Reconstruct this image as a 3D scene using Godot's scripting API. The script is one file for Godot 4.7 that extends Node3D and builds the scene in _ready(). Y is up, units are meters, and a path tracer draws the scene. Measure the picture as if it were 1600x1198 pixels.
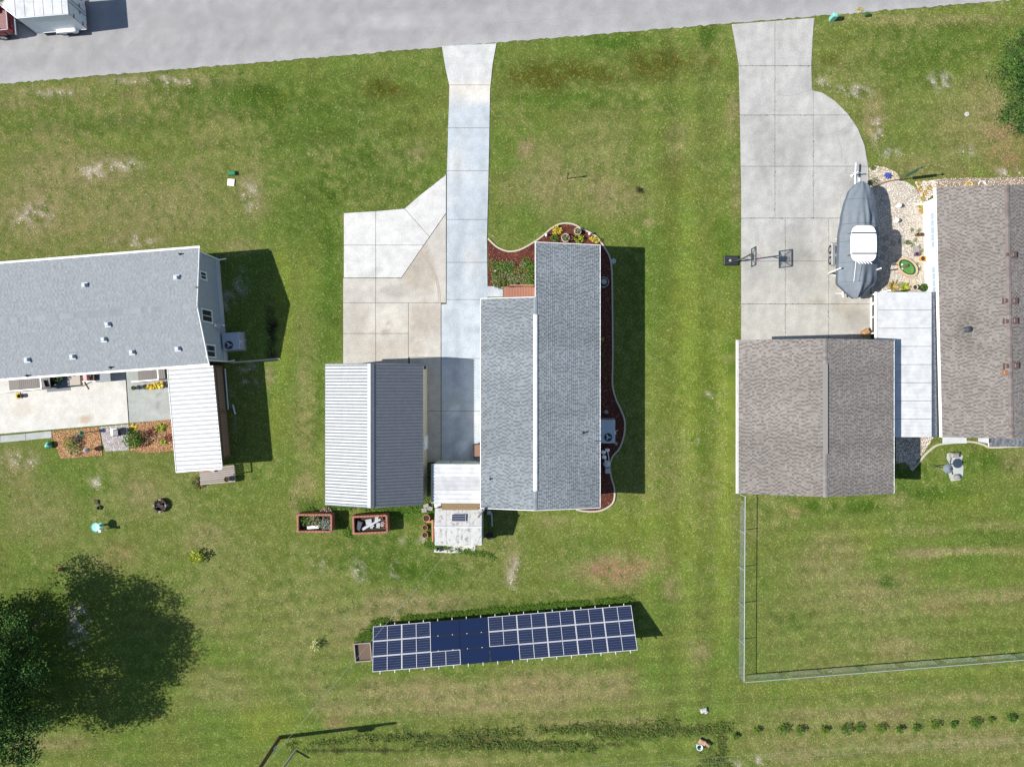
extends Node3D
# A street of houses seen from straight above: x to the image's right, z to its bottom, y up, metres.

const CAM_H := 52.86
const FOC := 1110.0
const TILT := 4.75          # the road, the pale mobile home and the solar rows are turned by this much
var rng := RandomNumberGenerator.new()
var n_big := FastNoiseLite.new()
var n_mid := FastNoiseLite.new()
var n_fine := FastNoiseLite.new()
var M := {}
var used := {}
var no_grass: Array = []     # polygons (x, z) where no grass grows

# ---------------------------------------------------------------- mesh builder
class MB:
	var v := PackedVector3Array()
	var n := PackedVector3Array()
	var c := PackedColorArray()
	var col := Color.WHITE
	func tri(a: Vector3, b: Vector3, d: Vector3) -> void:   # counter-clockwise seen from its front
		var nn := (b - a).cross(d - a).normalized()
		v.append(a); v.append(d); v.append(b)
		for i in 3:
			n.append(nn); c.append(col)
	func quad(a: Vector3, b: Vector3, d: Vector3, e: Vector3) -> void:
		tri(a, b, d); tri(a, d, e)
	func stri(a: Vector3, b: Vector3, d: Vector3, na: Vector3, nb: Vector3, nd: Vector3) -> void:
		v.append(a); v.append(d); v.append(b)
		n.append(na); n.append(nd); n.append(nb)
		for i in 3: c.append(col)
	func box(at: Vector3, s: Vector3, b := Basis()) -> void:
		var p := []
		for i in 8:
			p.append(at + b * (Vector3(s.x if i & 1 else -s.x, s.y if i & 2 else -s.y, s.z if i & 4 else -s.z) * 0.5))
		quad(p[0], p[2], p[3], p[1]); quad(p[4], p[5], p[7], p[6])
		quad(p[0], p[4], p[6], p[2]); quad(p[1], p[3], p[7], p[5])
		quad(p[2], p[6], p[7], p[3]); quad(p[0], p[1], p[5], p[4])
	func cbox(at: Vector3, s: Vector3, e: float, b := Basis()) -> void:   # box with chamfered upper edges
		var h := s * 0.5
		var lo := []; var mi := []; var hi := []
		for q in [[-1, -1], [1, -1], [1, 1], [-1, 1]]:
			lo.append(at + b * Vector3(q[0] * h.x, -h.y, q[1] * h.z))
			mi.append(at + b * Vector3(q[0] * h.x, h.y - e, q[1] * h.z))
			hi.append(at + b * Vector3(q[0] * (h.x - e), h.y, q[1] * (h.z - e)))
		for i in 4:
			var j := (i + 1) % 4
			quad(lo[j], lo[i], mi[i], mi[j]); quad(mi[j], mi[i], hi[i], hi[j])
		quad(hi[3], hi[2], hi[1], hi[0]); quad(lo[0], lo[1], lo[2], lo[3])
	func slab(a: Vector3, b: Vector3, d: Vector3, e: Vector3, t: float) -> void:   # a tilted plate: top corners counter-clockwise from above, thickness t downwards
		var k := Vector3(0, -t, 0)
		quad(a, b, d, e); quad(e + k, d + k, b + k, a + k)
		quad(b, a, a + k, b + k); quad(d, b, b + k, d + k); quad(e, d, d + k, e + k); quad(a, e, e + k, a + k)
	func prism(poly: PackedVector2Array, y0: float, y1: float, top := true) -> void:
		var p := poly.duplicate()
		if not Geometry2D.is_polygon_clockwise(p): p.reverse()
		var m := p.size()
		for i in m:
			var a := p[i]; var b := p[(i + 1) % m]
			quad(Vector3(a.x, y0, a.y), Vector3(b.x, y0, b.y), Vector3(b.x, y1, b.y), Vector3(a.x, y1, a.y))
		if top:
			var t := Geometry2D.triangulate_polygon(p)
			for i in range(0, t.size(), 3):
				up_tri(p[t[i]], p[t[i + 1]], p[t[i + 2]], y1)
	func up_tri(a: Vector2, b: Vector2, d: Vector2, y: float) -> void:
		if (b - a).cross(d - a) > 0:
			var s := b; b = d; d = s
		tri(Vector3(a.x, y, a.y), Vector3(b.x, y, b.y), Vector3(d.x, y, d.y))
	func tube(path: Array, r0: float, sides := 6, r1 := -1.0) -> void:
		if r1 < 0: r1 = r0
		var rings := []
		for i in path.size():
			var dir: Vector3 = (path[mini(i + 1, path.size() - 1)] - path[maxi(i - 1, 0)]).normalized()
			var s := dir.cross(Vector3.UP if absf(dir.y) < 0.9 else Vector3.RIGHT).normalized()
			var u := s.cross(dir)
			var r := lerpf(r0, r1, float(i) / maxf(1, path.size() - 1))
			var ring := []
			for k in sides:
				var an := TAU * k / sides
				ring.append([path[i] + (s * cos(an) + u * sin(an)) * r, s * cos(an) + u * sin(an)])
			rings.append(ring)
		for i in path.size() - 1:
			for k in sides:
				var l := (k + 1) % sides
				var A = rings[i][k]; var B = rings[i][l]; var C = rings[i + 1][l]; var D = rings[i + 1][k]
				stri(A[0], C[0], B[0], A[1], C[1], B[1]); stri(A[0], D[0], C[0], A[1], D[1], C[1])
		for e in [0, path.size() - 1]:
			for k in sides:
				tri(path[e], rings[e][(k + 1) % sides][0], rings[e][k][0])
	func lathe(at: Vector3, prof: Array, seg := 14, tilt := Basis()) -> void:   # prof: [radius, height] from bottom to top
		for i in prof.size() - 1:
			var a = prof[i]; var b = prof[i + 1]
			var sl := Vector2(b[1] - a[1], a[0] - b[0]).normalized()
			for k in seg:
				var t0 := TAU * k / seg; var t1 := TAU * (k + 1) / seg
				var d0 := Vector3(cos(t0), 0, -sin(t0)); var d1 := Vector3(cos(t1), 0, -sin(t1))
				var p := [d0 * a[0] + Vector3(0, a[1], 0), d1 * a[0] + Vector3(0, a[1], 0), d1 * b[0] + Vector3(0, b[1], 0), d0 * b[0] + Vector3(0, b[1], 0)]
				var m0 := tilt * (d0 * sl.x + Vector3(0, sl.y, 0)); var m1 := tilt * (d1 * sl.x + Vector3(0, sl.y, 0))
				for q in 4: p[q] = at + tilt * p[q]
				if a[0] > 0.0001: stri(p[0], p[1], p[2], m0, m1, m1)
				if b[0] > 0.0001: stri(p[0], p[2], p[3], m0, m1, m0)
	func leaf(at: Vector3, dir: Vector3, length: float, width: float, droop := 0.3) -> void:   # a bent blade of four triangles
		var s := dir.cross(Vector3.UP)
		s = (s if s.length() > 0.05 else Vector3.RIGHT).normalized() * width * 0.5
		var m := at + dir * length * 0.5
		var e := at + dir * length + Vector3(0, -droop * length, 0)
		tri(at, m + s, m - s); tri(m - s, m + s, e)
	func commit(o: Vector3) -> ArrayMesh:
		var w := PackedVector3Array()
		w.resize(v.size())
		for i in v.size(): w[i] = v[i] - o
		var a := []
		a.resize(Mesh.ARRAY_MAX)
		a[Mesh.ARRAY_VERTEX] = w; a[Mesh.ARRAY_NORMAL] = n; a[Mesh.ARRAY_COLOR] = c
		var me := ArrayMesh.new()
		me.add_surface_from_arrays(Mesh.PRIMITIVE_TRIANGLES, a)
		return me
	func base() -> Vector3:
		var b := AABB(v[0], Vector3.ZERO)
		for p in v: b = b.expand(p)
		return Vector3(b.position.x + b.size.x * 0.5, b.position.y, b.position.z + b.size.z * 0.5)

# ---------------------------------------------------------------- helpers
func U(px: float, py: float, h := 0.0) -> Vector3:      # a direction through the lens meets the level h
	var k := (CAM_H - h) / FOC
	return Vector3((px - 800.0) * k, h, (py - 599.0) * k)

func G(px: float, py: float, h := 0.0) -> Vector2:
	var p := U(px, py, h)
	return Vector2(p.x, p.z)

func polyg(a: Array, h := 0.0) -> PackedVector2Array:
	var r := PackedVector2Array()
	for i in range(0, a.size(), 2): r.append(G(a[i], a[i + 1], h))
	return r

func numbered(called: String) -> String:
	used[called] = used.get(called, -1) + 1
	return called if used[called] == 0 else "%s_%03d" % [called, used[called]]

func tag(o: Node, label: String, category: String, group := "", kind := "") -> Node:
	o.set_meta("label", label)
	if category: o.set_meta("category", category)
	if group: o.set_meta("group", group)
	if kind: o.set_meta("kind", kind)
	return o

func thing(called: String, label: String, category: String, at := Vector3.ZERO, turn := 0.0, group := "") -> Node3D:
	var o := Node3D.new()
	o.name = numbered(called)
	add_child(o)
	o.position = at
	o.rotation_degrees.y = turn
	tag(o, label, category, group)
	return o

func part(called: String, mb: MB, m: Material, parent: Node3D, local := false) -> MeshInstance3D:   # mb in world space unless local
	var o := MeshInstance3D.new()
	o.name = called
	o.mesh = mb.commit(Vector3.ZERO if local else origin_of(parent))
	o.material_override = m
	parent.add_child(o, true)
	return o

func again(called: String, mesh: Mesh, m: Material, parent: Node3D, at: Vector3, b := Basis()) -> MeshInstance3D:   # a shared mesh placed under parent, in world space
	var o := MeshInstance3D.new()
	o.name = called
	o.mesh = mesh
	o.material_override = m
	o.transform = Transform3D(b, at - origin_of(parent))
	parent.add_child(o, true)
	return o

func origin_of(p: Node) -> Vector3:
	var o := Vector3.ZERO
	while p != self and p is Node3D:
		o += p.position
		p = p.get_parent()
	return o

func single(called: String, mb: MB, m: Material, label: String, category: String, group := "", kind := "") -> MeshInstance3D:
	var o := MeshInstance3D.new()
	o.name = numbered(called)
	var b := mb.base()
	o.mesh = mb.commit(b)
	o.position = b
	o.material_override = m
	add_child(o)
	if label: tag(o, label, category, group, kind)
	elif kind: o.set_meta("kind", kind)
	return o

func ground_piece(called: String, mb: MB, m: Material) -> MeshInstance3D:
	return single(called, mb, m, "", "", "", "structure")

func copy(o: Node3D, at: Vector3, turn := 0.0, label := "") -> Node3D:
	var r: Node3D = o.duplicate()
	r.name = numbered(String(o.name).rstrip("0123456789").trim_suffix("_"))
	add_child(r)
	r.position = at
	r.rotation_degrees.y = turn
	if label: r.set_meta("label", label)
	return r

func rotz(deg: float) -> Basis: return Basis(Vector3.BACK, deg_to_rad(deg))
func roty(deg: float) -> Basis: return Basis(Vector3.UP, deg_to_rad(deg))

# ---------------------------------------------------------------- materials
func ramp(lo: float, hi: float) -> Gradient:
	var g := Gradient.new()
	g.set_color(0, Color(lo, lo, lo)); g.set_color(1, Color(hi, hi, hi))
	return g

func noise_tex(freq: float, sd: int, lo: float, hi: float, kind := FastNoiseLite.TYPE_SIMPLEX_SMOOTH, octaves := 4, size := 512) -> NoiseTexture2D:
	var f := FastNoiseLite.new()
	f.seed = sd; f.frequency = freq; f.noise_type = kind
	f.fractal_type = FastNoiseLite.FRACTAL_FBM; f.fractal_octaves = octaves; f.fractal_gain = 0.6
	var t := NoiseTexture2D.new()
	t.width = size; t.height = size; t.seamless = true; t.noise = f; t.color_ramp = ramp(lo, hi)
	return t

var T := {}
func mat(key: String, lin: Color, rough := 0.8, metal := 0.0, grain := "", scale := 1.0, spec := 0.5) -> StandardMaterial3D:
	if M.has(key): return M[key]
	var m := StandardMaterial3D.new()
	m.resource_name = key
	var a := lin.a
	m.albedo_color = lin.linear_to_srgb()
	m.albedo_color.a = a
	m.roughness = rough; m.metallic = metal; m.metallic_specular = spec
	m.vertex_color_use_as_albedo = true
	if a < 1.0: m.transparency = BaseMaterial3D.TRANSPARENCY_ALPHA
	if grain:
		m.albedo_texture = T[grain]
		m.uv1_triplanar = true; m.uv1_world_triplanar = true
		m.uv1_scale = Vector3.ONE * scale
	M[key] = m
	return m

func add_blotch(m: StandardMaterial3D, tex: String, scale: float) -> StandardMaterial3D:
	m.detail_enabled = true
	m.detail_albedo = T[tex]
	m.detail_blend_mode = BaseMaterial3D.BLEND_MODE_MUL
	m.detail_uv_layer = BaseMaterial3D.DETAIL_UV_2
	m.uv2_triplanar = true; m.uv2_world_triplanar = true
	m.uv2_scale = Vector3.ONE * scale
	return m

func make_materials() -> void:
	T.grain = noise_tex(0.09, 3, 0.80, 1.0, FastNoiseLite.TYPE_SIMPLEX, 5)
	T.soft = noise_tex(0.012, 5, 0.90, 1.0)
	T.smudge = noise_tex(0.014, 21, 0.4, 1.0, FastNoiseLite.TYPE_SIMPLEX_SMOOTH, 6)
	T.smudge.color_ramp.add_point(0.36, Color(0.93, 0.93, 0.93))
	T.blotch = noise_tex(0.018, 8, 0.6, 1.0, FastNoiseLite.TYPE_SIMPLEX_SMOOTH, 6)
	T.strong = noise_tex(0.06, 12, 0.5, 1.0, FastNoiseLite.TYPE_SIMPLEX, 5)
	add_blotch(mat("lawn", Color(1, 1, 1), 0.95, 0, "strong", 0.33, 0.2), "soft", 0.11)
	add_blotch(mat("grass", Color(1, 1, 1), 0.8, 0, "", 1, 0.25), "soft", 0.11)
	M.grass.detail_enabled = false
	M.grass.backlight_enabled = true
	M.grass.backlight = Color(0.12, 0.16, 0.05)
	add_blotch(mat("asphalt", Color(1, 1, 1), 0.9, 0, "grain", 0.23, 0.3), "soft", 0.09)
	add_blotch(mat("concrete", Color(1, 1, 1), 0.85, 0, "grain", 0.19, 0.3), "soft", 0.16)
	mat("joint", Color(0.11, 0.10, 0.08), 0.95, 0, "strong", 0.12)
	mat("shingle", Color(1, 1, 1), 0.92, 0, "grain", 2.5, 0.3)
	add_blotch(mat("galvanised", Color(0.25, 0.268, 0.295), 0.62, 0.82, "soft", 0.35), "soft", 0.9)
	add_blotch(mat("white_metal", Color(0.56, 0.57, 0.585), 0.5, 0.0, "soft", 0.12), "soft", 0.21)
	add_blotch(mat("grimy_metal", Color(0.60, 0.595, 0.58), 0.6, 0.0, "grain", 0.5), "smudge", 0.3)
	mat("white_trim", Color(0.82, 0.82, 0.81), 0.5, 0.0, "soft", 0.4)
	mat("fascia_brown", Color(0.20, 0.175, 0.16), 0.8)
	mat("white_wall", Color(0.72, 0.75, 0.77), 0.7, 0.0, "soft", 0.5)
	mat("pale_wall", Color(0.33, 0.38, 0.42), 0.75, 0.0, "soft", 0.4)
	mat("cream_wall", Color(0.55, 0.50, 0.37), 0.7, 0.0, "soft", 0.4)
	mat("tan_wall", Color(0.26, 0.18, 0.13), 0.8, 0.0, "grain", 0.8)
	mat("green_wall", Color(0.42, 0.47, 0.42), 0.7, 0.0, "soft", 0.5)
	mat("glass", Color(0.03, 0.04, 0.05), 0.08, 0.0)
	mat("pale_glass", Color(0.30, 0.38, 0.44), 0.12, 0.0)
	mat("screen", Color(0.07, 0.065, 0.06), 0.9)
	mat("black", Color(0.015, 0.016, 0.02), 0.5)
	mat("dark_metal", Color(0.06, 0.065, 0.075), 0.45, 0.3)
	mat("steel", Color(0.55, 0.57, 0.6), 0.35, 0.9)
	mat("wire_steel", Color(0.36, 0.40, 0.42), 0.55, 0.2)
	mat("grey_metal", Color(0.38, 0.42, 0.47), 0.5, 0.1, "soft", 0.6)
	mat("terracotta", Color(0.42, 0.17, 0.10), 0.8, 0, "grain", 2.0)
	mat("pale_pot", Color(0.55, 0.46, 0.36), 0.8, 0, "grain", 2.0)
	mat("brick", Color(0.36, 0.15, 0.095), 0.85, 0, "grain", 2.5)
	mat("soil", Color(0.05, 0.035, 0.025), 0.95, 0, "strong", 1.5)
	mat("wood_grey", Color(0.34, 0.30, 0.27), 0.85, 0, "grain", 0.7)
	mat("wood_red", Color(0.36, 0.16, 0.11), 0.8, 0, "grain", 0.8)
	mat("wood_brown", Color(0.16, 0.09, 0.05), 0.85, 0, "grain", 0.8)
	mat("deck", Color(0.21, 0.19, 0.18), 0.8, 0, "grain", 0.8)
	mat("bark", Color(0.12, 0.085, 0.06), 0.95, 0, "strong", 1.2)
	mat("leaf", Color(1, 1, 1), 0.8, 0, "", 1, 0.2)
	M.leaf.backlight_enabled = true
	M.leaf.backlight = Color(0.18, 0.26, 0.06)
	mat("mulch", Color(1, 1, 1), 0.95, 0, "strong", 1.6, 0.2)
	mat("pebble", Color(1, 1, 1), 0.8, 0, "", 1, 0.3)
	mat("curb", Color(0.48, 0.43, 0.35), 0.85, 0, "grain", 1.5)
	mat("tarp", Color(0.15, 0.175, 0.205), 0.8, 0, "soft", 0.5, 0.3)
	mat("gel_coat", Color(0.86, 0.87, 0.88), 0.25, 0)
	mat("rubber", Color(0.018, 0.018, 0.018), 0.85)
	mat("red_paint", Color(0.13, 0.012, 0.018), 0.22, 0.1)
	mat("red_trim", Color(0.30, 0.04, 0.035), 0.5)
	mat("bed_liner", Color(0.33, 0.16, 0.16), 0.7, 0, "blotch", 0.9)
	mat("cell", Color(0.012, 0.018, 0.05), 0.12, 0.0, "", 1, 0.6)
	mat("cell_black", Color(0.006, 0.012, 0.045), 0.14, 0.0, "", 1, 0.6)
	mat("bus_bar", Color(0.10, 0.11, 0.14), 0.4, 0.2)
	mat("frame_alu", Color(0.70, 0.70, 0.72), 0.4, 0.2)
	mat("pool_green", Color(0.075, 0.19, 0.04), 0.1)
	mat("yellow", Color(0.62, 0.40, 0.03), 0.5)
	mat("orange", Color(0.60, 0.24, 0.02), 0.5)
	mat("blue", Color(0.03, 0.05, 0.30), 0.5)
	mat("purple", Color(0.12, 0.05, 0.13), 0.6)
	mat("teal", Color(0.16, 0.42, 0.36), 0.5)
	mat("green_plastic", Color(0.02, 0.16, 0.07), 0.35)
	mat("dark_green", Color(0.012, 0.06, 0.02), 0.4)
	mat("pink", Color(0.6, 0.3, 0.3), 0.7)
	mat("red", Color(0.45, 0.04, 0.03), 0.6)
	mat("vent_brown", Color(0.085, 0.052, 0.046), 0.6)
	mat("vent_grey", Color(0.42, 0.46, 0.50), 0.6)
	mat("stone", Color(0.36, 0.34, 0.32), 0.85, 0, "blotch", 1.0)
	mat("stone_dark", Color(0.12, 0.12, 0.12), 0.85, 0, "blotch", 1.0)
	mat("stone_white", Color(0.6, 0.58, 0.54), 0.85, 0, "blotch", 1.0)
	mat("clear", Color(0.55, 0.6, 0.65, 0.12), 0.1)

# ---------------------------------------------------------------- surfaces
func sheet(mb: MB, poly: PackedVector2Array, y: float, cell: float, tint: Callable) -> void:   # a flat sheet cut into cells whose corners take their colour from tint(x, z)
	var r := Rect2(poly[0], Vector2.ZERO)
	for p in poly: r = r.expand(p)
	var nx := maxi(1, ceili(r.size.x / cell)); var nz := maxi(1, ceili(r.size.y / cell))
	for i in nx:
		for j in nz:
			var a := r.position + Vector2(i, j) * cell
			var sq := PackedVector2Array([a, a + Vector2(cell, 0), a + Vector2(cell, cell), a + Vector2(0, cell)])
			var got := [sq]
			var inside := true
			for q in sq:
				if not Geometry2D.is_point_in_polygon(q, poly): inside = false
			if not inside: got = Geometry2D.intersect_polygons(sq, poly)
			for g in got:
				var t := Geometry2D.triangulate_polygon(g)
				for k in range(0, t.size(), 3):
					var s := mb.c.size()
					mb.up_tri(g[t[k]], g[t[k + 1]], g[t[k + 2]], y)
					for q in range(s, s + 3): mb.c[q] = tint.call(mb.v[q].x, mb.v[q].z)

func concrete_slab(called: String, poly: PackedVector2Array, parent: Node3D, tint: Callable, top := 0.045, cell := 0.3) -> void:
	for g in Geometry2D.offset_polygon(poly, -0.014):
		var mb := MB.new()
		mb.col = tint.call(g[0].x, g[0].y)
		mb.prism(g, -0.06, top, false)
		sheet(mb, g, top, cell, tint)
		part(called, mb, M.concrete, parent)

func cut(poly: PackedVector2Array, x0: float, y0: float, x1: float, y1: float) -> Array:
	return Geometry2D.intersect_polygons(poly, polyg([x0, y0, x1, y0, x1, y1, x0, y1]))

func spot(x: float, z: float, px: float, py: float, rx: float, ry: float, soft := 0.5) -> float:   # how far inside an irregular patch round a pixel
	var g := G(px, py)
	var d := Vector2((x - g.x) / (rx / 21.0), (z - g.y) / (ry / 21.0)).length()
	d += n_mid.get_noise_2d(x * 1.7, z * 1.7) * 0.45 + n_fine.get_noise_2d(x * 2.0, z * 2.0) * 0.25
	return clampf((1.0 - d) / soft + 0.5, 0.0, 1.0)

# shingles laid in courses from the eave a-b up to the ridge d-c: wide and narrow tabs, each with its own thickness, butt edge and granule blend
# lay: course height, wide tab, narrow tab, how much darker the second granule blend is (mixed into three of four narrow tabs, as on dimensional shingles), shift from course to course, random shift
func shingles(mb: MB, a: Vector3, b: Vector3, c: Vector3, d: Vector3, tones: Array, lay := [0.145, 0.16, 0.10, 0.3, 0.11, 0.3], stain = null) -> void:
	var rise := ((d + c) - (a + b)) * 0.5
	var rows := maxi(1, int(rise.length() / lay[0]))
	var nrm := (b - a).cross(d - a).normalized()
	if nrm.y < 0: nrm = -nrm
	for j in rows:
		var t0 := float(j) / rows; var t1 := minf(1.0, float(j + 1) / rows)
		var e0 := a.lerp(d, t0); var e1 := b.lerp(c, t0)
		var f0 := a.lerp(d, t1); var f1 := b.lerp(c, t1)
		var length := e0.distance_to(e1)
		var s: float = -fposmod(j * lay[4] + rng.randf() * lay[5], 0.3)
		var narrow := false
		while s < length:
			var w: float = (lay[2] if narrow else lay[1]) * rng.randf_range(0.82, 1.18)
			var u0 := clampf(s / length, 0, 1); var u1 := clampf((s + w) / length, 0, 1)
			s += w
			if u1 - u0 < 0.0003:
				narrow = not narrow
				continue
			var lift := rng.randf_range(0.010, 0.026)
			var p0 := e0.lerp(e1, u0) + nrm * lift; var p1 := e0.lerp(e1, u1) + nrm * lift
			var q1 := f0.lerp(f1, u1) + nrm * 0.004; var q0 := f0.lerp(f1, u0) + nrm * 0.004
			var tone: Color = tones[rng.randi() % tones.size()]
			var f: float = rng.randf_range(0.93, 1.07) - (lay[3] if narrow and rng.randf() < 0.75 else 0.0)
			if stain: f *= stain.call(p0.x, p0.z)
			mb.col = Color(tone.r * f, tone.g * f, tone.b * f)
			if (p1 - p0).cross(q1 - p0).y > 0: mb.quad(p0, p1, q1, q0)
			else: mb.quad(p0, q0, q1, p1)
			mb.quad(p0, p1, p1 - nrm * lift, p0 - nrm * lift)
			mb.quad(p1, q1, q1 - nrm * 0.003, p1 - nrm * lift)
			narrow = not narrow

func roof_ribs(w: float, length: float, pitch: float, high: float, rib := 0.05) -> ArrayMesh:   # one metal roof sheet, lying in x-z: ribs run along x, repeated along z
	var mb := MB.new()
	var prof := [Vector2(0, 0)]
	var k := 0
	while (k + 1) * pitch <= w + 0.001:
		var z := k * pitch + pitch * 0.5
		for q in [[-rib, 0.0], [-rib * 0.2, high], [rib * 0.2, high], [rib, 0.0]]: prof.append(Vector2(z + q[0], q[1]))
		k += 1
	prof.append(Vector2(w, 0))
	for i in prof.size() - 1:
		var a: Vector2 = prof[i]; var b: Vector2 = prof[i + 1]
		mb.quad(Vector3(0, a.y, b.x + (a.x - b.x)), Vector3(0, b.y, b.x), Vector3(length, b.y, b.x), Vector3(length, a.y, a.x))
		mb.quad(Vector3(length, a.y - 0.012, a.x), Vector3(length, b.y - 0.012, b.x), Vector3(0, b.y - 0.012, b.x), Vector3(0, a.y - 0.012, a.x))
	return mb.commit(Vector3.ZERO)

func curve_pts(a: Array, h := 0.0, steps := 6) -> PackedVector2Array:   # a smooth line through pixels
	var p := polyg(a, h)
	var r := PackedVector2Array()
	for i in p.size() - 1:
		var p0 := p[maxi(i - 1, 0)]; var p3 := p[mini(i + 2, p.size() - 1)]
		for k in steps: r.append(p[i].cubic_interpolate(p[i + 1], p0, p3, float(k) / steps))
	r.append(p[p.size() - 1])
	return r

func kerb_line(pts: PackedVector2Array, w: float, h: float, mb: MB) -> void:
	for i in pts.size() - 1:
		var a := pts[i]; var b := pts[i + 1]
		var da := (pts[i + 1] - pts[maxi(i - 1, 0)]).normalized().orthogonal() * w * 0.5
		var db := (pts[mini(i + 2, pts.size() - 1)] - a).normalized().orthogonal() * w * 0.5
		var k := func(p: Vector2, y: float) -> Vector3: return Vector3(p.x, y, p.y)
		mb.quad(k.call(a - da, h), k.call(b - db, h), k.call(b + db, h), k.call(a + da, h))
		mb.quad(k.call(a + da, h), k.call(b + db, h), k.call(b + db * 1.25, 0), k.call(a + da * 1.25, 0))
		mb.quad(k.call(b - db, h), k.call(a - da, h), k.call(a - da * 1.25, 0), k.call(b - db * 1.25, 0))

func scatter(called: String, poly: PackedVector2Array, count: int, size: float, tones: Array, m: Material, parent: Node3D, y := 0.03, flat := 0.45) -> void:   # loose chips or pebbles
	var mb := MB.new()
	mb.lathe(Vector3.ZERO, [[0.0, -0.3], [0.5, -0.1], [0.42, 0.22], [0.0, 0.36]], 5)
	var mm := MultiMesh.new()
	mm.transform_format = MultiMesh.TRANSFORM_3D
	mm.use_colors = true
	mm.mesh = mb.commit(Vector3.ZERO)
	var r := Rect2(poly[0], Vector2.ZERO)
	for p in poly: r = r.expand(p)
	var o := origin_of(parent)
	mm.instance_count = count
	for i in count:
		var q := Vector2.ZERO
		for k in 40:
			q = Vector2(rng.randf_range(r.position.x, r.end.x), rng.randf_range(r.position.y, r.end.y))
			if Geometry2D.is_point_in_polygon(q, poly): break
		var s := size * rng.randf_range(0.6, 1.4)
		var b := Basis.from_euler(Vector3(rng.randf_range(-0.5, 0.5), rng.randf() * TAU, rng.randf_range(-0.5, 0.5))).scaled(Vector3(s, s * flat, s * rng.randf_range(0.5, 1.0)))
		mm.set_instance_transform(i, Transform3D(b, Vector3(q.x, y, q.y) - o))
		var t: Color = tones[rng.randi() % tones.size()]
		var f := rng.randf_range(0.75, 1.2)
		mm.set_instance_color(i, Color(t.r * f, t.g * f, t.b * f))
	var n := MultiMeshInstance3D.new()
	n.name = called
	n.multimesh = mm
	n.material_override = m
	n.set_meta("kind", "stuff")
	parent.add_child(n, true)

# ---------------------------------------------------------------- camera, sky, sun
func make_light() -> void:
	var cam := Camera3D.new()
	cam.name = "camera"
	cam.fov = rad_to_deg(2.0 * atan(599.0 / FOC))
	cam.far = 6000.0
	cam.near = 0.5
	add_child(cam)
	cam.look_at_from_position(Vector3(0, CAM_H, 0), Vector3.ZERO, Vector3(0, 0, -1))
	cam.current = true
	var env := Environment.new()
	env.background_mode = Environment.BG_SKY
	var sky := Sky.new()
	var sm := ProceduralSkyMaterial.new()
	sm.sky_energy_multiplier = 0.86
	sm.sky_top_color = Color(0.42, 0.52, 0.66)
	sm.sky_horizon_color = Color(0.74, 0.79, 0.84)
	sm.sky_curve = 0.16
	sm.ground_bottom_color = Color(0.30, 0.33, 0.25)
	sm.ground_horizon_color = Color(0.62, 0.66, 0.66)
	sky.sky_material = sm
	env.sky = sky
	env.tonemap_mode = Environment.TONE_MAPPER_LINEAR
	env.tonemap_exposure = 1.8
	env.sdfgi_enabled = true
	env.ssao_enabled = true
	env.ssil_enabled = true
	var we := WorldEnvironment.new()
	we.name = "environment"
	we.environment = env
	add_child(we)
	var sun := DirectionalLight3D.new()
	sun.name = "sun"
	sun.light_energy = 1.5
	sun.light_color = Color(1.0, 0.98, 0.945)
	sun.light_angular_distance = 0.53
	sun.shadow_enabled = true
	add_child(sun)
	sun.look_at_from_position(Vector3.ZERO, Vector3(1.08, -1.0, -0.135), Vector3.UP)   # shadows fall 1.09 m per metre of height

# ---------------------------------------------------------------- lawn
const GX := 392
const GZ := 300
const STEP := 0.22
var lawn_col := PackedColorArray()

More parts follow.
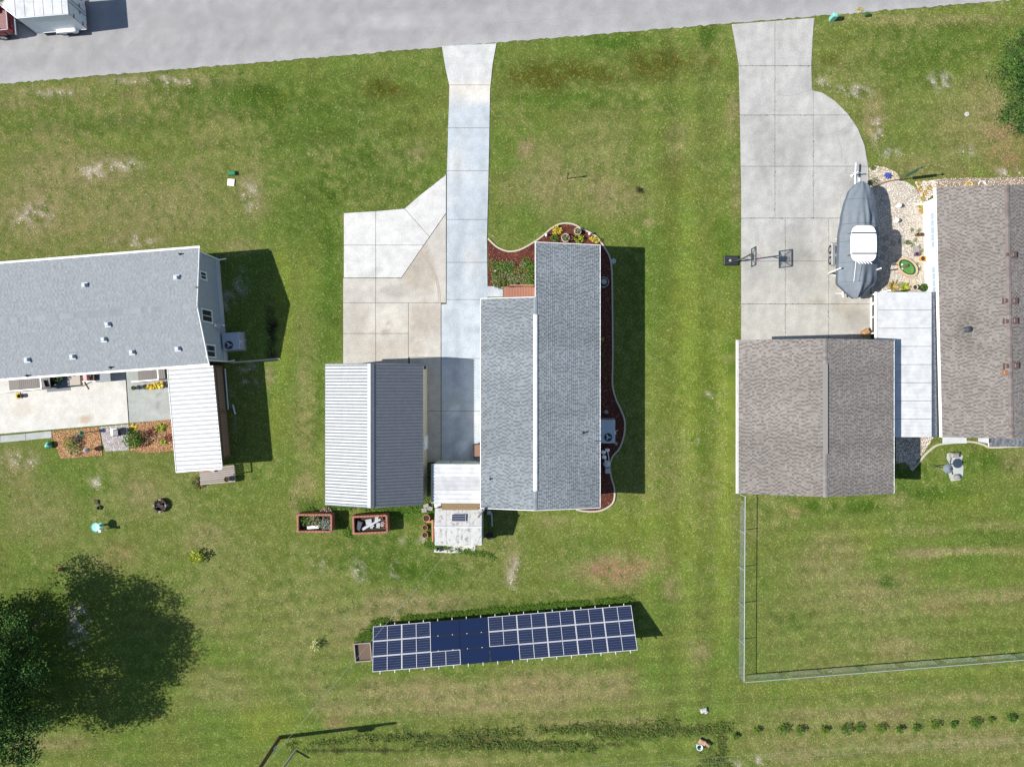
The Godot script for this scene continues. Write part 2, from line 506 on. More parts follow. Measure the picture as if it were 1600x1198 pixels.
# patches of the lawn: kind, centre, radii in pixels, strength
var patches := [
	["rust", 610, 140, 52, 17, 0.85], ["rust", 450, 150, 90, 14, 0.3], ["rust", 900, 113, 130, 22, 0.75], ["rust", 1050, 95, 70, 20, 0.75], ["rust", 850, 125, 60, 16, 0.6], ["rust", 1110, 97, 20, 14, 0.6],
	["rust", 1295, 92, 16, 10, 0.6], ["rust", 420, 155, 30, 14, 0.4],
	["tan", 160, 265, 55, 26, 0.75], ["tan", 90, 265, 80, 40, 0.4], ["tan", 270, 330, 120, 50, 0.35], ["tan", 50, 330, 50, 40, 0.55], ["tan", 210, 375, 60, 14, 0.55], ["tan", 395, 305, 26, 60, 0.5], ["tan", 375, 385, 40, 14, 0.5],
	["tan", 260, 125, 120, 10, 0.5], ["tan", 90, 140, 90, 9, 0.4], ["tan", 20, 160, 40, 12, 0.5], ["tan", 300, 285, 30, 22, 0.3],
	["tan", 650, 240, 22, 22, 0.5], ["tan", 500, 235, 30, 20, 0.3],
	["tan", 820, 232, 13, 16, 0.9], ["tan", 850, 285, 60, 60, 0.4], ["tan", 960, 310, 60, 34, 0.5], ["tan", 1010, 345, 14, 10, 0.7], ["tan", 1060, 225, 24, 50, 0.35], ["rust", 1060, 270, 30, 30, 0.3], ["tan", 930, 250, 60, 80, 0.2],
	["tan", 1110, 330, 30, 300, 0.12], ["tan", 1145, 180, 12, 50, 0.5], ["tan", 1150, 300, 10, 60, 0.45],
	["tan", 1365, 190, 18, 45, 0.9], ["sand", 1370, 205, 10, 22, 0.8], ["sand", 1330, 140, 34, 14, 0.5], ["sand", 1390, 235, 20, 12, 0.5], ["sand", 1470, 125, 24, 16, 0.7], ["sand", 1285, 130, 12, 14, 0.6], ["tan", 1540, 170, 60, 60, 0.55], ["sand", 1515, 235, 22, 12, 0.5], ["sand", 1570, 270, 26, 12, 0.7],
	["rust", 1570, 235, 60, 45, 0.6], ["tan", 1500, 200, 90, 70, 0.35], ["tan", 1450, 260, 80, 25, 0.35], ["tan", 1440, 30, 160, 9, 0.5],
	["green", 340, 150, 110, 30, 0.6], ["green", 500, 200, 110, 70, 0.5], ["green", 600, 270, 80, 50, 0.45], ["green", 150, 190, 160, 20, 0.35], ["green", 480, 340, 55, 60, 0.4], ["green", 515, 450, 18, 160, 0.5], ["green", 960, 65, 60, 12, 0.7], ["green", 1110, 55, 20, 18, 0.7], ["green", 900, 155, 110, 14, 0.5],
	["green", 1130, 390, 16, 50, 0.75], ["green", 1125, 350, 14, 16, 0.6], ["green", 1100, 600, 16, 130, 0.5], ["green", 1140, 545, 14, 22, 0.6], ["green", 1140, 580, 14, 12, 0.6], ["green", 1095, 700, 14, 16, 0.7], ["green", 1115, 640, 6, 90, 0.5], ["green", 1480, 60, 110, 25, 0.4], ["green", 1430, 100, 80, 30, 0.4],
	["lime", 440, 520, 16, 110, 0.7], ["lime", 440, 430, 12, 60, 0.6], ["lime", 428, 650, 8, 80, 0.4], ["lime", 480, 430, 30, 60, 0.25], ["lime", 930, 810, 120, 26, 0.4], ["lime", 1130, 830, 16, 240, 0.5], ["lime", 1140, 700, 14, 100, 0.4], ["lime", 1080, 560, 60, 240, 0.25], ["lime", 1360, 840, 30, 26, 0.5], ["lime", 1500, 780, 40, 14, 0.5], ["lime", 1280, 1075, 160, 8, 0.5], ["lime", 1480, 1050, 140, 8, 0.4],
	["tan", 960, 888, 80, 28, 0.8], ["rust", 950, 890, 62, 20, 0.95], ["rust", 1000, 880, 40, 14, 0.6], ["tan", 1050, 915, 18, 26, 0.75], ["tan", 1030, 870, 20, 30, 0.35], ["tan", 1095, 1020, 20, 22, 0.5], ["sand", 803, 885, 12, 30, 0.85], ["tan", 800, 870, 18, 40, 0.5], ["tan", 870, 815, 40, 14, 0.45],
	["tan", 650, 945, 120, 22, 0.6], ["tan", 560, 990, 40, 50, 0.5], ["tan", 700, 1080, 200, 24, 0.55], ["tan", 900, 1065, 120, 30, 0.55], ["tan", 750, 1105, 130, 10, 0.6], ["tan", 560, 1110, 90, 12, 0.55], ["rust", 520, 1130, 22, 12, 0.5],
	["sand", 640, 845, 22, 8, 0.7], ["sand", 617, 890, 8, 14, 0.9], ["sand", 560, 890, 16, 20, 0.55], ["sand", 495, 880, 14, 14, 0.35], ["sand", 660, 840, 8, 6, 0.6],
	["green", 640, 800, 60, 16, 0.8], ["green", 480, 790, 30, 14, 0.6], ["green", 600, 870, 80, 40, 0.5], ["green", 680, 895, 60, 24, 0.5], ["green", 790, 950, 210, 14, 0.5], ["green", 610, 985, 30, 14, 0.9],
	["lime", 420, 1130, 60, 36, 0.7], ["lime", 60, 970, 60, 30, 0.2], ["tan", 60, 800, 60, 60, 0.4], ["tan", 20, 720, 40, 30, 0.6], ["sand", 150, 752, 14, 14, 0.9], ["sand", 30, 715, 30, 12, 0.5], ["tan", 220, 770, 40, 30, 0.4], ["tan", 320, 840, 40, 26, 0.45], ["rust", 180, 870, 50, 26, 0.35], ["tan", 300, 730, 24, 20, 0.35],
	["sand", 122, 985, 17, 44, 0.85], ["sand", 118, 960, 12, 20, 0.9], ["green", 60, 1020, 90, 120, 0.5], ["tan", 340, 1080, 60, 40, 0.4], ["tan", 60, 1160, 90, 16, 0.5], ["tan", 330, 950, 50, 60, 0.3],
	["sand", 375, 440, 16, 30, 0.45], ["sand", 355, 470, 10, 24, 0.5], ["soil", 424, 520, 9, 38, 0.85], ["soil", 426, 552, 12, 10, 0.7], ["sand", 390, 600, 12, 14, 0.6], ["sand", 385, 570, 18, 10, 0.5], ["tan", 421, 585, 9, 20, 0.9], ["sand", 363, 640, 6, 40, 0.5],
	["tan", 480, 640, 22, 120, 0.35], ["tan", 470, 590, 12, 30, 0.5], ["tan", 478, 755, 22, 22, 0.5], ["tan", 458, 780, 8, 26, 0.6], ["green", 500, 640, 14, 90, 0.5],
	["sand", 1107, 618, 7, 8, 1.0], ["sand", 1087, 687, 6, 6, 0.9],
	["tan", 1300, 880, 60, 60, 0.45], ["rust", 1240, 800, 30, 14, 0.35], ["tan", 1500, 860, 110, 7, 0.9], ["tan", 1440, 866, 60, 6, 0.6], ["tan", 1380, 935, 90, 40, 0.4], ["tan", 1560, 930, 80, 14, 0.55], ["tan", 1410, 1010, 50, 20, 0.45], ["tan", 1500, 1090, 110, 16, 0.5], ["rust", 1480, 950, 60, 14, 0.3], ["tan", 1430, 830, 60, 8, 0.45], ["tan", 1560, 820, 60, 6, 0.4], ["tan", 1350, 1115, 180, 12, 0.5], ["tan", 1500, 1160, 130, 20, 0.5], ["tan", 1250, 1180, 70, 20, 0.4],
	["green", 1240, 970, 30, 20, 0.5], ["green", 1390, 910, 16, 12, 0.8], ["green", 1460, 770, 60, 14, 0.6], ["green", 1270, 790, 20, 12, 0.7], ["green", 1340, 790, 40, 12, 0.7], ["green", 1420, 740, 40, 26, 0.6], ["green", 1540, 720, 50, 16, 0.6], ["green", 1540, 1000, 80, 18, 0.3], ["green", 1560, 840, 60, 10, 0.4],
	["tan", 1590, 720, 26, 20, 0.5], ["soil", 830, 1163, 160, 6, 0.8], ["soil", 1000, 1140, 160, 6, 0.6], ["soil", 560, 1172, 110, 4, 0.7], ["soil", 690, 1150, 130, 5, 0.6], ["tan", 950, 1128, 130, 8, 0.55], ["sand", 1185, 1190, 8, 16, 0.9], ["sand", 1150, 1195, 10, 8, 0.8], ["tan", 700, 1190, 80, 10, 0.4],
	["tan", 780, 1090, 330, 36, 0.35], ["tan", 640, 960, 110, 40, 0.35], ["tan", 480, 1000, 60, 90, 0.2], ["lime", 1090, 500, 60, 240, 0.35], ["lime", 1060, 840, 110, 90, 0.3], ["tan", 1350, 990, 220, 110, 0.22], ["tan", 1400, 1150, 260, 40, 0.3], ["tan", 870, 280, 80, 60, 0.3], ["green", 1020, 430, 30, 90, 0.3], ["tan", 100, 330, 160, 70, 0.3],
	["sand", 150, 262, 34, 16, 0.42], ["sand", 45, 335, 40, 22, 0.38], ["sand", 215, 376, 40, 9, 0.45], ["sand", 250, 126, 90, 7, 0.45], ["sand", 390, 305, 14, 30, 0.45], ["sand", 200, 258, 26, 10, 0.45], ["sand", 80, 145, 60, 7, 0.35],
	["sand", 1420, 715, 18, 18, 0.4], ["tan", 1400, 780, 20, 16, 0.4], ["soil", 1000, 296, 6, 5, 0.8], ["sand", 140, 272, 5, 5, 0.9],
]

func lawn_at(x: float, z: float) -> Color:
	var px := 800.0 + x * 21.0
	var py := 599.0 + z * 21.0
	var big := n_big.get_noise_2d(x, z)
	var mid := n_mid.get_noise_2d(x, z)
	var fine := n_fine.get_noise_2d(x, z)
	var c := Color(0.192, 0.240, 0.052)
	c = c.lerp(Color(0.094, 0.182, 0.024), clampf(0.5 + mid * 1.3 + fine * 0.5, 0, 1) * 0.55)       # fresh green blades
	c = c.lerp(Color(0.30, 0.27, 0.11), clampf(big * 1.5 + mid * 0.8 + fine * 1.3 - 0.02, 0, 1) * 0.5)         # dry straw between
	# mowing runs: up and down beside the grey house, across in the fenced yard
	var along := sin((px - 940.0) / 9.5 + mid * 0.8) * clampf(1.0 - absf(px - 1060.0) / 130.0, 0, 1)
	var across := sin((py + px * 0.06) / 3.6 + mid * 2.0) * clampf((px - 1170.0) / 60.0, 0, 1) * clampf((py - 760.0) / 60.0, 0, 1)
	var back := sin((py + px * 0.08) / 3.8 + mid * 1.5) * clampf((py - 880.0) / 60.0, 0, 1) * clampf((1160.0 - px) / 60.0, 0, 1)
	var front := sin((py + px * 0.083) / 7.0 + mid * 1.5) * clampf((330.0 - py) / 80.0, 0, 1)
	var f := 1.0 + 0.16 * along + 0.09 * across + 0.09 * back + 0.06 * front + 0.22 * fine + 0.16 * mid
	# the yards differ: dull and sparse on both outer lots, dense beside the grey house
	var outer := clampf((420.0 - px) / 160.0, 0, 1) * clampf((430.0 - py) / 60.0, 0, 1)
	c = c.lerp(Color(0.245, 0.22, 0.085), outer * clampf(0.35 + mid * 1.2 + fine, 0, 1) * 0.7)
	for p in patches:
		var dx := absf(px - p[1]); var dy := absf(py - p[2])
		if dx > p[3] * 1.7 or dy > p[4] * 1.7: continue
		var d := Vector2(dx / p[3], dy / p[4]).length() + mid * 0.5 + fine * 0.55
		var k: float = clampf((1.25 - d) / 0.85, 0, 1) * minf(1.0, p[5] * 1.2)
		match p[0]:
			"rust": c = c.lerp(Color(0.092, 0.088, 0.010) if p[2] < 300 and p[1] < 1500 else Color(0.37, 0.225, 0.13), k * clampf(0.8 + fine * 1.4, 0, 1))
			"tan": c = c.lerp(Color(0.36, 0.29, 0.15), k * clampf(0.8 + fine * 1.2, 0, 1))
			"sand": c = c.lerp(Color(0.62, 0.55, 0.48), k * clampf(0.3 + fine * 2.8, 0, 1))
			"green": c = c.lerp(Color(0.060, 0.140, 0.012), k * 0.9)
			"lime": c = c.lerp(Color(0.235, 0.305, 0.045), k * 0.8)
			"soil": c = c.lerp(Color(0.03, 0.028, 0.018), k)
	return Color(c.r * f, c.g * f, c.b * f)

func make_ground() -> void:
	var xs := [-2500.0, -600.0, -150.0, -70.0]
	for i in GX + 1: xs.append((i - GX * 0.5) * STEP)
	xs.append_array([70.0, 150.0, 600.0, 2500.0])
	var zs := [-2500.0, -600.0, -150.0, -60.0]
	for i in GZ + 1: zs.append((i - GZ * 0.5) * STEP)
	zs.append_array([60.0, 150.0, 600.0, 2500.0])
	var v := PackedVector3Array(); var nn := PackedVector3Array(); var cc := PackedColorArray(); var idx := PackedInt32Array()
	for z in zs:
		for x in xs:
			v.append(Vector3(x, 0, z)); nn.append(Vector3.UP); cc.append(lawn_at(x, z) if absf(x) < 50.0 and absf(z) < 40.0 else Color(0.165, 0.20, 0.048))
	var w := xs.size()
	for j in zs.size() - 1:
		for i in w - 1:
			var a := j * w + i
			idx.append_array([a, a + 1, a + w + 1, a, a + w + 1, a + w])
	lawn_col.resize((GX + 1) * (GZ + 1))
	for j in GZ + 1:
		for i in GX + 1: lawn_col[j * (GX + 1) + i] = cc[(j + 4) * w + i + 4]
	var arr := []
	arr.resize(Mesh.ARRAY_MAX)
	arr[Mesh.ARRAY_VERTEX] = v; arr[Mesh.ARRAY_NORMAL] = nn; arr[Mesh.ARRAY_COLOR] = cc; arr[Mesh.ARRAY_INDEX] = idx
	var me := ArrayMesh.new()
	me.add_surface_from_arrays(Mesh.PRIMITIVE_TRIANGLES, arr)
	var o := MeshInstance3D.new()
	o.name = "ground"
	o.mesh = me
	o.material_override = M.lawn
	o.set_meta("kind", "structure")
	add_child(o)

const TUFTS := 380000
func make_grass() -> void:   # short tufts over every lawn, thinner where the soil shows
	var mb := MB.new()
	var r := RandomNumberGenerator.new()
	r.seed = 11
	for k in 9:
		var an := r.randf() * TAU
		var dir := Vector3(cos(an), r.randf_range(0.35, 1.0), sin(an)).normalized()
		mb.leaf(Vector3(cos(an * 3.1), 0, sin(an * 2.3)) * 0.035, dir, r.randf_range(0.06, 0.11), 0.016, 0.25)
	var rows := 560; var cols := 760
	var mask := PackedByteArray()
	mask.resize(rows * cols)
	for p in no_grass:
		var b := Rect2(p[0], Vector2.ZERO)
		for q in p: b = b.expand(q)
		for j in range(maxi(0, int((b.position.y + 33.6) / 0.12)), mini(rows, int((b.end.y + 33.6) / 0.12) + 1)):
			for i in range(maxi(0, int((b.position.x + 45.6) / 0.12)), mini(cols, int((b.end.x + 45.6) / 0.12) + 1)):
				if Geometry2D.is_point_in_polygon(Vector2(i * 0.12 - 45.54, j * 0.12 - 33.54), p): mask[j * cols + i] = 1
	var tr := []; var co := PackedColorArray()
	for k in TUFTS:
		var x := r.randf_range(-40.0, 40.0); var z := r.randf_range(-30.0, 30.5)
		if mask[int((z + 33.6) / 0.12) * cols + int((x + 45.6) / 0.12)]: continue
		var c := lawn_col[int((z / STEP) + GZ * 0.5) * (GX + 1) + int((x / STEP) + GX * 0.5)]
		var t := r.randf()
		if c.b > 0.17:
			if r.randf() < 0.45: continue
			if t > 0.4: c = Color(0.66, 0.60, 0.52)
		if t < 0.16: c = c.lerp(Color(0.42, 0.37, 0.17), 0.45)
		elif t < 0.30: c = c.lerp(Color(0.075, 0.14, 0.012), 0.6)
		elif t < 0.36: c = c.lerp(Color(0.32, 0.34, 0.09), 0.5)
		var f := r.randf_range(0.68, 1.38)
		co.append(Color(c.r * f, c.g * f, c.b * f))
		var s := r.randf_range(0.45, 0.9)
		if t > 0.985:      # broad leaved weeds
			s *= 2.2
			co[co.size() - 1] = Color(0.05, 0.11, 0.022)
		tr.append(Transform3D(Basis(Vector3.UP, r.randf() * TAU).scaled(Vector3(s, s * r.randf_range(0.3, 0.6), s)), Vector3(x, 0.0, z)))
	var mm := MultiMesh.new()
	mm.transform_format = MultiMesh.TRANSFORM_3D
	mm.use_colors = true
	mm.mesh = mb.commit(Vector3.ZERO)
	mm.instance_count = tr.size()
	for k in tr.size():
		mm.set_instance_transform(k, tr[k])
		mm.set_instance_color(k, co[k])
	var o := MultiMeshInstance3D.new()
	o.name = "grass"
	o.multimesh = mm
	o.material_override = M.grass
	tag(o, "short green and straw coloured lawn grass covering all the yards", "grass", "", "stuff")
	add_child(o)

# ---------------------------------------------------------------- road, driveways, patios
func road_tint(x: float, z: float) -> Color:
	var px := 800.0 + x * 21.0; var py := 599.0 + z * 21.0
	var off := 131.0 - 0.083 * px - py      # pixels from the lower edge
	var f := 1.0 + 0.07 * n_mid.get_noise_2d(x * 0.25, z * 2.5) + 0.10 * n_fine.get_noise_2d(x, z)
	f *= 1.0 - 0.07 * exp(-pow((off - 68.0) / 14.0, 2)) - 0.06 * exp(-pow((off - 30.0) / 11.0, 2))     # wheel tracks
	f *= 1.0 + 0.10 * clampf((12.0 - off) / 10.0, 0, 1)                                                # sandy edge
	f *= 1.0 + 0.12 * spot(x, z, 610, 32, 60, 14) + 0.10 * spot(x, z, 900, 22, 150, 6) + 0.1 * spot(x, z, 1050, 16, 60, 5)
	return Color(0.365 * f, 0.36 * f, 0.365 * f)

func make_road() -> void:
	var mb := MB.new()
	var p := PackedVector2Array()
	for i in 600:      # the asphalt breaks off unevenly
		var ex := -700.0 + i * 5.0
		p.append(G(ex, 131.0 - 0.083 * ex + 1.6 * n_mid.get_noise_2d(ex * 0.3, 3.0) + 2.2 * n_fine.get_noise_2d(ex * 0.13, 7.0)))
	for e in [[2300, 0], [-700, 0]]: p.append(G(e[0], 131.0 - 0.083 * e[0] - 128.0))
	sheet(mb, p, 0.02, 0.6, road_tint)
	var road := ground_piece("road", mb, M.asphalt)
	no_grass.append_array(Geometry2D.offset_polygon(p, -0.13))
	var k := MB.new()      # dark sealed seam along the middle and a few cracks
	for seg in [[180, 47, 290, 39], [290, 39, 400, 28], [400, 28, 560, 17], [560, 17, 700, 6], [300, 80, 420, 69], [760, 38, 980, 19], [200, 70, 214, 60], [640, 55, 652, 46], [652, 46, 690, 43], [430, 66, 600, 53]]:
		var a := U(seg[0], seg[1], 0.024); var b := U(seg[2], seg[3], 0.024)
		for i in 24:
			var u := a.lerp(b, i / 24.0) + Vector3(0, 0, 0.12 * n_fine.get_noise_2d(i * 1.0 + a.x, 2.0)); var w := a.lerp(b, (i + 1) / 24.0) + Vector3(0, 0, 0.12 * n_fine.get_noise_2d(i + 1.0 + a.x, 2.0))
			var s := (w - u).cross(Vector3.UP).normalized() * rng.randf_range(0.006, 0.02)
			k.quad(u - s, w - s, w + s, u + s)
	mat("tar", Color(0.21, 0.21, 0.215), 0.85)
	part("tar_seam", k, M.tar, road)

func blue_tint(x: float, z: float) -> Color:
	var px := 800.0 + x * 21.0; var py := 599.0 + z * 21.0
	var c := Color(0.47, 0.52, 0.57)
	var worn := clampf((178.0 - py) / 26.0 + n_mid.get_noise_2d(x, z) * 0.8, 0, 1) * (0.55 if py < 125 else 1.0)
	worn = maxf(worn, clampf(n_mid.get_noise_2d(x * 1.3 + 40.0, z * 0.7) * 1.6 - 0.25, 0, 1) * 0.6)
	c = c.lerp(Color(0.68, 0.65, 0.60), worn)
	var f := 1.0 + 0.10 * n_fine.get_noise_2d(x, z * 0.4) + 0.12 * n_mid.get_noise_2d(x * 2.0, z * 0.4)
	f *= 1.0 - 0.10 * exp(-pow((px - 714.0) / 7.0, 2)) * clampf((py - 190.0) / 40.0, 0, 1) - 0.08 * exp(-pow((px - 752.0) / 6.0, 2)) * clampf((py - 190.0) / 40.0, 0, 1)
	f *= 1.0 + 0.35 * spot(x, z, 711, 642, 7, 9, 0.3) + 0.35 * spot(x, z, 720, 698, 12, 7, 0.3)      # two paler patches towards the house end
	f *= 1.0 - 0.16 * spot(x, z, 740, 515, 14, 9) - 0.12 * spot(x, z, 706, 505, 10, 20)
	return Color(c.r * f, c.g * f, c.b * f)

func light_tint(x: float, z: float) -> Color:
	var f := 1.0 + 0.10 * n_fine.get_noise_2d(x, z) + 0.07 * n_mid.get_noise_2d(x, z)
	f *= 1.0 - 0.16 * spot(x, z, 590, 422, 9, 6) - 0.10 * spot(x, z, 575, 430, 14, 4) - 0.08 * spot(x, z, 640, 355, 16, 9)
	return Color(0.64 * f, 0.635 * f, 0.625 * f)

func tan_tint(x: float, z: float) -> Color:
	var px := 800.0 + x * 21.0; var py := 599.0 + z * 21.0
	var f := 1.0 + 0.08 * n_fine.get_noise_2d(x, z) + 0.10 * n_mid.get_noise_2d(x, z)
	var c := Color(0.53, 0.505, 0.46)
	c = c.lerp(Color(0.41, 0.355, 0.29), clampf(spot(x, z, 655, 425, 26, 40) * 0.7 + spot(x, z, 660, 500, 34, 26) * 0.6 + spot(x, z, 600, 545, 60, 14) * 0.35 + spot(x, z, 560, 500, 18, 34) * 0.3, 0, 1))
	c = c.lerp(Color(0.62, 0.58, 0.52), clampf(spot(x, z, 610, 505, 34, 24) * 0.6, 0, 1))
	c = c.lerp(Color(0.33, 0.31, 0.28), clampf(spot(x, z, 617, 455, 20, 9) * 0.55 + spot(x, z, 645, 460, 20, 6) * 0.35 + spot(x, z, 605, 520, 7, 4) * 0.6 + spot(x, z, 683, 512, 8, 6) * 0.4 + spot(x, z, 608, 503, 5, 3) * 0.6, 0, 1))
	return Color(c.r * f, c.g * f, c.b * f)

func grey_tint(x: float, z: float) -> Color:
	var px := 800.0 + x * 21.0; var py := 599.0 + z * 21.0
	var c := Color(0.47, 0.465, 0.45).lerp(Color(0.475, 0.46, 0.42), clampf((py - 330.0) / 120.0, 0, 1))
	var f := 1.0 + 0.14 * n_fine.get_noise_2d(x * 3.0, z * 0.4) + 0.06 * n_mid.get_noise_2d(x, z)
	for s in [[1240, 240, 22, 40], [1190, 230, 16, 60], [1240, 380, 30, 34], [1265, 130, 14, 20], [1250, 415, 26, 30], [1180, 420, 18, 30], [1320, 208, 10, 8], [1280, 200, 10, 16], [1335, 300, 20, 40], [1340, 500, 20, 14]]:
		f *= 1.0 - 0.15 * spot(x, z, s[0], s[1], s[2], s[3])
	c = c.lerp(Color(0.36, 0.29, 0.19), 0.4 * clampf(spot(x, z, 1275, 470, 14, 5) + spot(x, z, 1320, 485, 20, 12) * 0.5, 0, 1))
	return Color(c.r * f, c.g * f, c.b * f)

func patio_tint(x: float, z: float) -> Color:
	var f := 1.0 + 0.06 * n_fine.get_noise_2d(x, z) + 0.08 * n_mid.get_noise_2d(x, z)
	var c := Color(0.66, 0.64, 0.60)
	c = c.lerp(Color(0.42, 0.31, 0.19), 0.7 * spot(x, z, 133, 655, 10, 7) + 0.25 * spot(x, z, 35, 640, 20, 12))
	return Color(c.r * f, c.g * f, c.b * f)

func gpatio_tint(x: float, z: float) -> Color:
	var f := 1.0 + 0.08 * n_fine.get_noise_2d(x, z) + 0.12 * n_mid.get_noise_2d(x * 1.5, z * 1.5)
	f *= 1.0 - 0.45 * spot(x, z, 249, 632, 2.5, 12, 0.4) - 0.3 * spot(x, z, 246, 618, 5, 2, 0.4)
	return Color(0.42 * f, 0.44 * f, 0.42 * f)

func slab_group(called: String, outline: PackedVector2Array, polys: Array, tint: Callable) -> Node3D:
	var mb := MB.new()
	sheet(mb, outline, 0.012, 50.0, func(_x, _z): return Color.WHITE)     # soil and sand in the joints
	var o := ground_piece(called, mb, M.joint)
	for p in polys: concrete_slab("slab", p, o, tint)
	no_grass.append_array(Geometry2D.offset_polygon(outline, -0.08))
	return o

func make_paving() -> void:
	# the blue washed drive of the grey house
	var d := polyg([690, 72, 776, 68, 770, 100, 766, 140, 765, 200, 763, 300, 761, 375, 762, 447, 786, 447, 786, 464, 762, 464, 762, 722, 689.5, 722, 689.5, 475, 697.5, 475, 698, 272, 700, 200, 702, 135, 696, 108])
	var ps := []
	for r in [[60, 133], [133, 200], [200, 267], [267, 343], [343, 410], [410, 468], [468, 560], [560, 642], [642, 722]]: ps.append_array(cut(d, 600, r[0], 790, r[1]))
	slab_group("driveway", d, ps, blue_tint)
	# the pale pad beside it, poured later
	var l := polyg([537, 333, 632, 326, 655, 306, 697, 273, 697, 333, 627, 434, 537, 434])
	slab_group("pavement", l, [polyg([537, 333, 587, 330, 587, 383, 537, 383]), polyg([587, 330, 632, 326, 671, 370, 662, 383, 587, 383]), polyg([632, 326, 655, 306, 697, 273, 697, 333, 671, 370]),
		polyg([537, 383, 587, 383, 587, 434, 537, 434]), polyg([587, 383, 662, 383, 627, 434, 587, 434])], light_tint)
	var t := polyg([536, 434.5, 627, 434.5, 697, 333.5, 697, 475, 689, 475, 689, 722, 640, 722, 640, 600, 536, 600])
	slab_group("pavement", t, [polyg([536, 434.5, 587, 434.5, 587, 473, 536, 473]), polyg([587, 434.5, 627, 434.5, 662, 383.5, 697, 333.5, 697, 473, 587, 473]), polyg([536, 473, 587, 473, 587, 521, 536, 521]),
		polyg([587, 473, 638, 473, 638, 521, 587, 521]), polyg([638, 473, 689, 473, 689, 558, 638, 558]), polyg([536, 521, 587, 521, 587, 600, 536, 600]), polyg([587, 521, 638, 521, 638, 600, 587, 600]),
		polyg([640, 558, 689, 558, 689, 642, 640, 642]), polyg([640, 642, 689, 642, 689, 722, 640, 722])], tan_tint)
	# the wide grey drive
	var g := polyg([1143, 38, 1273, 28, 1270, 60, 1268, 100, 1269, 141, 1285, 145, 1305, 158, 1325, 178, 1340, 200, 1351, 227, 1357, 262, 1358, 300, 1360, 400, 1361, 560, 1158, 560, 1158, 300, 1156, 180, 1154, 100, 1148, 65])
	ps = []
	for r in [[20, 103], [103, 180], [180, 260], [260, 341]]:
		for c in [[1100, 1211], [1211, 1271], [1271, 1400]]: ps.append_array(cut(g, c[0], r[0], c[1], r[1]))
	for r in [[341, 408], [408, 475], [475, 560]]:
		for c in [[1100, 1227], [1227, 1295], [1295, 1400]]: ps.append_array(cut(g, c[0], r[0], c[1], r[1]))
	var drive := slab_group("driveway", g, ps, grey_tint)
	# hairline cracks, dark with dirt
	var k := MB.new()
	for line in [[1215, 147, 1226, 150, 1240, 149, 1255, 144, 1268, 140], [1273, 216, 1290, 211, 1306, 207, 1320, 200, 1335, 192], [1308, 208, 1311, 222, 1315, 236, 1315, 256], [1228, 377, 1245, 381, 1262, 378, 1270, 376], [1318, 300, 1313, 310, 1316, 330]]:
		var pts := curve_pts(line, 0.0, 8)
		for i in pts.size() - 1:
			var a := Vector3(pts[i].x, 0.049, pts[i].y); var b := Vector3(pts[i + 1].x, 0.049, pts[i + 1].y)
			a += Vector3(rng.randf_range(-0.02, 0.02), 0, rng.randf_range(-0.02, 0.02))
			var s := (b - a).cross(Vector3.UP).normalized() * rng.randf_range(0.012, 0.028)
			k.quad(a - s, b - s, b + s, a + s)
	# dead leaves and dirt caught along the joints
	for j in [[1157, 103, 1268, 104], [1158, 180, 1270, 181], [1210, 120, 1212, 340], [1270, 190, 1272, 340], [1158, 340.5, 1310, 341.5], [1226.5, 345, 1227.5, 520], [1294.5, 345, 1295.5, 520], [1160, 474.5, 1340, 475.5]]:
		scatter("joint_litter", polyg([j[0] - 0.6, j[1] - 0.6, j[2] + 0.6, j[1] - 0.6, j[2] + 0.6, j[3] + 0.6, j[0] - 0.6, j[3] + 0.6]), 45, 0.055, [Color(0.07, 0.055, 0.03), Color(0.13, 0.10, 0.05), Color(0.05, 0.045, 0.04)], M.pebble, drive, 0.05, 0.3)
	mat("crack", Color(0.26, 0.245, 0.22), 0.9)
	part("crack", k, M.crack, drive)
	# tyre mark on the tan pad
	k = MB.new()
	var arc := curve_pts([655, 392, 668, 408, 680, 430, 686, 455, 687, 472], 0.0, 8)
	for i in arc.size() - 1:
		for w in [-0.06, 0.06]:
			var a := Vector3(arc[i].x + w, 0.049, arc[i].y); var b := Vector3(arc[i + 1].x + w, 0.049, arc[i + 1].y)
			var s := (b - a).cross(Vector3.UP).normalized() * 0.035
			k.quad(a - s, b - s, b + s, a + s)
	mat("tyre_mark", Color(0.30, 0.25, 0.20), 0.9)
	part("tyre_mark", k, M.tyre_mark, get_node("pavement_001"))
	# patio of the pale mobile home
	var q := polyg([-60, 590, 195, 570, 201, 661, -60, 683])
	slab_group("pavement", q, [q], patio_tint)
	q = polyg([196, 570, 300, 560, 305, 652, 202, 661])
	slab_group("pavement", q, [q], gpatio_tint)
	q = polyg([-40, 684, 80, 673, 81, 684, -40, 695])
	slab_group("pavement", q, [polyg([-40, 684, 0, 680.5, 0, 691, -40, 695]), polyg([0, 680.5, 40, 677, 40, 688, 0, 691.5]), polyg([40, 677, 80, 673, 81, 684, 40, 688])], gpatio_tint)
	# apron of the little white shed and the slab round the well head
	q = polyg([678, 846, 743, 846, 743, 862, 730, 864, 678, 863])
	slab_group("pavement", q, [polyg([678, 846, 705, 846, 705, 864, 678, 863]), polyg([705, 846, 743, 846, 743, 862, 705, 864])], patio_tint)
	q = polyg([1480, 708, 1498, 706, 1505, 712, 1503, 720, 1506, 730, 1505, 742, 1500, 750, 1486, 752, 1482, 740, 1484, 725, 1479, 716])
	slab_group("pavement", q, [q], func(x, z): return gpatio_tint(x, z) * 1.15)

